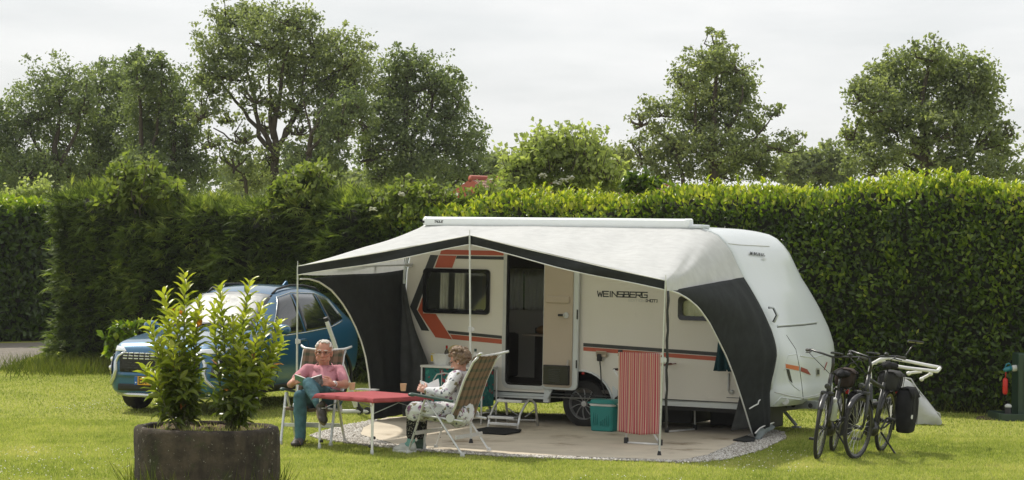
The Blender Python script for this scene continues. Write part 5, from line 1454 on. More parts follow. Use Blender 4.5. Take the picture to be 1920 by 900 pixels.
# ================================================================== PLANTER AND ITS SHRUBS
m_conc, t, b = _mat('planter_concrete')
tcn = N(t, 'ShaderNodeTexCoord')
def _n(sc, det=6.0, rg=.65, st=(1, 1, 1)):
    mpn = N(t, 'ShaderNodeMapping'); mpn.inputs['Scale'].default_value = st; t.links.new(tcn.outputs['Object'], mpn.inputs[0])
    n_ = N(t, 'ShaderNodeTexNoise', Scale=sc, Detail=det, Roughness=rg); t.links.new(mpn.outputs[0], n_.inputs['Vector']); return n_.outputs['Fac']
def _over(base, fac, col, lo, hi):
    r_ = ramp(t, [(lo, (0, 0, 0)), (hi, (1, 1, 1))]); t.links.new(fac, r_.inputs['Fac'])
    m_ = N(t, 'ShaderNodeMix', data_type='RGBA'); t.links.new(r_.outputs['Color'], m_.inputs['Factor']); t.links.new(base, m_.inputs[6]); m_.inputs[7].default_value = rgb(col); return m_.outputs[2]
r0_ = ramp(t, [(.30, (.030, .026, .022)), (.5, (.075, .060, .046)), (.72, (.125, .10, .075))]); t.links.new(_n(5.0), r0_.inputs['Fac'])
o_ = _over(r0_.outputs['Color'], _n(2.2, 5, .6, (1.6, 1.6, .35)), (.022, .020, .018), .50, .66)      # run-off streaks
o_ = _over(o_, _n(3.4, 6, .7), (.052, .060, .028), .56, .68)                                        # algae
o_ = _over(o_, _n(26.0, 3, .6), (.26, .25, .21), .65, .70)                                          # lichen
o_ = _over(o_, _n(60.0, 2, .6), (.33, .31, .27), .70, .75)
t.links.new(o_, b.inputs['Base Color']); b.inputs['Roughness'].default_value = .95; b.inputs['Specular IOR Level'].default_value = .2
bp = N(t, 'ShaderNodeBump', Strength=1.0, Distance=.02); t.links.new(_n(18.0, 8, .7), bp.inputs['Height']); t.links.new(bp.outputs['Normal'], b.inputs['Normal'])
m_soil = mat('soil', (0.10, 0.065, 0.04), 1.0, var=0.4, scale=10, bump=1.0, bscale=25)
m_bayleaf = leafmat('shrub_leaf', [(0.0, (0.045, 0.065, 0.012)), (0.4, (0.11, 0.15, 0.020)), (0.75, (0.27, 0.31, 0.040)), (0.93, (0.42, 0.43, 0.075)), (0.94, (0.42, 0.13, 0.03)), (1.0, (0.45, 0.20, 0.05))], trans=0.45, rough=0.33, spec=0.5)
m_stem = mat('shrub_stem', (0.10, 0.105, 0.04), 0.7, var=0.3)
pn_ = thing('planter', 'big round weathered concrete planter in the foreground lawn', 'planter', PLANT_C)
mb = MB(); rr = PLANT_R; rws = []
NS = 72
prof = [(rr, -.02), (rr, .15), (rr, .30), (rr, .45), (rr, .56), (rr - .006, .588), (rr - .022, .60), (rr - .05, .603), (rr - .075, .60), (rr - .085, .58), (rr - .09, .50), (rr - .09, .40)]
for r_, h_ in prof:
    row = []
    for j in range(NS):
        a = 2 * math.pi * j / NS
        wob = .006 * math.sin(3 * a + 5 * h_) + .004 * math.sin(11 * a + 17 * h_) + random.gauss(0, .0022)
        if h_ > .57 and math.sin(7 * a + 1) > .86: wob -= .012; 
        row.append(Vector((math.cos(a) * (r_ + wob), math.sin(a) * (r_ + wob), h_ + (random.gauss(0, .003) if h_ > .5 else 0))))
    rws.append(row)
mb.grid(rws, uv=False, closed=True); mb.build('ring', m_conc, pn_, smooth=True)
mb = MB(); rws = []
for i in range(9):
    r_ = (rr - .085) * i / 8; rws.append([Vector((math.cos(a) * r_, math.sin(a) * r_, .555 + .025 * math.sin(a * 3 + i) + .02 * math.sin(5 * a + 2 * i) - .02 * (i == 8))) for a in [2 * math.pi * j / 40 for j in range(40)]])
mb.grid(rws, uv=False, closed=True); mb.build('soil', m_soil, pn_, smooth=True)
gx = []; gy = []
for i in range(900):
    a, r_ = random.uniform(0, 6.28), math.sqrt(random.random()) * (rr - .12); gx.append(math.cos(a) * r_); gy.append(math.sin(a) * r_)
gx, gy = np.array(gx), np.array(gy); k = vnoise(np.stack([gx, gy, 0 * gx], 1), 5.0, 3) > 0.1; k |= (np.abs(gx - .05) < .22) & (gy < -.1)
Vg, Fg, rg = grass_blades(gx[k], gy[k], .02, .075, .008); Vg[:, 2] += .56
o = link('weeds', np_mesh('weeds', Vg, Fg, m_grass, np.clip(rg + .1, 0, 1)), pn_); o['kind'] = 'stuff'

def laurel_shrub(label, bx_, by_, stems):
    """stems: (tip px, tip py, depth offset) of every main shoot, seen at the planter's distance"""
    b0 = PLANT_C + Vector((bx_, by_, .56))
    sh = thing('laurel_shrub', label, 'shrub', b0)
    L_c, L_a, L_n, L_l, L_r = [], [], [], [], []
    for (tx_, ty_, dy_) in stems:
        tip = P(tx_, ty_, PLANT_C.y + by_ + dy_); r0 = b0 + Vector((random.gauss(0, .045), random.gauss(0, .045), 0))
        H_ = (tip - r0).length
        out = Vector((tip.x - r0.x, tip.y - r0.y, 0))
        c1 = r0.lerp(tip, .45) + out * .18 + Vector((random.gauss(0, .02), random.gauss(0, .02), 0))
        path = []
        for k in range(13):
            t_ = k / 12; path.append(r0 * (1 - t_) ** 2 + c1 * (2 * t_ * (1 - t_)) + tip * t_ ** 2)
        mb = MB(); mb.tube(path, [.011 - .0075 * k / 12 for k in range(13)], n=6); mb.build('stem', m_stem, sh, smooth=True, world=True)
        nl = int(H_ * 52); ga = random.uniform(0, 6.28)
        for k in range(nl):
            t_ = .10 + .90 * (k / (nl - 1)) ** .92
            i_ = min(11, int(t_ * 12)); p = path[i_].lerp(path[i_ + 1], t_ * 12 - i_)
            d = (path[i_ + 1] - path[i_]).normalized(); x_, y_, _ = frame(d)
            a = ga + k * 2.39996; rad = x_ * math.cos(a) + y_ * math.sin(a)
            up_ = .45 + .75 * t_ ** 2 + random.gauss(0, .12) - (.45 if t_ < .35 else 0)
            ax_ = (rad + d * up_).normalized()
            L_c.append(p + rad * .006); L_a.append(ax_); L_n.append((d * 1.0 - rad * up_).normalized() + Vector((random.gauss(0, .2), random.gauss(0, .2), 0)))
            L_l.append((.138 - .035 * abs(t_ - .55) - (.035 if t_ > .97 else 0)) * random.uniform(.8, 1.15))
            r_ = .28 + .62 * t_ ** 1.6 + random.gauss(0, .10)
            L_r.append(.97 if random.random() < .008 else min(.88, max(0, r_)))
        # side twigs make the bush dense low down
        for q in range(int(H_ * 2.6)):
            t_ = random.uniform(.12, .62); i_ = int(t_ * 12); p0 = path[i_]
            a = random.uniform(0, 6.28); tw = Vector((math.cos(a) * .8, math.sin(a) * .8, random.uniform(.35, .9))).normalized(); ln_ = random.uniform(.08, .19)
            p1 = p0 + tw * ln_
            mb = MB(); mb.tube([p0, p0.lerp(p1, .5) - Vector((0, 0, .01)), p1], [.005, .004, .0025], n=5); mb.build('twig', m_stem, sh, smooth=True, world=True)
            for k in range(9):
                f_ = .25 + .75 * k / 8; aa = k * 2.4 + a; x_, y_, _ = frame(tw); rad = x_ * math.cos(aa) + y_ * math.sin(aa)
                L_c.append(p0.lerp(p1, f_)); L_a.append((rad + tw * random.uniform(.4, 1.0)).normalized()); L_n.append(tw - rad * .6)
                L_l.append(random.uniform(.085, .125)); L_r.append(min(.88, max(0, .20 + .45 * t_ + .1 * f_ + random.gauss(0, .1))))
    c = np.array([tuple(v) for v in L_c]); a = np.array([tuple(v) for v in L_a]); nn = np.array([tuple(v) for v in L_n]); ln = np.array(L_l); r = np.array(L_r)
    order = np.argsort(c[:, 1] * 1.0 - ln * 2)                 # nearest and largest first
    near, rest = order[:295], order[295:]
    leaf_object('foliage', c[rest], a[rest], nn[rest], ln[rest], ln[rest] * .39, m_bayleaf, r[rest], sh, LEAF_MID, 'stuff', b0)
    protos = {}
    for i in near:
        key = (int(r[i] * 12), i % 2)
        if key not in protos:
            T = LEAF_MID[0].copy(); T[:, 2] *= (1.0 if key[1] else 2.2); protos[key] = np_mesh('leaf', T * np.array((1, .39, 1)), LEAF_MID[1], m_bayleaf, np.full(len(T), (key[0] + .5) / 12))
        place_leaf(protos[key], sh, c[i], a[i], nn[i], ln[i], b0)
    return sh
laurel_shrub('taller leafy laurel shrub on the left side of the planter', -.18, -.02,
    [(347, 514, 0), (308, 548, .1), (281, 606, -.05), (330, 585, -.15), (365, 590, .12), (300, 640, -.15), (272, 688, 0), (312, 600, .2), (325, 655, -.25), (290, 700, -.2), (374, 565, .05)])
laurel_shrub('bushy laurel shrub on the right side of the planter', .22, .02,
    [(413, 538, 0), (468, 528, .05), (436, 600, -.15), (500, 598, .1), (525, 605, 0), (455, 585, .2), (480, 640, -.2), (515, 650, .05), (500, 690, -.15), (452, 660, -.25), (530, 640, .15), (402, 572, .15), (490, 570, .1)])
mb = MB(); 
# ================================================================== CAMP FURNITURE
m_alup = mat('chair_aluminium', (0.62, 0.63, 0.62), 0.4, metal=0.45, var=0.1, scale=25)
m_armg = mat('armrest_green', (0.045, 0.085, 0.075), 0.5, var=0.1)
def _plaid(t, uv):
    sx = N(t, 'ShaderNodeSeparateXYZ'); t.links.new(uv, sx.inputs[0])
    def stripes(sock, freq, lo, hi, ph=0.0):
        mu = N(t, 'ShaderNodeMath', operation='MULTIPLY_ADD'); mu.inputs[1].default_value = freq; mu.inputs[2].default_value = ph; t.links.new(sock, mu.inputs[0])
        fr = N(t, 'ShaderNodeMath', operation='FRACT'); t.links.new(mu.outputs[0], fr.inputs[0])
        r = ramp(t, [(lo, (0, 0, 0)), (lo + .06, (1, 1, 1)), (hi, (1, 1, 1)), (hi + .06, (0, 0, 0))]); t.links.new(fr.outputs[0], r.inputs['Fac']); return r.outputs['Color']
    a = stripes(sx.outputs[0], 5.0, .15, .60); b_ = stripes(sx.outputs[1], 7.0, .15, .50)
    def mixc(f, c1, c2):
        m = N(t, 'ShaderNodeMix', data_type='RGBA'); t.links.new(f, m.inputs['Factor'])
        for s_, c_ in ((6, c1), (7, c2)):
            if isinstance(c_, tuple): m.inputs[s_].default_value = rgb(c_)
            else: t.links.new(c_, m.inputs[s_])
        return m.outputs[2]
    ga = mixc(a, (0.19, 0.15, 0.105), (0.055, 0.065, 0.042)); gb = mixc(b_, (0.25, 0.13, 0.085), (0.075, 0.08, 0.052))
    m = N(t, 'ShaderNodeMix', data_type='RGBA'); m.inputs['Factor'].default_value = .38; t.links.new(ga, m.inputs[6]); t.links.new(gb, m.inputs[7])
    return m.outputs[2]
m_plaid = uvmat('plaid_cloth', _plaid, 0.9)
def make_chair(label, loc, rz):
    ch = thing('camping_chair', label, 'chair', loc, rz, 'folding camping chairs at the table')
    legs = {}
    for sx in (-1, 1):
        x = sx * .305
        for y1, nm in ((.32, 'leg'), (-.32, 'leg')):
            mb = MB(); mb.tube([(x, .12 + (0.012 if y1 > 0 else -.012), .585), (x, y1, .02)], .0165, n=10, flat=.62)
            l_ = mb.build(nm, m_alup, ch, auto=40)
            f_ = MB(); f_.lathe([(.026, 0), (.026, .02), (.018, .05)], 10, (x, y1, 0)); f_.build('foot', m_grey, l_, auto=40)
            rv = MB()
            for q in (.25, .42, .6, .78): rv.lathe([(.005, 0), (.004, .004), (.0001, .005)], 6, Vector((x, .12, .585)).lerp(Vector((x, y1, 0)), q) + Vector((sx * .017, 0, 0)), (sx, 0, 0))
            rv.build('rivet', m_black, l_); l_.children[-1]['kind'] = 'stuff'
        mb = MB(); mb.box((x, .05, .61), (.052, .50, .028), Matrix.Rotation(R(7), 3, 'X'), bev=.012); mb.ell((x, .285, .632), (.032, .05, .022)); ar = mb.build('armrest', m_armg, ch, auto=40)
        mb = MB(); mb.tube([(sx * .265, .30, .425), (sx * .265, -.14, .385), (sx * .265, -.30, .37)], .014, n=8); mb.build('seat_rail', m_alup, ch, smooth=True)
        mb = MB(); mb.tube([(sx * .262, -.13, .37), (sx * .262, -.20, .52), (sx * .262, -.30, .80), (sx * .255, -.40, 1.0), (sx * .262, -.46, 1.055)], .0135, n=8); mb.build('back_rail', m_alup, ch, smooth=True)
        mb = MB(); mb.lathe([(.045, -.012), (.045, .012)], 16, (sx * .285, -.16, .40), (1, 0, 0)); mb.build('hinge', m_grey, ch, auto=40)
    for yb, zb_ in ((.24, .225), (-.235, .20)):
        mb = MB(); mb.box((0, yb, zb_), (.60, .016, .042), bev=.005); mb.build('crossbar', m_alup, ch)
    mb = MB(); mb.tube([(-.315, -.53, 1.10), (-.285, -.48, 1.085), (-.24, -.44, 1.072), (-.12, -.415, 1.062), (0, -.408, 1.056), (.12, -.415, 1.062), (.24, -.44, 1.072), (.285, -.48, 1.085), (.315, -.53, 1.10)], .014, n=8)
    mb.build('top_rail', m_alup, ch, smooth=True)
    def pad(path, wdt, thick, nm, nu=26):
        rows = []
        cp = lerp_list(path, 34)
        for i, p in enumerate(cp):
            q0 = cp[max(0, i - 1)]; q1 = cp[min(33, i + 1)]; tdir = (q1 - q0).normalized(); nn = Vector((0, tdir.z, -tdir.y)) * -1
            if nn.y < 0 and abs(tdir.z) > .7: nn = -nn
            if abs(tdir.z) <= .7 and nn.z < 0: nn = -nn
            row = []
            for j in range(nu + 1):
                f_ = 2 * j / nu - 1
                puff = thick * (0.55 + .45 * abs(math.cos(f_ * math.pi * 2.5))) * (1 - .25 * abs(f_) ** 6)
                row.append(p + Vector((f_ * wdt, 0, 0)) + nn * (puff - .02 * (1 - f_ * f_)))
            rows.append(row)
        back = [[q - (Vector((0, .028, 0)) if nm == 'backrest' else Vector((0, 0, .028))) for q in r] for r in rows]
        mb = MB(); mb.grid(rows); mb.grid(back)
        mb.add([r[0] for r in rows] + [r[0] for r in back], [(i, i + 1, 34 + i + 1, 34 + i) for i in range(33)])
        mb.add([r[-1] for r in rows] + [r[-1] for r in back], [(i, i + 1, 34 + i + 1, 34 + i) for i in range(33)])
        mb.add(rows[0] + back[0], [(j, j + 1, nu + 1 + j + 1, nu + 1 + j) for j in range(nu)]); mb.add(rows[-1] + back[-1], [(j, j + 1, nu + 1 + j + 1, nu + 1 + j) for j in range(nu)])
        return mb.build(nm, m_plaid, ch, smooth=True)
    pad([(0, -.15, .37), (0, -.19, .50), (0, -.285, .78), (0, -.37, .96), (0, -.405, 1.045), (0, -.425, 1.055)], .255, .022, 'backrest')
    pad([(0, .315, .415), (0, .29, .43), (0, .05, .405), (0, -.10, .39), (0, -.17, .395)], .252, .02, 'seat')
    return ch
WFWD = Vector((-.912, .409, 0)); WCH = Vector((-.64, 22.92, 0))
MFWD = Vector((-.17, -.985, 0)).normalized(); MCH = Vector((-2.18, 23.775, 0))
rzf = lambda f: math.atan2(f.y, f.x) - math.pi / 2
chair1 = make_chair('plaid folding camping chair seen from its side under the curly haired woman', WCH, rzf(WFWD))
chair1.scale = (1.1, 1, 1)
chair2 = copy_tree(chair1); chair2.location = MCH; chair2.rotation_euler = (0, 0, rzf(MFWD)); chair2['label'] = 'plaid folding camping chair facing the lawn under the man in the pink shirt'
chair2.scale = (.93, .97, .97)

# table
TZ = .60
TA, TB, TC_ = Vector((-2.01, 23.05, 0)), Vector((-1.405, 22.48, 0)), Vector((-1.55, 23.67, 0)); TD = TB + TC_ - TA
tcen = (TA + TD) / 2; tx_ = (TB - TA).normalized(); ty_ = (TC_ - TA).normalized(); tl, tw_ = (TB - TA).length, (TC_ - TA).length
tb = thing('folding_table', 'low folding camp table with white tube legs under the red cloth', 'table', tcen, math.atan2(tx_.y, tx_.x))
mb = MB(); mb.box((0, 0, TZ - .02), (tl + .06, tw_ + .06, .022), bev=.006); mb.build('tabletop', m_grey, tb)
for sx in (-1, 1):
    for sy in (-1, 1):
        mb = MB(); mb.tube([(sx * tl / 2, sy * tw_ / 2, TZ - .03), (sx * tl / 2, sy * tw_ / 2, .04)], .0135, n=10); l_ = mb.build('leg', m_pipe, tb, auto=40)
        mb = MB(); mb.lathe([(.018, 0), (.018, .05), (.012, .06)], 10, (sx * tl / 2, sy * tw_ / 2, 0)); mb.build('foot', m_grey, l_, auto=40)
        mb = MB(); mb.lathe([(.016, -.015), (.016, .015)], 10, (sx * (tl / 2 - .03), sy * tw_ / 2, .09), (1, 0, 0)); mb.build('screw_knob', m_black, l_, auto=40)
    mb = MB(); mb.tube([(sx * (tl / 2 - .01), -tw_ / 2, TZ - .17), (sx * (tl / 2 - .01), 0, TZ - .06), (sx * (tl / 2 - .01), tw_ / 2, TZ - .17)], .005, n=6); mb.build('brace', m_galv, tb, smooth=True)
m_cloth = clothmat('red_cloth', (0.34, 0.075, 0.082), bump=0.2, bscale=18, var=0.12)
tcl = thing('tablecloth', 'faded red tablecloth draped over the camp table', 'tablecloth', tcen + Vector((0, 0, TZ)), math.atan2(tx_.y, tx_.x))
rows = []; HX, HY, OV = tl / 2 + .035, tw_ / 2 + .035, .055
nu, nv = 44, 44
def fold(c, h):                      # arc length -> (plan, drop)
    a = abs(c)
    if a <= h: return c, 0.0
    e = a - h; return math.copysign(h + min(e, .006) * .6 + max(0, e - .006) * .06, c), max(0.0, e - .003)
for i in range(nv + 1):
    row = []
    for j in range(nu + 1):
        cx_ = (2 * j / nu - 1) * (HX + OV); cy_ = (2 * i / nv - 1) * (HY + OV)
        x_, dx = fold(cx_, HX); y_, dy = fold(cy_, HY)
        corner = min(dx, dy)
        ripple = .014 * math.sin(14 * (cx_ if dy > dx else cy_) + 1.3) * min(1, (dx + dy) / .06)
        ox = math.copysign(ripple + corner * .35, cx_) if dx > 0 else 0; oy = math.copysign(ripple + corner * .35, cy_) if dy > 0 else 0
        row.append(Vector((x_ + ox, y_ + oy, .004 - max(dx, dy) * .95 - corner * .55 + .0015 * math.sin(9 * cx_ + 4) * math.sin(8 * cy_))))
    rows.append(row)
mb = MB(); mb.grid(rows); mb.build('cloth', m_cloth, tcl, auto=50, solid=.003)
m_cup = mat('cup_beige', (0.72, 0.46, 0.27), 0.45, var=0.05)
m_tea = mat('tea', (0.12, 0.05, 0.02), 0.1)
for lab, px in (('beige beaker on the table nearer to the man', 660), ('beige beaker on the table nearer to the woman', 756)):
    q = G(px, 731.5 if px < 700 else 733, TZ + .006)
    cu = thing('cup', lab, 'cup', q, 0, 'beakers on the camp table')
    mb = MB(); mb.lathe([(.0001, 0), (.026, 0), (.029, .01), (.036, .078), (.0375, .082), (.035, .080), (.028, .012), (.0001, .010)], 24, caps=False); mb.build('beaker', m_cup, cu, auto=50)
    mb = MB(); mb.lathe([(.0001, .062), (.0325, .062)], 20, caps=False); mb.build('tea', m_tea, cu)
m_paper = mat('paper', (0.74, 0.72, 0.67), 0.8, var=0.05)
q = G(688, 731.5, TZ + .006)
mg_ = thing('magazine', 'flat grey magazine lying on the red tablecloth between the beakers', 'magazine', q, R(-12))
mb = MB(); mb.box((0, 0, .006), (.24, .17, .010), bev=.002); mb.build('pages', m_paper, mg_)
mb = MB(); mb.grid([[Vector((-.122 + .244 * j / 6, -.087 + .174 * i / 2, .0125 + .004 * math.sin(j) * (i == 2))) for j in range(7)] for i in range(3)]); mb.build('cover', mat('cover_grey', (.30, .31, .30), .4, var=.5, scale=30), mg_, smooth=True, solid=.001)

# cabinet by the caravan wall
def _floral(base, cols, scale, thr, dots=False):
    def f(t, uv):
        tcn = N(t, 'ShaderNodeTexCoord'); out = base
        for k, c_ in enumerate(cols):
            vo = N(t, 'ShaderNodeTexVoronoi', Scale=scale * (1 + .37 * k)); vo.inputs['Randomness'].default_value = 1.0
            mpn = N(t, 'ShaderNodeMapping'); mpn.inputs['Location'].default_value = (k * 3.7, k * 1.3, k * 2.1); t.links.new(tcn.outputs['Object'], mpn.inputs[0])
            no = N(t, 'ShaderNodeTexNoise', Scale=scale * 4); av = N(t, 'ShaderNodeMix', data_type='VECTOR'); av.inputs['Factor'].default_value = 0.0 if dots else .06
            t.links.new(mpn.outputs[0], no.inputs['Vector']); t.links.new(mpn.outputs[0], av.inputs[4]); t.links.new(no.outputs['Color'], av.inputs[5]); t.links.new(av.outputs[1], vo.inputs['Vector'])
            r = ramp(t, [(thr[k], (1, 1, 1)), (thr[k] + .05, (0, 0, 0))]); t.links.new(vo.outputs['Distance'], r.inputs['Fac'])
            m = N(t, 'ShaderNodeMix', data_type='RGBA'); t.links.new(r.outputs['Color'], m.inputs['Factor'])
            if isinstance(out, tuple): m.inputs[6].default_value = rgb(out)
            else: t.links.new(out, m.inputs[6])
            m.inputs[7].default_value = rgb(c_); out = m.outputs[2]
        return out
    return f
m_tealfl = uvmat('teal_flower_cloth', _floral((0.03, 0.17, 0.16), [(0.35, .06, .07), (.05, .27, .22), (0.02, .09, .10)], 9.0, [.22, .24, .2]), 0.8)
c0 = C(796, 797, -.40); c1 = C(909, 797, -.40)
cb_ = thing('camping_cupboard', 'teal flowered fabric cupboard on a white frame behind the seated woman', 'cupboard', WC((c0.x + c1.x) / 2, -.30, .0), CROT)
hw_ = (c1.x - c0.x) / 2; hz = C(850, 689, -.5).z; zf = .02
for sx in (-1, 1):
    for sy in (-1, 1):
        mb = MB(); mb.tube([(sx * hw_, sy * .20, zf), (sx * hw_, sy * .20, hz)], .011, n=8); mb.build('post', m_pipe, cb_, smooth=True)
    mb = MB(); mb.tube([(sx * hw_, -.20, .16), (sx * hw_, .20, .16)], .008, n=6); mb.build('side_rail', m_pipe, cb_, smooth=True)
mb = MB(); mb.box((0, 0, hz), (2 * hw_ + .03, .44, .03), bev=.008); mb.build('top_board', m_pipe, cb_)
mb = MB(); mb.box((0, .01, (hz + .22) / 2), (2 * hw_ - .05, .36, hz - .24), bev=.02); fb = mb.build('fabric_body', m_tealfl, cb_, smooth=False)
mb = MB(); mb.tube([(-hw_ + .28, -.178, .22), (-hw_ + .28, -.178, hz - .04)], .006, n=6); mb.build('zip', m_grey, fb)
wc_ = lambda px, py, w_: WC(C(px, py, w_).x, w_, C(px, py, w_).z)
topz = hz + .015
tub = thing('wash_tub', 'white plastic washing-up tub on the teal cupboard', 'tub', WC(C(829, 687, -.32).x, -.32, topz), CROT)
mb = MB()
def rr_ring(a, b_, z, n=8): return [Vector((p[0], p[1], z)) for p in rrect([(-a, -b_), (a, -b_), (a, b_), (-a, b_)], 0, .04, n)]
mb.grid([rr_ring(.095, .07, 0), rr_ring(.118, .092, .135), rr_ring(.13, .104, .14), rr_ring(.13, .104, .128), ], uv=False, closed=True); mb.grid([rr_ring(.118, .092, .135), rr_ring(.09, .066, .01)], uv=False, closed=True)
mb.add(rr_ring(.095, .07, 0), [tuple(range(36))]); mb.add(rr_ring(.09, .066, .01), [tuple(range(36))]); mb.build('basin', m_pipe, tub, auto=45)
sp = thing('sponge', 'yellow sponge cloth over the rim of the white tub', 'sponge', WC(C(812.5, 674, -.36).x, -.38, topz + .05), CROT)
mb = MB(); mb.box((0, 0, .045), (.03, .06, .10), bev=.01); mb.build('foam', mat('sponge_yellow', (.62, .45, .06), .9, bump=.6), sp, smooth=True)
def bottle(name, lab, cat, pos, h, r, mb_m, cap_m):
    o = thing(name, lab, cat, pos)
    mb = MB(); mb.lathe([(r, 0), (r, h * .62), (r * .8, h * .72), (r * .35, h * .80), (r * .35, h * .86)], 16); mb.build('body', mb_m, o, auto=40)
    mb = MB(); mb.lathe([(r * .45, h * .84), (r * .45, h)], 12); mb.build('cap', cap_m, o, auto=40)
bottle('bottle', 'dark bottle with red cap standing beside the white tub', 'bottle', WC(C(837, 687, -.2).x, -.20, topz), .245, .03, mat('bottle_dark', (.10, .09, .06), .2), m_redl)
bottle('bottle', 'small white bottle with grey cap on the cupboard behind the chair back', 'bottle', WC(C(891, 687, -.25).x, -.25, topz), .22, .036, m_pipe, m_armg)
bw = thing('plate', 'yellow plate standing upright behind the white tub', 'plate', WC(C(853, 668, -.12).x, -.10, topz + .125), CROT)
mb = MB(); mb.lathe([(.0001, 0), (.09, .004), (.125, .018), (.127, .022), (.09, .010), (.0001, .006)], 28, (0, 0, 0), (0, -1, .25), caps=False); mb.build('dish', mat('plate_yellow_glaze', (.62, .50, .22), .35), bw, auto=50)
ws = thing('wire_stool', 'folded wire stool leaning on the teal cupboard front', 'stool', WC(C(828, 800, -.62).x, -.62, 0), CROT)
q = [C(*p, -.60) for p in [(811, 742), (812, 712), (818, 702), (832, 699.5), (845, 702), (849, 712), (849, 742)]]; o_u = C(828, 800, -.62).x
mb = MB(); mb.tube([(q[0].x - o_u, -.02, .02)] + [(p.x - o_u, .06 * (p.z), p.z) for p in q] + [(q[-1].x - o_u, -.02, .02)], .010, n=8); mb.build('bow', m_alup, ws, smooth=True)
mb = MB(); mb.tube([(q[0].x - o_u, .01, .25), (q[-1].x - o_u, .01, .25)], .008, n=6); mb.build('crossbar', m_alup, ws, smooth=True)

# step and doormat
stp = thing('caravan_step', 'aluminium two-tread step in front of the open caravan door', 'step', WC(-.62, -.65, 0), CROT)
sl_ = lambda p, w_: C(p[0], p[1], w_) - Vector((-.62, -.65, 0))
wF, wT, wRr = -.84, -.52, -.36
fl_ = [(914.4, 803.5), (919, 779), (927, 762), (936.7, 747.5), (944, 748)]; frr = [(970.3, 806), (975, 778), (984, 760), (991, 750), (997, 750)]
bl_ = [(944, 748), (949, 756), (952, 791)]; brr = [(997, 750), (1004, 758), (1008, 798)]
for a_, b_ in ((fl_, bl_), (frr, brr)):
    wsA = [wF, wF + .10, wF + .2, wT, wT + .05]; wsB = [wT + .05, wT + .09, wRr]
    q = [sl_(p, w_) for p, w_ in zip(a_, wsA)] + [sl_(p, w_) for p, w_ in zip(b_, wsB)][1:]
    q[0].z = max(0, q[0].z - .0); mb = MB(); mb.tube(q, .016, n=8); mb.build('side_frame', m_alu, stp, smooth=True)
for (p0, p1, w_, dep, nm) in (((938, 750), (985, 753), wT - .08, .20, 'tread'), ((921, 780.5), (970, 784), wF + .12, .20, 'tread'), ((918, 793), (970, 797), wF + .03, .03, 'crossbar')):
    a_, b_ = sl_(p0, w_), sl_(p1, w_); mb = MB(); c_ = (a_ + b_) / 2; mb.box(c_, ((b_ - a_).length, dep, .035), bev=.006); tr_ = mb.build(nm, m_alu, stp)
    if nm == 'tread':
        mb = MB()
        for k in range(5): mb.box(c_ + Vector((0, -dep / 2 + .03 + k * .035, .019)), ((b_ - a_).length * .94, .008, .004))
        mb.build('grip_rib', m_black, tr_); 
for (p0, p1) in (((953, 766), (970, 778)), ((1003, 768), (985, 781))):
    mb = MB(); mb.tube([sl_(p0, wRr), sl_(p1, wF + .2)], .012, n=6, flat=.5); mb.build('brace', m_alu, stp)
mb = MB(); a_, b_ = sl_((953, 787), wRr), sl_((1006, 788), wRr); mb.tube([a_, b_], .012, n=6); mb.build('crossbar', m_alu, stp)
dm = thing('doormat', 'black doormat on the slab below the aluminium step', 'doormat', G(935, 810, .02))
mb = MB(); pts = [G(*p, .026) - dm.location for p in [(893, 806), (912, 802.5), (960, 805), (978, 807), (975, 811), (948, 815.5), (905, 813)]]
mb.prism([(p.x, p.y) for p in pts], (0, 0, .006), (1, 0, 0), (0, 1, 0), (0, 0, 1), .014); mb.build('mat', clothmat('mat_black', (.02, .02, .02), bump=1.0, bscale=80), dm, bevel=.004)

# cool box and bin
m_teal = mat('coolbox_teal', (0.020, 0.235, 0.215), 0.45, var=0.06)
cbq = CG(1132, 808, .02)
cx = thing('cool_box', 'teal cool box with a white band under its lid, by the caravan wheel', 'cool box', WC(cbq.x, cbq.y + .02, .02), CROT)
def rbox(mb, w0, d0, w1, d1, z0, z1, r=.045):
    f = lambda a, b_, z: [Vector((p[0], p[1], z)) for p in rrect([(-a, -b_), (a, -b_), (a, b_), (-a, b_)], 0, r, 5)]
    rs = [f(w0 - .012, d0 - .012, z0), f(w0, d0, z0 + .012), f(w1, d1, z1 - .008), f(w1 - .008, d1 - .008, z1)]
    mb.grid(rs, uv=False, closed=True); mb.add(rs[0], [tuple(range(24))]); mb.add(rs[-1], [tuple(range(24))])
mb = MB(); rbox(mb, .145, .11, .160, .125, 0, .305); mb.build('tub', m_teal, cx, auto=35)
mb = MB(); rbox(mb, .166, .131, .168, .133, .305, .335); mb.build('band', m_pipe, cx, auto=35)
mb = MB(); rbox(mb, .164, .129, .150, .115, .335, .385); mb.build('lid', m_teal, cx, auto=35)
mb = MB(); mb.tube([(-.17, 0, .31), (-.172, -.05, .33), (-.172, -.12, .345), (0, -.15, .345), (.172, -.12, .345), (.172, -.05, .33), (.17, 0, .31)], .009, n=6); mb.build('handle', m_teal, cx, smooth=True)
for k, h_ in enumerate((.16, .15, .14, .05, .07, .09, .12, .14)):
    mb = MB(); mb.box((-.10 + k * .026 + (.02 if k > 2 else 0), -.122, .07 + h_ / 2), (.008, .012, h_), Matrix.Rotation(R(-3.5), 3, 'X'), bev=.003); mb.build('rib', m_teal, cx)
bq = CG(1168, 806, .02)
bn = thing('waste_bin', 'black lidded bin half hidden between cool box and striped towel', 'bin', WC(bq.x + .02, bq.y + .02, .02), CROT)
mb = MB(); mb.lathe([(.10, 0), (.125, .36), (.13, .37)], 24); mb.build('bucket', m_black, bn, auto=40)
mb = MB(); mb.lathe([(.137, .365), (.137, .39), (.06, .45), (.0001, .46)], 24); mb.build('lid', m_black, bn, auto=40)

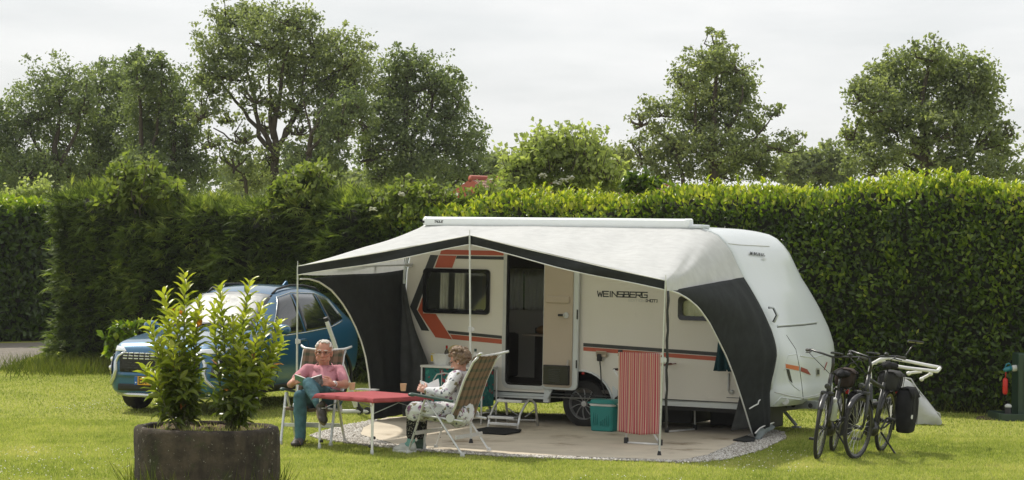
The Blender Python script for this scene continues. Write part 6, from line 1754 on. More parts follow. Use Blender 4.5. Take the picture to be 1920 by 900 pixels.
# drying rack, towel
fq0, fq1 = CG(1174, 831, .02), CG(1238, 835, .02); bq0, bq1 = CG(1250, 811, .02), CG(1303, 806, .02)
rk = thing('drying_rack', 'folding clothes drying rack with white tubes and black corners', 'drying rack', WC(fq0.x, fq0.y, .02), CROT)
rl = lambda p: p - Vector((fq0.x, fq0.y, .02))
ftop0, ftop1 = C(1163, 662, fq0.y), C(1243, 664, fq1.y); btop1 = C(1301, 676, bq1.y); btop0 = C(1247, 684, bq0.y)
def rtube(nm, pts, r, m): mb = MB(); mb.tube([rl(Vector(p)) for p in pts], r, n=8); return mb.build(nm, m, rk, smooth=True)
rtube('leg', [(fq0.x, fq0.y, .03), (fq0.x + .01, fq0.y, 1.05)], .011, m_pipe); rtube('leg', [(fq1.x, fq1.y, .03), (btop0.x, fq1.y + .2, btop0.z)], .011, m_pipe)
rtube('leg', [(bq1.x, bq1.y, .03), (btop1.x, btop1.y, btop1.z - .02)], .012, m_pipe); rtube('leg', [(bq0.x, bq0.y, .03), (btop0.x, bq0.y, btop0.z)], .011, m_pipe)
rtube('foot_bar', [(fq0.x, fq0.y, .03), (fq1.x, fq1.y, .03)], .012, m_pipe); rtube('foot_bar', [(bq0.x, bq0.y, .03), (bq1.x, bq1.y, .03)], .012, m_pipe)
rtube('top_bar', [ftop0, ftop1], .010, m_pipe); rtube('arm', [(btop0.x, fq1.y + .2, btop0.z), (btop0.x, bq0.y, btop0.z), tuple(btop1)], .013, m_black)
for k in range(4): rtube('line', [(btop0.x + .02, fq1.y + .25 + k * .05, btop0.z - .01), (btop1.x - .02, btop1.y - .1 + k * .02, btop1.z - .015)], .006, m_dred)
for p in ((fq0.x, fq0.y, .05), (fq1.x, fq1.y, .05), (bq1.x, bq1.y, .05), (bq0.x, bq0.y, .05), (ftop0.x, fq0.y, ftop0.z), (btop1.x, btop1.y, btop1.z)):
    mb = MB(); mb.box(rl(Vector(p)), (.05, .035, .075), bev=.01); mb.build('corner', m_black, rk)
def _towel(t, uv):
    sx = N(t, 'ShaderNodeSeparateXYZ'); t.links.new(uv, sx.inputs[0])
    mu = N(t, 'ShaderNodeMath', operation='MULTIPLY'); mu.inputs[1].default_value = 4.0; t.links.new(sx.outputs[0], mu.inputs[0])
    fr = N(t, 'ShaderNodeMath', operation='FRACT'); t.links.new(mu.outputs[0], fr.inputs[0])
    n = t.nodes.new('ShaderNodeValToRGB'); n.color_ramp.interpolation = 'CONSTANT'
    cs = [(.0, (.54, .38, .28)), (.10, (.47, .10, .10)), (.22, (.58, .44, .33)), (.28, (.44, .13, .13)), (.40, (.56, .40, .31)), (.46, (.42, .07, .09)), (.60, (.58, .44, .34)), (.68, (.46, .09, .11)), (.80, (.55, .36, .28)), (.86, (.32, .08, .12)), (.92, (.50, .17, .15))]
    e = n.color_ramp.elements
    while len(e) < len(cs): e.new(.5)
    for i, (p, c_) in enumerate(cs): e[i].position = p; e[i].color = rgb(c_)
    t.links.new(fr.outputs[0], n.inputs['Fac']); return n.outputs['Color']
m_towel = uvmat('striped_towel', _towel, 0.95)
tl0, tl1 = C(1160, 659, fq0.y - .02), C(1239.5, 660, fq0.y - .02); zb0 = C(1200, 813, fq0.y - .02).z
tw = thing('towel', 'red and cream striped towel hanging on the drying rack', 'towel', WC(tl0.x, fq0.y, zb0), CROT)
rows = []; W_ = tl1.x - tl0.x; ztop = ftop0.z + .012 - zb0
for i in range(41):
    s_ = i / 40; row = []
    for j in range(49):
        f_ = j / 48; x_ = W_ * f_ * (1 - .03 * s_) + .008
        if s_ < .85: z_ = s_ / .85 * ztop; y_ = -.025
        else: a = (s_ - .85) / .15; z_ = ztop - a * .12 + .012 * math.sin(math.pi * a); y_ = -.025 + .05 * min(1, a * 3)
        amp = .016 * (1 - z_ / ztop) ** .7
        y_ += amp * math.sin(f_ * 19 + 1.5 * math.sin(s_ * 3)) + amp * .5 * math.sin(f_ * 41 + 2)
        z_ += .012 * math.sin(f_ * 5.5 + 2) * (1 - z_ / ztop)
        row.append(Vector((x_, y_, z_)))
    rows.append(row)
mb = MB(); mb.grid(rows); mb.build('cloth', m_towel, tw, smooth=True, solid=.006)
m_hem = clothmat('towel_hem', (.60, .46, .36))
for k in (0, 48):
    mb = MB(); mb.tube([r[k] + Vector((0, -.004, 0)) for r in rows[:35]], .008, n=5); mb.build('hem', m_hem, tw, smooth=True)
# garment, cable, wheeled pole
m_garm = clothmat('garment_teal', (0.012, 0.05, 0.06), bump=.4, bscale=10)
g0, g1 = C(1339, 640, -.22), C(1372, 640, -.22); gz0 = C(1350, 696, -.22).z
ga_ = thing('garment', 'dark teal garment hung on the caravan side beside the charcoal tent wall', 'clothing', WC(g0.x, -.22, gz0), CROT)
rows = []
hh = g0.z - gz0 + .08; Wg = g1.x - g0.x + .05
for i in range(19):
    s_ = i / 18; rows.append([Vector((.06 * s_ * (1 - f_) + Wg * f_ * (1 - .25 * s_), .03 * math.sin(f_ * 16 + s_ * 2) * (1.1 - s_ * .7), s_ * hh + (.035 if .58 < f_ < .72 and i == 0 else 0))) for f_ in [j / 22 for j in range(23)]])
mb = MB(); mb.grid(rows); mb.build('cloth', m_garm, ga_, smooth=True, solid=.012)
mb = MB(); mb.tube([(.09, -.0, hh), (.16, 0, hh + .07), (.22, 0, hh)], .006, n=6); mb.build('hanger', m_black, ga_, smooth=True)
cq = [C(1124, 672, -.05), C(1126, 690, -.06), C(1127, 712, -.05), C(1133, 735, -.08), C(1142, 760, -.07), C(1150, 800, -.06)]
ca_ = thing('power_cable', 'black power cable plugged into the caravan side socket', 'cable', WC(cq[0].x, -.05, cq[0].z), CROT)
mb = MB(); mb.tube([p - Vector((cq[0].x, -.05, cq[0].z)) for p in lerp_list(cq, 24)], .008, n=6); mb.build('flex', m_black, ca_, smooth=True)
mb = MB(); mb.box((0, 0, .01), (.06, .05, .09), bev=.015); mb.build('plug', m_black, ca_, smooth=True)
wp = G(676, 777)
wst = thing('wheeled_stand', 'white pole leaning up from a low wheeled base beside the blue car', 'stand', wp)
lw = lambda px, py, dy=0: P(px, py, wp.y + dy) - wp
mb = MB(); a_, b_ = lw(612.5, 602, -.3), lw(668, 762); mb.tube([a_, a_.lerp(b_, .45)], .028, n=10); mb.tube([a_.lerp(b_, .45), b_], .036, n=10); pp = mb.build('pole', m_pipe, wst, auto=40)
mb = MB(); mb.tube([a_ + (a_ - b_).normalized() * .05, a_], .032, n=10); mb.build('cap', m_black, pp, auto=40)
mb = MB(); mb.tube([lw(666, 752), lw(678, 772)], .03, n=8); mb.build('joint', m_black, wst, auto=40)
mb = MB(); mb.tube([lw(640, 771.5), lw(694, 771.5)], .028, n=8); mb.build('base_bar', m_pipe, wst, auto=40)
for px in (675, 689):
    mb = MB(); q = lw(px, 768); q.z = .05; mb.lathe([(.05, -.02), (.05, .02)], 18, q, (.3, 1, 0)); mb.build('caster', m_black, wst, auto=40)
    

# electric post at the right edge
m_post = mat('post_green', (0.016, 0.042, 0.026), 0.45, var=0.12, coat=.2)
m_red = mat('plug_red', (0.55, 0.02, 0.015), 0.35)
m_plugb = mat('plug_blue', (0.02, 0.18, 0.24), 0.4)
eb = G(1906, 788); s_ = eb.y / F
ep = thing('power_post', 'dark green electricity hook-up cabinet on a tray base at the right edge', 'cabinet', (eb.x + .22, eb.y + .15, 0), R(3))
ph = 2.1 - (663 - 503) * s_
mb = MB(); mb.box((0, 0, ph / 2 + .03), (.44, .34, ph - .06), bev=.02); pb = mb.build('cabinet_body', m_post, ep)
mb = MB(); mb.box((.02, -.175, ph * .55), (.34, .012, ph * .7), bev=.004); mb.build('door', m_post, pb); 
mb = MB(); mb.lathe([(.015, 0), (.015, .012)], 12, (-.12, -.18, ph * .57), (0, -1, 0)); mb.build('lock', m_alu, pb)
mb = MB(); mb.box((.05, -.02, .03), (1.1, .62, .06), bev=.01)
for (c_, sz) in (((.05, -.33, .05), (1.1, .03, .10)), ((-.5, -.02, .05), (.03, .62, .10)), ((.05, .29, .05), (1.1, .03, .10))): mb.box(c_, sz, bev=.006)
mb.build('tray', m_post, ep)
mb = MB(); lx = (1889.5 - 1906) * s_ - .22; mb.lathe([(.045, .06), (.045, .17), (.04, .18)], 16, (lx, -.12, 0)); cp_ = mb.build('lamp_post', m_black, ep, auto=40)
mb = MB(); mb.ell((lx, -.12, .19), (.05, .05, .035)); mb.build('lamp_cap', m_grey, cp_, smooth=True)
zc = 2.1 - (694 - 503) * s_
mb = MB(); mb.lathe([(.045, 0), (.045, .05), (.035, .06)], 14, (-.22, -.06, zc + .02), (-1, 0, -.1)); mb.build('socket', m_grey, pb, auto=40)
pg = thing('plug', 'blue plug in the side socket of the green cabinet', 'plug', (eb.x - .04, eb.y + .09, zc))
mb = MB(); mb.tube([(-.02, 0, .02), (-.10, 0, -.005), (-.13, 0, -.02)], [.036, .034, .022], n=12); mb.build('plug_body', m_plugb, pg, smooth=True)
mb = MB(); mb.tube([(-.03, 0, .05), (-.055, 0, .085), (-.09, 0, .07), (-.11, 0, .02)], .010, n=8); mb.build('plug_lever', m_plugb, pg, smooth=True)
fo = thing('float', 'red capsule hanging on a red cord from the blue plug', 'float', (eb.x + (1886.5 - 1906) * s_, eb.y + .09, 2.1 - (742 - 503) * s_))
hf = (742 - 710) * s_
mb = MB(); mb.cap((0, 0, .036), .036, (0, 0, hf - .036), .036, n=16); mb.build('capsule', m_red, fo, smooth=True)
mb = MB(); mb.tube([(0, 0, hf - .01), (.005, 0, hf + .05), (-.035 + .04, 0, hf + .09), (.02, 0, hf + .125)], .007, n=6); mb.build('cord', m_red, fo, smooth=True)
# ================================================================== PEOPLE
def skinmat(name, col, red):
    m, t, b = _mat(name)
    tcn = N(t, 'ShaderNodeTexCoord'); no = N(t, 'ShaderNodeTexNoise', Scale=14.0, Detail=4.0); t.links.new(tcn.outputs['Object'], no.inputs['Vector'])
    r = ramp(t, [(.35, col), (.7, red)]); t.links.new(no.outputs['Fac'], r.inputs['Fac']); t.links.new(r.outputs['Color'], b.inputs['Base Color'])
    b.inputs['Roughness'].default_value = .5; b.inputs['Subsurface Weight'].default_value = .12; b.inputs['Subsurface Radius'].default_value = (.02, .008, .004); b.inputs['Specular IOR Level'].default_value = .35
    return m
m_skin = skinmat('skin_ruddy', (0.50, 0.27, 0.19), (0.52, 0.22, 0.155))
m_skin2 = skinmat('skin_pink', (0.56, 0.33, 0.25), (0.54, 0.27, 0.20))
m_shirt = clothmat('polo_pink', (0.52, 0.235, 0.27), bump=.5, bscale=14, var=.12)
m_denim = clothmat('denim_teal', (0.062, 0.135, 0.160), bump=.5, bscale=20, var=.35)
m_shoe = mat('shoe_brown', (0.035, 0.028, 0.022), .6, var=.3); m_sole = mat('sole_tan', (0.17, 0.13, 0.085), .8)
m_whair = mat('hair_white', (0.62, 0.58, 0.53), .7, var=.25, scale=30, bump=.8, bscale=90)
m_bhair = mat('hair_brown', (0.20, 0.135, 0.085), .7, var=.45, scale=25, bump=.8, bscale=80)
m_eye = mat('eye_dark', (0.03, 0.02, 0.015), .2); m_lip = mat('lip', (0.36, 0.13, 0.10), .5)
m_frame = mat('spectacle_frame', (0.10, 0.085, 0.07), .3); m_lens = glassmat('spectacle_lens', (.9, .9, .9), .04)
m_tunic = uvmat('floral_tunic', _floral((0.66, 0.67, 0.68), [(0.22, .20, .11), (.24, .11, .20), (.10, .11, .13), (.42, .34, .42)], 8.5, [.24, .20, .19, .24]), .9)
m_leg = uvmat('spotted_leggings', _floral((0.022, 0.022, 0.022), [(.42, .40, .33)], 60.0, [.25], True), .9)
m_sock = clothmat('sock_teal', (0.22, 0.42, 0.38)); m_sock2 = clothmat('sock_grey', (.10, .09, .10)); m_wshoe = mat('shoe_white', (.55, .55, .52), .6, var=.2); m_gshoe = mat('shoe_green', (.05, .09, .06), .7)

def hand(mb, wrist, palm_dir, back_dir, side, curl=.9, s=1.0, spread=.10):
    """palm with five separate fingers; palm_dir runs wrist->knuckles, back_dir leaves the back of the hand, side is the thumb's side"""
    d = Vector(palm_dir).normalized(); b_ = Vector(back_dir); b_ = (b_ - d * b_.dot(d)).normalized(); t_ = d.cross(b_); t_ = t_ if t_.dot(Vector(side)) > 0 else -t_
    w0 = Vector(wrist); kn = w0 + d * .085 * s
    mb.cap(w0, .026 * s, w0 + d * .04 * s, .030 * s)
    for k in range(4):
        o = t_ * (.033 - .022 * k) * s
        mb.cap(w0 + d * .025 * s + o * .7, .015 * s, kn + o - d * (.004 * abs(k - 1.2)) * s, .0125 * s)
    for k, ln in enumerate((.072, .082, .076, .060)):
        o = t_ * (.033 - .022 * k) * s; p = kn + o; ang = .25
        rr_ = .0095 * s
        for q, seg in enumerate((.45, .32, .23)):
            ang += curl * (.55 if q == 0 else .75)
            dd = (d * math.cos(ang) - b_ * math.sin(ang) + t_ * (spread * (1 - .7 * k))).normalized(); n_ = p + dd * ln * seg * s
            mb.cap(p, rr_, n_, rr_ * .92, n=8); p = n_; rr_ *= .92
    p = w0 + d * .022 * s + t_ * .028 * s; dd = (d * .55 + t_ * .75 - b_ * .35).normalized()
    q1 = p + dd * .042 * s; dd2 = (d * .9 + t_ * .15 - b_ * .5).normalized(); q2 = q1 + dd2 * .034 * s; q3 = q2 + (dd2 - b_ * .2).normalized() * .026 * s
    mb.cap(p, .014 * s, q1, .012 * s, n=8); mb.cap(q1, .0115 * s, q2, .0105 * s, n=8); mb.cap(q2, .0102 * s, q3, .0085 * s, n=8)
def headframe(fwd, up):
    f = Vector(fwd).normalized(); u = Vector(up); u = (u - f * u.dot(f)).normalized(); r_ = f.cross(u)
    return f, u, r_
def head(mb, c, fwd, up, s=1.0, jowl=1.0, wide=1.0):
    f, u, r_ = headframe(fwd, up); M = Matrix((r_, f, u)).transposed(); A = lambda x, y, z: Vector(c) + (r_ * x * wide + f * y + u * z) * s
    E = lambda p, rr_: mb.ell(A(*p), tuple(q * s * (wide if i == 0 else 1) for i, q in enumerate(rr_)), M, 16, 12)
    E((0, -.012, .035), (.077, .095, .088)); E((0, .012, -.035), (.064, .078, .075)); E((0, .045, -.085), (.042 * jowl, .036, .032)); E((.033, .03, -.062), (.034 * jowl, .042, .036)); E((-.033, .03, -.062), (.034 * jowl, .042, .036))
    E((0, .082, .022), (.058, .014, .016)); E((0, .094, -.018), (.0145, .018, .030)); E((0, .107, -.032), (.018, .017, .014)); E((.014, .098, -.034), (.010, .012, .009)); E((-.014, .098, -.034), (.010, .012, .009))
    E((.036, .066, -.022), (.026, .022, .022)); E((-.036, .066, -.022), (.026, .022, .022)); E((0, .083, -.068), (.026, .014, .008)); E((0, .082, -.079), (.022, .013, .008))
    for sx in (-1, 1): E((sx * .080, -.012, -.008), (.012, .020, .033)); E((sx * .078, -.005, -.035), (.009, .010, .014))
    return A, M, f, u, r_
def facebits(par, A, M, s, wide=1.0, glasses=True):
    for sx in (-1, 1):
        mb = MB(); mb.ell(A(sx * .031, .083, .006), (.012 * s, .007 * s, .0065 * s), M); mb.build('eye', m_eye, par, smooth=True, world=True)
        mb = MB(); mb.tube([A(sx * .014, .094, .026), A(sx * .032, .093, .031), A(sx * .050, .082, .024)], .0045 * s, n=6); mb.build('eyebrow', m_whair if glasses else m_bhair, par, smooth=True, world=True)
    mb = MB(); mb.tube([A(-.024, .090, -.072), A(-.010, .099, -.073), A(.010, .099, -.073), A(.024, .090, -.072)], .0042 * s, n=6, flat=.8); mb.build('mouth', m_lip, par, smooth=True, world=True)
    if glasses:
        mb = MB()
        for sx in (-1, 1): mb.tube([A(sx * .034 + .027 * math.cos(a), .108 - .006 * abs(math.cos(a)), .004 + .019 * math.sin(a)) for a in [2 * math.pi * k / 16 for k in range(16)]], .0013 * s, n=5, closed=True)
        mb.tube([A(-.009, .111, .010), A(0, .114, .013), A(.009, .111, .010)], .0024 * s, n=5)
        for sx in (-1, 1): mb.tube([A(sx * .060, .102, .010), A(sx * .078, .06, .012), A(sx * .084, -.01, .006)], .0024 * s, n=5)
        gl = mb.build('spectacles', m_frame, par, smooth=True, world=True)
        for sx in (-1, 1):
            mb = MB(); mb.add([A(sx * .034 + .026 * math.cos(a), .108, .004 + .018 * math.sin(a)) for a in [2 * math.pi * k / 16 for k in range(16)]], [tuple(range(16))]); mb.build('lens', m_lens, gl, world=True)
def shoe(par, heel, toe, up, m, sole_m, s=1.0, name='shoe'):
    h, t_ = Vector(heel), Vector(toe); d = (t_ - h).normalized(); u = Vector(up); u = (u - d * u.dot(d)).normalized(); x = d.cross(u); L_ = (t_ - h).length
    mb = MB()
    M = Matrix((x, d, u)).transposed()
    mb.cap(h + u * .045 * s + d * .03, .040 * s, t_ + u * .032 * s - d * .05, .038 * s); mb.ell(t_ + u * .030 * s - d * .055, (.046 * s, .06 * s, .030 * s), M); mb.cap(h + u * .06 * s + d * .03, .038 * s, h + u * .10 * s + d * .045, .036 * s)
    mb.ell(h + d * L_ * .45 + u * .055 * s, (.042 * s, .085 * s, .042 * s), M)
    o = blob(name, mb, m, par, .006, 2, world=True)
    sm = MB(); n = 20; ring_ = []
    for k in range(n):
        a = 2 * math.pi * k / n; yy = L_ / 2 + math.cos(a) * (L_ / 2 + .012); ww = (.036 + .012 * (yy / L_)) * s
        ring_.append(h + d * yy + x * (math.sin(a) * ww))
    sm.add([p - u * .002 for p in ring_] + [p + u * .024 for p in ring_], [tuple(range(n)), tuple(range(n, 2 * n))] + [(k, (k + 1) % n, n + (k + 1) % n, n + k) for k in range(n)]); sm.build('sole', sole_m, o, world=True)
    lc = MB()
    for k in range(4): p = h + d * (L_ * (.42 + .09 * k)) + u * (.098 - .010 * k) * s; lc.tube([p - x * .022, p + u * .004, p + x * .022], .0035, n=5)
    lc.build('lace', m_pipe, o, smooth=True, world=True); lc = None
    return o

# ------------------------------------------------------------------ the man
man = thing('person', 'man in pink polo shirt and jeans reading, one leg crossed over', 'person', (MCH.x, MCH.y - .25, 0))
hc = P(607, 660.5, 23.93); HFW, HUP = Vector((-.05, -.98, -.06)), Vector((.02, -.05, 1)); HS_ = 1.06
shL, shR = P(576, 692, 24.0), P(637, 693, 24.0)            # picture left, picture right
elL, elR = P(545, 721, 23.78), P(648, 722, 23.80); wrL, wrR = P(549, 718, 23.53), P(624, 720, 23.52)
neck = P(608, 689, 24.0)
hipL, hipR = P(592, 748, 23.84), P(623, 747, 23.84); knL, knR = P(563, 744, 23.40), P(579, 720, 23.42); anL, anR = P(563, 820, 23.36), P(597, 757, 23.16)
chest, belly = P(607, 707, 23.99), P(606, 730, 23.88)
mb = MB()
A, M, f_, u_, r_ = head(mb, hc, HFW, HUP, HS_, 1.15, 1.08)
mb.cap(neck + Vector((0, .01, -.02)), .062, hc + Vector((0, .03, -.06)), .056)
mb.ell(chest, (.13, .085, .12)); mb.ell(belly, (.15, .11, .10)); mb.cap(hipL, .09, hipR, .09); mb.cap(belly, .11, (hipL + hipR) / 2, .10)
for sh, el, wr in ((shL, elL, wrL), (shR, elR, wrR)):
    mb.cap(chest.lerp(sh, .5), .045, sh, .042); mb.cap(sh, .042, el, .041); mb.cap(el, .042, el.lerp(wr, .4), .043); mb.cap(el.lerp(wr, .4), .043, wr, .028)
for hp, kn, an in ((hipL, knL, anL), (hipR, knR, anR)): mb.cap(hp, .075, kn, .052); mb.cap(kn, .05, an, .036)
for an, toe in ((anL, P(559, 836, 23.26)), (anR, P(603, 772, 23.09))): mb.cap(an, .035, an.lerp(toe, .7), .024)
hand(mb, wrL, (.42, -.45, .30), (-.5, -.7, .2), (0, 0, 1), 1.0, 1.05); hand(mb, wrR, (-.55, -.30, .18), (.35, -.85, .3), (0, 0, 1), 1.0, 1.05)
bm_ = blob('body', mb, m_skin, man, .0055, 3, world=True)
facebits(bm_, A, M, HS_, 1.08)
mb = MB()
for k in range(150):
    a = random.uniform(0, 6.28); z = random.uniform(-.2, 1); front = math.sin(a)
    if z < .25 and front > .1: continue
    if front > .55 and z < .72: continue
    rr_ = math.sqrt(max(0, 1 - z * z)); p = A(.079 * rr_ * math.cos(a), -.014 + .096 * rr_ * math.sin(a), .037 + .090 * z)
    mb.ell(p, (.018, .022, .011), M @ Matrix.Rotation(random.uniform(-.5, .5), 3, 'Z'), 8, 6)
blob('hair', mb, m_whair, man, .006, 1, world=True)
mb = MB()
mb.ell(chest + Vector((0, 0, -.02)), (.185, .125, .14)); mb.ell(belly + Vector((0, -.01, 0)), (.20, .165, .135)); mb.cap(chest, .15, belly, .16); mb.cap(shL + Vector((.035, 0, -.02)), .058, shR + Vector((-.035, 0, -.02)), .058); mb.cap(belly, .155, (hipL + hipR) / 2 + Vector((0, 0, .02)), .145)
mb.cap(shL + Vector((.04, .0, .0)), .058, neck + Vector((-.05, 0, -.035)), .052); mb.cap(shR + Vector((-.04, .0, .0)), .058, neck + Vector((.05, 0, -.035)), .052)
for sh, el, k_ in ((shL, elL, .62), (shR, elR, .66)): mb.cap(sh, .060, sh.lerp(el, k_), .060)
sh_ = blob('shirt', mb, m_shirt, man, .009, 4, world=True, wrinkle=0.004)
mb = MB()
for sx in (-1, 1):
    q = [neck + Vector((sx * .010, -.115, -.045)), neck + Vector((sx * .055, -.105, .010)), neck + Vector((sx * .092, -.03, .035)), neck + Vector((sx * .075, .05, .05))]
    lo_ = [p + Vector((sx * .030, -.016, -.045)) for p in q]
    mb.grid([q, [a.lerp(b_, .5) + Vector((0, -.012, .006)) for a, b_ in zip(q, lo_)], lo_], uv=False)
mb.build('collar', m_shirt, sh_, smooth=True, world=True, solid=.006)
mb = MB()
for k in range(2): mb.ell(neck + Vector((.0, -.128 - .012 * k, -.07 - .045 * k)), .006)
mb.build('button', m_pipe, sh_, smooth=True, world=True); sh_.children[-1]['kind'] = 'stuff'
mb = MB()
mb.cap(hipL, .125, hipR, .125); mb.ell((hipL + hipR) / 2 + Vector((0, .0, .01)), (.19, .15, .12))
mb.cap(hipL, .105, knL, .078); mb.cap(knL, .078, anL + Vector((0, 0, .02)), .056); mb.cap(knL.lerp(anL, .35), .074, anL + Vector((.004, 0, .0)), .058)
mb.cap(hipR, .105, knR, .075); mb.cap(knR, .075, knR.lerp(anR, .45), .068); mb.cap(knR.lerp(anR, .45), .068, anR, .054)
mb.ell(knR + Vector((0, -.012, .004)), (.068, .066, .066))
blob('jeans', mb, m_denim, man, .009, 3, world=True, wrinkle=0.006)
for an, d in ((anL, (0, -.2, -.25)), (anR, (.12, -.15, -.25))):
    mb = MB(); mb.cap(an, .046, an + Vector(d).normalized() * .07, .040); blob('sock', mb, m_sock2, man, .007, 1, world=True)
shoe(man, G(562, 826, .0) + Vector((.02, .05, .004)), P(553, 839.5, 23.16) + Vector((0, 0, .0)), (0, 0, 1), m_shoe, m_sole, 1.18)
ah = anR + Vector((.0, -.005, -.05)); shoe(man, ah, ah + Vector((.075, -.16, -.165)), (.35, -.62, .70), m_shoe, m_sole, 1.12)
mb = MB(); d_ = (elR - wrR).normalized(); mb.lathe([(.034, -.008), (.036, 0), (.034, .008)], 18, wrR + d_ * .035, d_, caps=False); wt = mb.build('wristwatch', m_pipe, man, smooth=True, world=True, solid=.003)
mb = MB(); mb.lathe([(.019, 0), (.019, .008), (.0001, .009)], 16, wrR + d_ * .035 + Vector((0, -.034, .014)), (0, -.9, .4)); mb.build('watch_face', m_pipe, wt, smooth=True, world=True)
# his book, covers to the camera
def book(name, lab, quads, covers, pagem, thick=.016):
    """quads: two page halves, each four world corners (spine edge first)"""
    o = thing(name, lab, 'book', quads[0][0])
    for (q, cm) in zip(quads, covers):
        n_ = (q[1] - q[0]).cross(q[3] - q[0]).normalized(); n_ = n_ if n_.y < 0 else -n_
        mb = MB(); mb.add([p + n_ * .003 for p in q] + [p - n_ * .001 for p in q], [(0, 1, 2, 3), (7, 6, 5, 4), (0, 4, 5, 1), (1, 5, 6, 2), (2, 6, 7, 3), (3, 7, 4, 0)]); mb.build('cover', cm, o, world=True)
        ctr = sum(q, Vector()) / 4; qi = [ctr + (p - ctr) * .96 for p in q]
        rows = [[qi[0].lerp(qi[1], j / 8).lerp(qi[3].lerp(qi[2], j / 8), i) - n_ * (.002 + thick * math.sin(math.pi * (.15 + .6 * j / 8))) for j in range(9)] for i in (0, 1)]
        base = [[p + n_ * (.0 + thick * math.sin(math.pi * (.15 + .6 * j / 8))) for j, p in enumerate(r)] for r in rows]
        mb = MB(); mb.grid(rows, uv=False); mb.grid(base, uv=False)
        for k in (0, 1): mb.add(rows[k] + base[k], [(j, j + 1, 9 + j + 1, 9 + j) for j in range(8)])
        for k in (0, 8): mb.add([rows[0][k], rows[1][k], base[1][k], base[0][k]], [(0, 1, 2, 3)])
        mb.build('pages', pagem, o, world=True)
    return o
m_bgreen = mat('book_green', (.10, .21, .15), .5, var=.15); m_bgrey = mat('book_grey', (.16, .17, .17), .5, var=.7, scale=28)
sp0, sp1 = P(576, 711, 23.40), P(578, 726, 23.44)
book('book', 'open paperback with green cover held up by the man in pink', [[sp0, P(552, 702, 23.45), P(555, 720, 23.49), sp1], [sp0, P(603.5, 702.5, 23.44), P(606.5, 719, 23.48), sp1]], [m_bgreen, m_bgrey], m_paper)

# ------------------------------------------------------------------ the woman
wo_ = thing('person', 'curly haired woman in floral tunic and spotted leggings reading in profile', 'person', WCH + WFWD * .15)
WR_ = Vector((.409, .912, 0))                                # her right, away from the camera
hc = P(861, 675, 22.98); HFW, HUP = Vector((-.85, .30, -.42)), Vector((-.35, .1, 1)); HS_ = 0.98
shN, shF = P(857, 706, 22.80), P(868, 704, 23.14); elN, elF = P(835, 738, 22.66), P(831, 735, 23.24); wrN, wrF = P(800, 733, 22.83), P(801, 730, 23.10)
neck = P(866, 697, 22.98); chest, belly = P(858, 722, 22.96), P(856, 752, 22.93)
hipN, hipF = P(858, 775, 22.80), P(866, 772, 23.06); knN, knF = P(776, 769, 22.80), P(788, 770, 23.06); anN, anF = P(771, 826, 22.86), P(790, 827, 23.12)
mb = MB(); A, M, f_, u_, r_ = head(mb, hc, HFW, HUP, HS_, .95)
mb.cap(neck, .05, hc + Vector((.02, 0, -.05)), .050); mb.ell(chest, (.11, .13, .15)); mb.ell(belly, (.12, .14, .13)); mb.cap(hipN, .10, hipF, .10); mb.cap(belly, .12, (hipN + hipF) / 2, .12)
for sh, el, wr in ((shN, elN, wrN), (shF, elF, wrF)): mb.cap(chest.lerp(sh, .6), .06, sh, .05); mb.cap(sh, .048, el, .038); mb.cap(el, .038, wr, .025)
for hp, kn, an in ((hipN, knN, anN), (hipF, knF, anF)): mb.cap(hp, .08, kn, .055); mb.cap(kn, .05, an, .034); mb.cap(an, .032, an + Vector((-.05, .015, -.05)), .024)
hand(mb, wrN, (-.62, .25, .30), (-.1, -.9, .25), (0, 0, 1), .85, .98); hand(mb, wrF, (-.62, -.20, .28), (-.2, .9, .2), (0, 0, 1), .85, .98)
bw_ = blob('body', mb, m_skin2, wo_, .0055, 3, world=True); facebits(bw_, A, M, HS_, 1.0, False)
mb = MB()
for sx in (-1, 1): mb.tube([A(sx * .034 + .026 * math.cos(a), .106, .002 + .020 * math.sin(a)) for a in [2 * math.pi * k / 16 for k in range(16)]], .0028, n=5, closed=True); mb.tube([A(sx * .060, .100, .008), A(sx * .082, -.005, .008)], .0026, n=5)
mb.build('spectacles', m_frame, bw_, smooth=True, world=True)
mb = MB()
for k in range(300):
    a = random.uniform(0, 6.28); z = random.uniform(-.75, 1); front = math.sin(a)
    if front > .30 and z < .42: continue
    if front > -.05 and z < -.2: continue
    rr_ = math.sqrt(max(0, 1 - z * z)); g_ = random.uniform(1.02, 1.24)
    p = A(.084 * rr_ * math.cos(a) * g_, -.020 + .102 * rr_ * math.sin(a) * g_, .030 + .098 * z * g_); mb.ell(p, random.uniform(.011, .020), None, 7, 5)
mb.ell(A(0, -.022, .03), (.084, .094, .09), M)
blob('hair', mb, m_bhair, wo_, .0065, 0, world=True)
for sx in (-1,):
    mb = MB(); mb.ell(A(sx * .088, -.004, -.040), .006); mb.build('earring', m_pipe, wo_, smooth=True, world=True)
mb = MB()
mb.ell(chest, (.135, .165, .17)); mb.ell(belly, (.15, .175, .15)); mb.cap(chest, .14, belly, .155); mb.cap(shN, .062, shF, .062); mb.cap(neck + Vector((0, 0, -.035)), .066, chest, .12)
mb.cap(belly, .16, (hipN + hipF) / 2, .16); mb.cap(hipN, .135, hipF, .135)
for sh, el, wr in ((shN, elN, wrN), (shF, elF, wrF)): mb.cap(sh, .066, el, .060); mb.cap(el, .060, wr.lerp(el, .08), .045)
for hp, kn in ((hipN, knN), (hipF, knF)): mb.cap(hp, .125, kn + Vector((.02, 0, .0)), .092)
mb.cap(knN.lerp(hipN, .15), .095, knF.lerp(hipF, .15), .095); mb.cap(knN.lerp(hipN, .45), .10, knF.lerp(hipF, .45), .10)
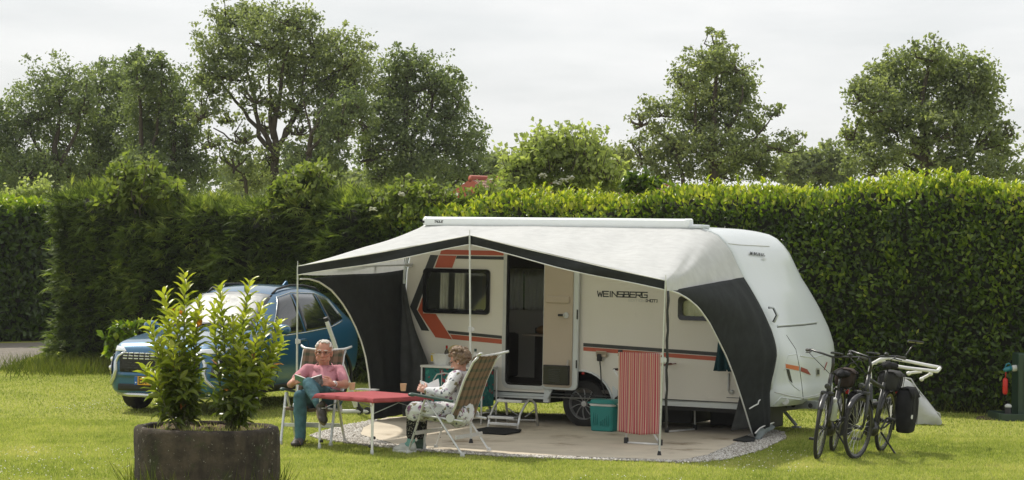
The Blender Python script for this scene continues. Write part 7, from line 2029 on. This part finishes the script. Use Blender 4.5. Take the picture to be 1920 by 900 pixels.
mb.cap(knN + Vector((-.005, 0, -.01)), .088, knN + Vector((.0, 0, -.055)), .080); mb.cap(knF + Vector((0, 0, -.01)), .088, knF + Vector((.01, 0, -.055)), .080)
mb.cap(P(872, 780, 22.86), .085, P(866, 786, 22.75), .05)
tun = blob('tunic', mb, m_tunic, wo_, .009, 4, world=True, wrinkle=0.008)
mb = MB()
for kn, an in ((knN, anN), (knF, anF)): mb.cap(kn + Vector((.01, 0, .0)), .072, kn.lerp(an, .45), .070); mb.cap(kn.lerp(an, .45), .070, kn.lerp(an, .80), .060)
blob('leggings', mb, m_leg, wo_, .008, 2, world=True)
for an in (anN, anF):
    mb = MB(); mb.cap(an + Vector((0, 0, .012)), .045, an + Vector((-.01, 0, -.04)), .044); mb.cap(an + Vector((-.01, 0, -.03)), .042, an + Vector((-.05, .02, -.06)), .038); blob('sock', mb, m_sock, wo_, .007, 1, world=True)
for an, d in ((anN, Vector((-.93, .28, 0))), (anF, Vector((-.85, -.2, 0)))):
    h_ = Vector((an.x + .045, an.y - .01, .004)); shoe(wo_, h_, h_ + d.normalized() * .245, (0, 0, 1), m_wshoe if an is anN else m_gshoe, m_pipe, 1.06)
m_white_p = mat('page_white', (.80, .79, .77), .8, var=.03)
sp0, sp1 = P(803, 719, 22.93), P(807, 731, 22.88)
book('book', 'white open book in the hands of the woman in the floral tunic', [[sp0, P(787.5, 713, 22.88), P(793, 727, 22.84), sp1], [sp0, P(822, 710, 23.06), P(824, 723, 23.02), sp1]], [m_white_p, m_white_p], m_white_p, .012)
# ================================================================== BICYCLES AND WHAT STANDS ROUND THEM
m_bike = mat('bike_black', (0.016, 0.016, 0.017), 0.35, var=.15, coat=.3)
m_bgry = mat('bike_grey', (0.045, 0.047, 0.047), 0.4, var=.1, metal=.3)
m_spoke = mat('spoke_steel', (0.55, 0.55, 0.54), 0.3, metal=.7, var=.05)
m_grip = mat('grip_rubber', (0.07, 0.068, 0.065), 0.8, var=.2)
m_bag = clothmat('pannier_black', (0.020, 0.020, 0.022), bump=.5, bscale=14, var=.3)
m_bagb = clothmat('bag_brown', (0.055, 0.040, 0.034), bump=.5, bscale=10, var=.3)
m_bott = mat('bottle_silver', (0.60, 0.64, 0.66), 0.35, metal=.3)
def bike(label, front, heading, lean, steer, step, fm):
    """front: ground point under the front wheel; local x runs to the front wheel, y to the rider's left"""
    h = Vector((math.sin(heading) * -1, -math.cos(heading), 0)); WB = 1.12; Rw = .350
    org = Vector(front) - h * WB
    o = thing('bicycle', label, 'bicycle', org, 0, 'bicycles parked on the lawn'); o.rotation_euler = (lean, 0, math.atan2(h.y, h.x))
    st = Matrix.Rotation(steer, 3, 'Z'); FC_ = Vector((WB, 0, Rw)); piv = Vector((WB - .07, 0, .62)); ax_t = Vector((-.33, 0, 1)).normalized()
    SR = Matrix.Rotation(steer, 3, ax_t); S = lambda p: piv + SR @ (Vector(p) - piv)
    def wheel_(c, rot, nm):
        mb = MB(); n = 44; rows = []
        ring_ = lambda rad, off: [Vector(c) + rot @ Vector((rad * math.cos(a), off, rad * math.sin(a))) for a in [2 * math.pi * k / n for k in range(n)]]
        for a in [2 * math.pi * k / 8 for k in range(9)]: rows.append(ring_(Rw - .021 + .021 * math.cos(a), .021 * math.sin(a)))
        mb.grid(rows, uv=False, closed=True); w_ = mb.build(nm, m_tyre, o, smooth=True)
        mb = MB(); mb.grid([ring_(Rw - .036, -.014), ring_(Rw - .058, -.009), ring_(Rw - .058, .009), ring_(Rw - .036, .014), ring_(Rw - .036, -.014)], uv=False, closed=True); mb.build('rim', m_bike, w_, auto=40)
        for k in range(28):
            a = 2 * math.pi * k / 28; sg = 1 if k % 2 else -1; a2 = a + (.35 if (k // 2) % 2 else -.35)
            mb = MB(); mb.tube([Vector(c) + rot @ Vector((.025 * math.cos(a2), sg * .03, .025 * math.sin(a2))), Vector(c) + rot @ Vector(((Rw - .05) * math.cos(a), 0, (Rw - .05) * math.sin(a)))], .0019, n=4, caps=False); mb.build('spoke', m_spoke, w_)
        mb = MB(); mb.lathe([(.012, -.055), (.03, -.04), (.022, -.03), (.022, .03), (.03, .04), (.012, .055)], 14, c, rot @ Vector((0, 1, 0))); mb.build('hub', m_bgry, w_, auto=40)
        return w_
    FCs = S(FC_); RC = Vector((0, 0, Rw))
    wheel_(FCs, SR, 'front_wheel'); wheel_(RC, Matrix.Identity(3), 'rear_wheel')
    head_b, head_t = S((WB - .085, 0, .66)), S((WB - .17, 0, .92))
    # fork
    for sy in (-1, 1):
        mb = MB(); mb.tube([S((WB - .075, 0, .725)), S((WB - .06, sy * .055, .70)), S((WB - .05, sy * .058, .52)), S((WB, sy * .055, Rw))], [.016, .02, .021, .012], n=8); mb.build('fork_leg', fm, o, smooth=True)
    mb = MB(); mb.box(S((WB - .06, 0, .72)), (.05, .14, .045), bev=.012); mb.build('fork_crown', fm, o, smooth=True)
    # frame
    BB = Vector((.46, 0, .29)); ST = Vector((.27, 0, .70 if step else .80))
    fb = MB(); fb.tube([head_b, head_t], .024, n=10)
    fb.tube([head_b.lerp(head_t, .2), Vector((.72, 0, .40 if step else .44)), BB], [.030, .036, .034], n=10)
    if step: fb.tube([head_b.lerp(head_t, .55), Vector((.70, 0, .52)), Vector((.40, 0, .46))], .020, n=9)
    else: fb.tube([head_t - Vector((.0, 0, .05)), Vector((.60, 0, .80)), ST - Vector((0, 0, .06))], .022, n=9)
    fb.tube([BB, ST], .019, n=9)
    for sy in (-1, 1): fb.tube([BB + Vector((0, sy * .03, 0)), Vector((.2, sy * .055, .30)), Vector((0, sy * .065, Rw))], .011, n=7); fb.tube([ST - Vector((0, sy * -.02, .12)), Vector((0, sy * .065, Rw))], .009, n=7)
    fb.build('frame', fm, o, smooth=True)
    mb = MB(); mb.ell(BB, (.10, .065, .085)); mb.build('motor', m_bike, o, smooth=True)
    mb = MB(); mb.tube([ST, ST + Vector((-.05, 0, .16))], .014, n=8); mb.build('seat_post', m_bgry, o, smooth=True)
    mb = MB(); q = ST + Vector((-.06, 0, .18)); mb.cap(q + Vector((-.08, .035, .012)), .065, q + Vector((.03, .0, .015)), .045, fx=.6); mb.cap(q + Vector((-.08, -.035, .012)), .065, q + Vector((.03, .0, .015)), .045, fx=.6); mb.cap(q + Vector((.0, 0, .015)), .05, q + Vector((.15, 0, .01)), .026); blob('saddle', mb, m_bag, o, .010, 2)
    # mudguards
    for c, rot, a0, a1, nm in ((FCs, SR, 35, 150, 'mudguard'), (RC, Matrix.Identity(3), 20, 200, 'mudguard')):
        rows = []
        for k in range(19):
            a = R(a0 + (a1 - a0) * k / 18); rows.append([Vector(c) + rot @ Vector(((Rw + .022 - abs(j) * .006) * math.cos(a), j * .014, (Rw + .022 - abs(j) * .006) * math.sin(a))) for j in (-2, -1, 0, 1, 2)])
        mb = MB(); mb.grid(rows, uv=False); mb.build(nm, m_bike, o, smooth=True, solid=.003)
    # steering: stem, swept bar, grips, levers, display, bell, lamp
    sb = S((WB - .20, 0, 1.00)); sf = S((WB - .13, 0, 1.105))
    mb = MB(); mb.tube([head_t, sb, sf], .017, n=8); mb.build('stem', m_bike, o, smooth=True)
    barp = [S((WB - .30, sy_, 1.10)) for sy_ in ()]
    L_ = [S((WB - .34, .33, 1.13)), S((WB - .24, .26, 1.145)), S((WB - .15, .12, 1.13)), S((WB - .13, 0, 1.11)), S((WB - .15, -.12, 1.13)), S((WB - .24, -.26, 1.145)), S((WB - .34, -.33, 1.13))]
    mb = MB(); mb.tube(L_, .0115, n=8); hb = mb.build('handlebar', m_bike, o, smooth=True)
    for i0, i1 in ((0, 1), (6, 5)):
        mb = MB(); a, b_ = L_[i0], L_[i0].lerp(L_[i1], .95); mb.tube([a, a.lerp(b_, .1), a.lerp(b_, .5), b_], [.015, .018, .016, .0155], n=10); mb.build('grip', m_grip, hb, smooth=True)
        d_ = SR @ Vector((.05, 0, -.02)); p1 = L_[i1]; mb = MB(); mb.tube([p1 + d_ * .3, p1 + d_, L_[i1].lerp(L_[i0], .5) + d_ * 1.25, L_[i1].lerp(L_[i0], .85) + d_ * 1.2], [.011, .008, .006, .006], n=6); mb.build('brake_lever', m_bgry, hb, smooth=True)
        mb = MB(); mb.tube([p1 + d_ * .4, p1 + SR @ Vector((.12, 0, -.03)), S((WB - .05, 0, .93)), S((WB - .08, 0, .74))], .004, n=5); mb.build('brake_cable', m_black, hb, smooth=True)
    mb = MB(); mb.box(S((WB - .15, .03, 1.155)), (.09, .13, .022), SR, bev=.008); mb.build('display', m_blackgl, hb)
    mb = MB(); mb.ell(S((WB - .19, .17, 1.16)), (.026, .026, .02)); mb.build('bell', m_bgry, hb, smooth=True)
    q = S((WB + .02, 0, .80)); mb = MB(); mb.lathe([(.0001, -.05), (.030, -.04), (.030, 0), (.028, .012), (.0001, .016)], 16, q, SR @ Vector((1, 0, -.05))); mb.tube([q - Vector((.03, 0, .03)), S((WB - .06, 0, .73))], .008, n=6); mb.build('headlight', m_bgry, o, auto=40)
    # carrier, chain case, cranks, stand
    mb = MB()
    for sy in (-1, 1): mb.tube([Vector((.18, sy * .06, .70)), Vector((-.05, sy * .065, .72)), Vector((-.34, sy * .06, .72)), Vector((-.36, 0, .72))], .008, n=6); mb.tube([Vector((-.22, sy * .065, .72)), Vector((-.0, sy * .075, Rw))], .006, n=6)
    for x_ in (.05, -.1, -.25): mb.tube([Vector((x_, -.062, .72)), Vector((x_, .062, .72))], .006, n=6)
    mb.build('luggage_carrier', m_bike, o, smooth=True)
    mb = MB(); mb.prism([(.56, .29), (.52, .37), (.40, .38), (.02, .40), (-.04, .35), (.02, .30), (.42, .19), (.52, .21)], (0, -.075, 0), (1, 0, 0), (0, 0, 1), (0, 1, 0), .03); mb.build('chain_case', m_bike, o, bevel=.01)
    for sy, a in ((-1, R(-50)), (1, R(130))):
        e = BB + Vector((.17 * math.cos(a), sy * .10, .17 * math.sin(a))); mb = MB(); mb.tube([BB + Vector((0, sy * .085, 0)), e], .011, n=7); cr2 = mb.build('crank', m_bgry, o, smooth=True); mb = MB(); mb.box(e + Vector((0, sy * .05, 0)), (.09, .09, .025), bev=.006); mb.build('pedal', m_black, cr2)
    mb = MB(); mb.tube([Vector((.36, .06, .26)), Vector((.25, .24, .02)), Vector((.27, .26, .01))], .011, n=7); mb.build('kickstand', m_bike, o, smooth=True)
    mb = MB(); mb.box((-.37, 0, .66), (.03, .10, .05), bev=.01); mb.build('rear_light', m_redl, o)
    return o
LEANB = R(-7)
b1 = bike('black bicycle nearer the caravan nose, carrying a silver bottle and brown bag', G(1532, 862), R(17), LEANB, R(0), True, m_bike)
b2 = bike('black bicycle with a big black pannier, nearest the pale ground cover', G(1600, 861), R(25), LEANB, R(-9), False, m_bgry)
B1, B2 = wmat(b1), wmat(b2)
def on_bike(BM, p): return BM @ Vector(p)
bo = thing('bottle', 'silver drinking bottle fixed to the bicycle nearer the caravan', 'bottle', on_bike(B1, (.80, .05, .40)))
q0, q1 = on_bike(B1, (.80, .065, .42)) - bo.location, on_bike(B1, (.87, .065, .66)) - bo.location
mb = MB(); ax_ = (q1 - q0); mb.lathe([(.030, 0), (.038, .01), (.038, ax_.length * .72), (.022, ax_.length * .86)], 16, q0, ax_); mb.build('flask', m_bott, bo, auto=40)
mb = MB(); mb.lathe([(.024, ax_.length * .84), (.024, ax_.length), (.012, ax_.length * 1.04)], 14, q0, ax_); mb.build('cap', m_pipe, bo, auto=40)
def bag(name, lab, cat, BM, c, size, m, rotx=0.0, badge=False):
    o = thing(name, lab, cat, on_bike(BM, c)); rot = BM.to_3x3() @ Matrix.Rotation(rotx, 3, 'X')
    mb = MB(); sx, sy, sz = size
    rows = []
    for z, k in ((-.5, .62), (-.46, .80), (-.2, .96), (.1, 1.0), (.32, .96), (.44, .86), (.5, .62)):
        rows.append([rot @ Vector((p[0] * k * (1 + .03 * math.sin(9 * z + i)), p[1] * (k * .9 + .1), z * sz)) for i, p in enumerate(rrect([(-sx / 2, -sy / 2), (sx / 2, -sy / 2), (sx / 2, sy / 2), (-sx / 2, sy / 2)], 0, min(sx, sy) * .35, 5))])
    mb.grid(rows, uv=False, closed=True); k = len(rows[0]); mb.add(rows[0], [tuple(range(k))]); mb.add(rows[-1], [tuple(range(k))]); mb.build('sack', m, o, smooth=True)
    mb = MB(); mb.grid([[rot @ Vector((x_, -sy * .56 if j == 0 else (sy * .56 if j == 3 else (j - 1.5) * sy * .5), sz * (.30 if j in (0, 3) else .515))) for x_ in (-sx * .44, -sx * .2, 0, sx * .2, sx * .44)] for j in range(4)], uv=False); mb.build('flap', m, o, smooth=True, solid=.006)
    for x_ in (-sx * .25, sx * .25):
        mb = MB(); mb.tube([rot @ Vector((x_, sy * .57, sz * .45)), rot @ Vector((x_, sy * .56, 0)), rot @ Vector((x_, sy * .54, -sz * .3))], .010, n=5, flat=.4); mb.build('strap', m_bgry if badge else m_bag, o)
    if badge: mb = MB(); mb.lathe([(.025, 0), (.024, .004), (.0001, .005)], 18, rot @ Vector((sx * .30, sy * .50, -sz * .12)), rot @ Vector((.3, 1, 0))); mb.build('badge', m_pipe, o)
    return o
bag('pannier', 'large black pannier with a round pale badge on the right-hand bicycle', 'bag', B2, (-.10, .20, .50), (.38, .19, .50), m_bag, R(4), True)
bag('saddlebag', 'brown cloth bag on the carrier of the bicycle beside the caravan', 'bag', B1, (-.05, .02, .84), (.32, .22, .20), m_bagb)
bag('pannier', 'black pannier hanging from the bicycle nearer the caravan nose', 'bag', B1, (-.08, .16, .52), (.34, .15, .36), m_bag)
bag('saddlebag', 'dark grey bag lying on the carrier of the right-hand bicycle', 'bag', B2, (-.06, -.02, .80), (.36, .24, .22), clothmat('bag_grey', (.05, .05, .05), bump=.5))
ph_ = thing('phone', 'flat black phone in a holder above the right-hand bicycle handlebar', 'phone', P(1717, 641, 23.4))
mb = MB(); mb.box((0, 0, 0), (.17, .10, .018), Matrix.Rotation(R(-8), 3, 'X') @ Matrix.Rotation(R(6), 3, 'Y'), bev=.006); mb.build('case', m_bike, ph_)
mb = MB(); mb.box((-.005, -.0, .011), (.15, .085, .003), Matrix.Rotation(R(-8), 3, 'X') @ Matrix.Rotation(R(6), 3, 'Y')); mb.build('screen', m_blackgl, ph_)
hb_end = P(1698, 667, 23.2) - ph_.location
mb = MB(); mb.tube([(0, 0, -.008), (-.04, 0, -.05), hb_end], .008, n=6); mb.build('holder', m_bike, ph_, smooth=True)

# folded white cycle rack on the drawbar
YR = 25.3
rb = thing('cycle_rack', 'white tubular cycle rack folded up behind the bicycles', 'cycle rack', P(1690, 800, YR) * 1.0)
rb.location.z = 0
lr = lambda px, py, dy=0.0: P(px, py, YR + dy) - rb.location
def rtb(nm, pts, r, m=m_pipe): mb = MB(); mb.tube(lerp_list([lr(*p) for p in pts], 3 * len(pts)), r, n=10); return mb.build(nm, m, rb, smooth=True)
rtb('tube', [(1762, 689, .0), (1735, 684, .0), (1700, 677, .05), (1665, 671, .1), (1648, 674, .1), (1640, 682, .1)], .021)
rtb('tube', [(1757, 696.5, -.45), (1735, 694, -.45), (1700, 690, -.4), (1672, 685, -.35)], .021)
rtb('tube', [(1762, 689, 0), (1762, 691, -.2), (1757, 696.5, -.45)], .021)
rtb('tube', [(1660, 676, .3), (1645, 677, .3), (1634, 683, .3), (1631, 694, .3), (1632, 720, .3)], .021)
rtb('wheel_rail', [(1700, 700, .2), (1728, 696.5, .2)], .018)
rtb('clamp_arm', [(1726, 711, .1), (1738, 705, .1), (1745, 701, .1)], .018)
for px, py in ((1763, 689), (1728, 711), (1745, 701), (1704, 700)):
    mb = MB(); mb.ell(lr(px, py, -.1), (.028, .028, .026)); mb.build('end_cap', m_black if px > 1750 else m_pipe, rb, smooth=True)
rtb('post', [(1632, 720, .3), (1634, 790, .2)], .024, m_bgry)

# pale cover over something low behind the pannier
m_cover = mat('cover_grey_sheet', (0.46, 0.47, 0.465), 0.6, var=.10, scale=5, bump=1.0, bscale=7)
cvq = G(1725, 794)
gc = thing('ground_cover', 'pale grey sheet bundled over a low heap behind the black pannier', 'cover', cvq)
sC = cvq.y / F
mb = MB()
outl = [(1690, 705, .05), (1700, 712, .08), (1712, 726, .13), (1726, 743, .18), (1740, 758, .20), (1752, 770, .17), (1759, 780, .11), (1762, 787, .05)]
rows = []
for (px, py, dpt) in outl:
    top = P(px, py, cvq.y) - cvq; row = []
    for j in range(13):
        a = math.pi * j / 12; row.append(Vector((top.x + .05 * math.sin(3 * a + px) * (top.z > .2), -math.cos(a) * (dpt * 1.3 + .10) * (1 + .16 * math.sin(5 * a + px)), max(.0, top.z * math.sin(a) ** .6 + .03 * math.sin(6 * a + px * .3)))))
    rows.append(row)
l0 = P(1672, 715, cvq.y) - cvq
rows.insert(0, [Vector((l0.x, -math.cos(math.pi * j / 12) * .10, max(0, l0.z * math.sin(math.pi * j / 12) ** .5))) for j in range(13)])
mb.grid(rows, uv=False); mb.add(rows[-1], [tuple(range(13))]); mb.add(rows[0], [tuple(range(13))]); mb.build('sheet', m_cover, gc, smooth=True, sub=1)
for k, j in ((3, 5), (5, 7)):
    mb = MB(); mb.tube([rows[i][j] + Vector((0, -.01, .012)) for i in range(1, len(rows))], .012, n=6); mb.build('crease', m_cover, gc, smooth=True)
# bare earth by the post
poly_sheet('bare_earth', [G(1830, 787), G(1880, 788), G(1880, 781), G(1850, 779), G(1834, 782)], .006, m_soil, inset_noise=.03)

# low laurel sprigs at the hedge foot beside the car
tree('laurel_sapling', 'young laurel sprigs growing at the hedge foot left of the car bonnet', (222, 690), 33.6,
     [(225, 628, 22, 16), (245, 612, 16, 10), (212, 648, 14, 12), (238, 640, 16, 14)], [([gp(226, 33.6), (226, 650), (230, 620)], .03, .01)], 420, m_laurel, leaf=.13, tr=.03, depth=.1)
# thin air over the campsite: far trees fade a little
hz = bpy.data.materials.new('haze'); hz.use_nodes = True; ht_ = hz.node_tree; ht_.nodes.clear()
ho_ = ht_.nodes.new('ShaderNodeOutputMaterial'); pv = ht_.nodes.new('ShaderNodeVolumePrincipled')
pv.inputs['Color'].default_value = (0.95, 0.97, 1.0, 1); pv.inputs['Density'].default_value = 0.00028; pv.inputs['Anisotropy'].default_value = 0.3
ht_.links.new(pv.outputs[0], ho_.inputs['Volume'])
mb = MB(); mb.box((0, 300, 7.0), (1420, 900, 16.0)); tag(mb.build('haze', hz), kind='stuff')
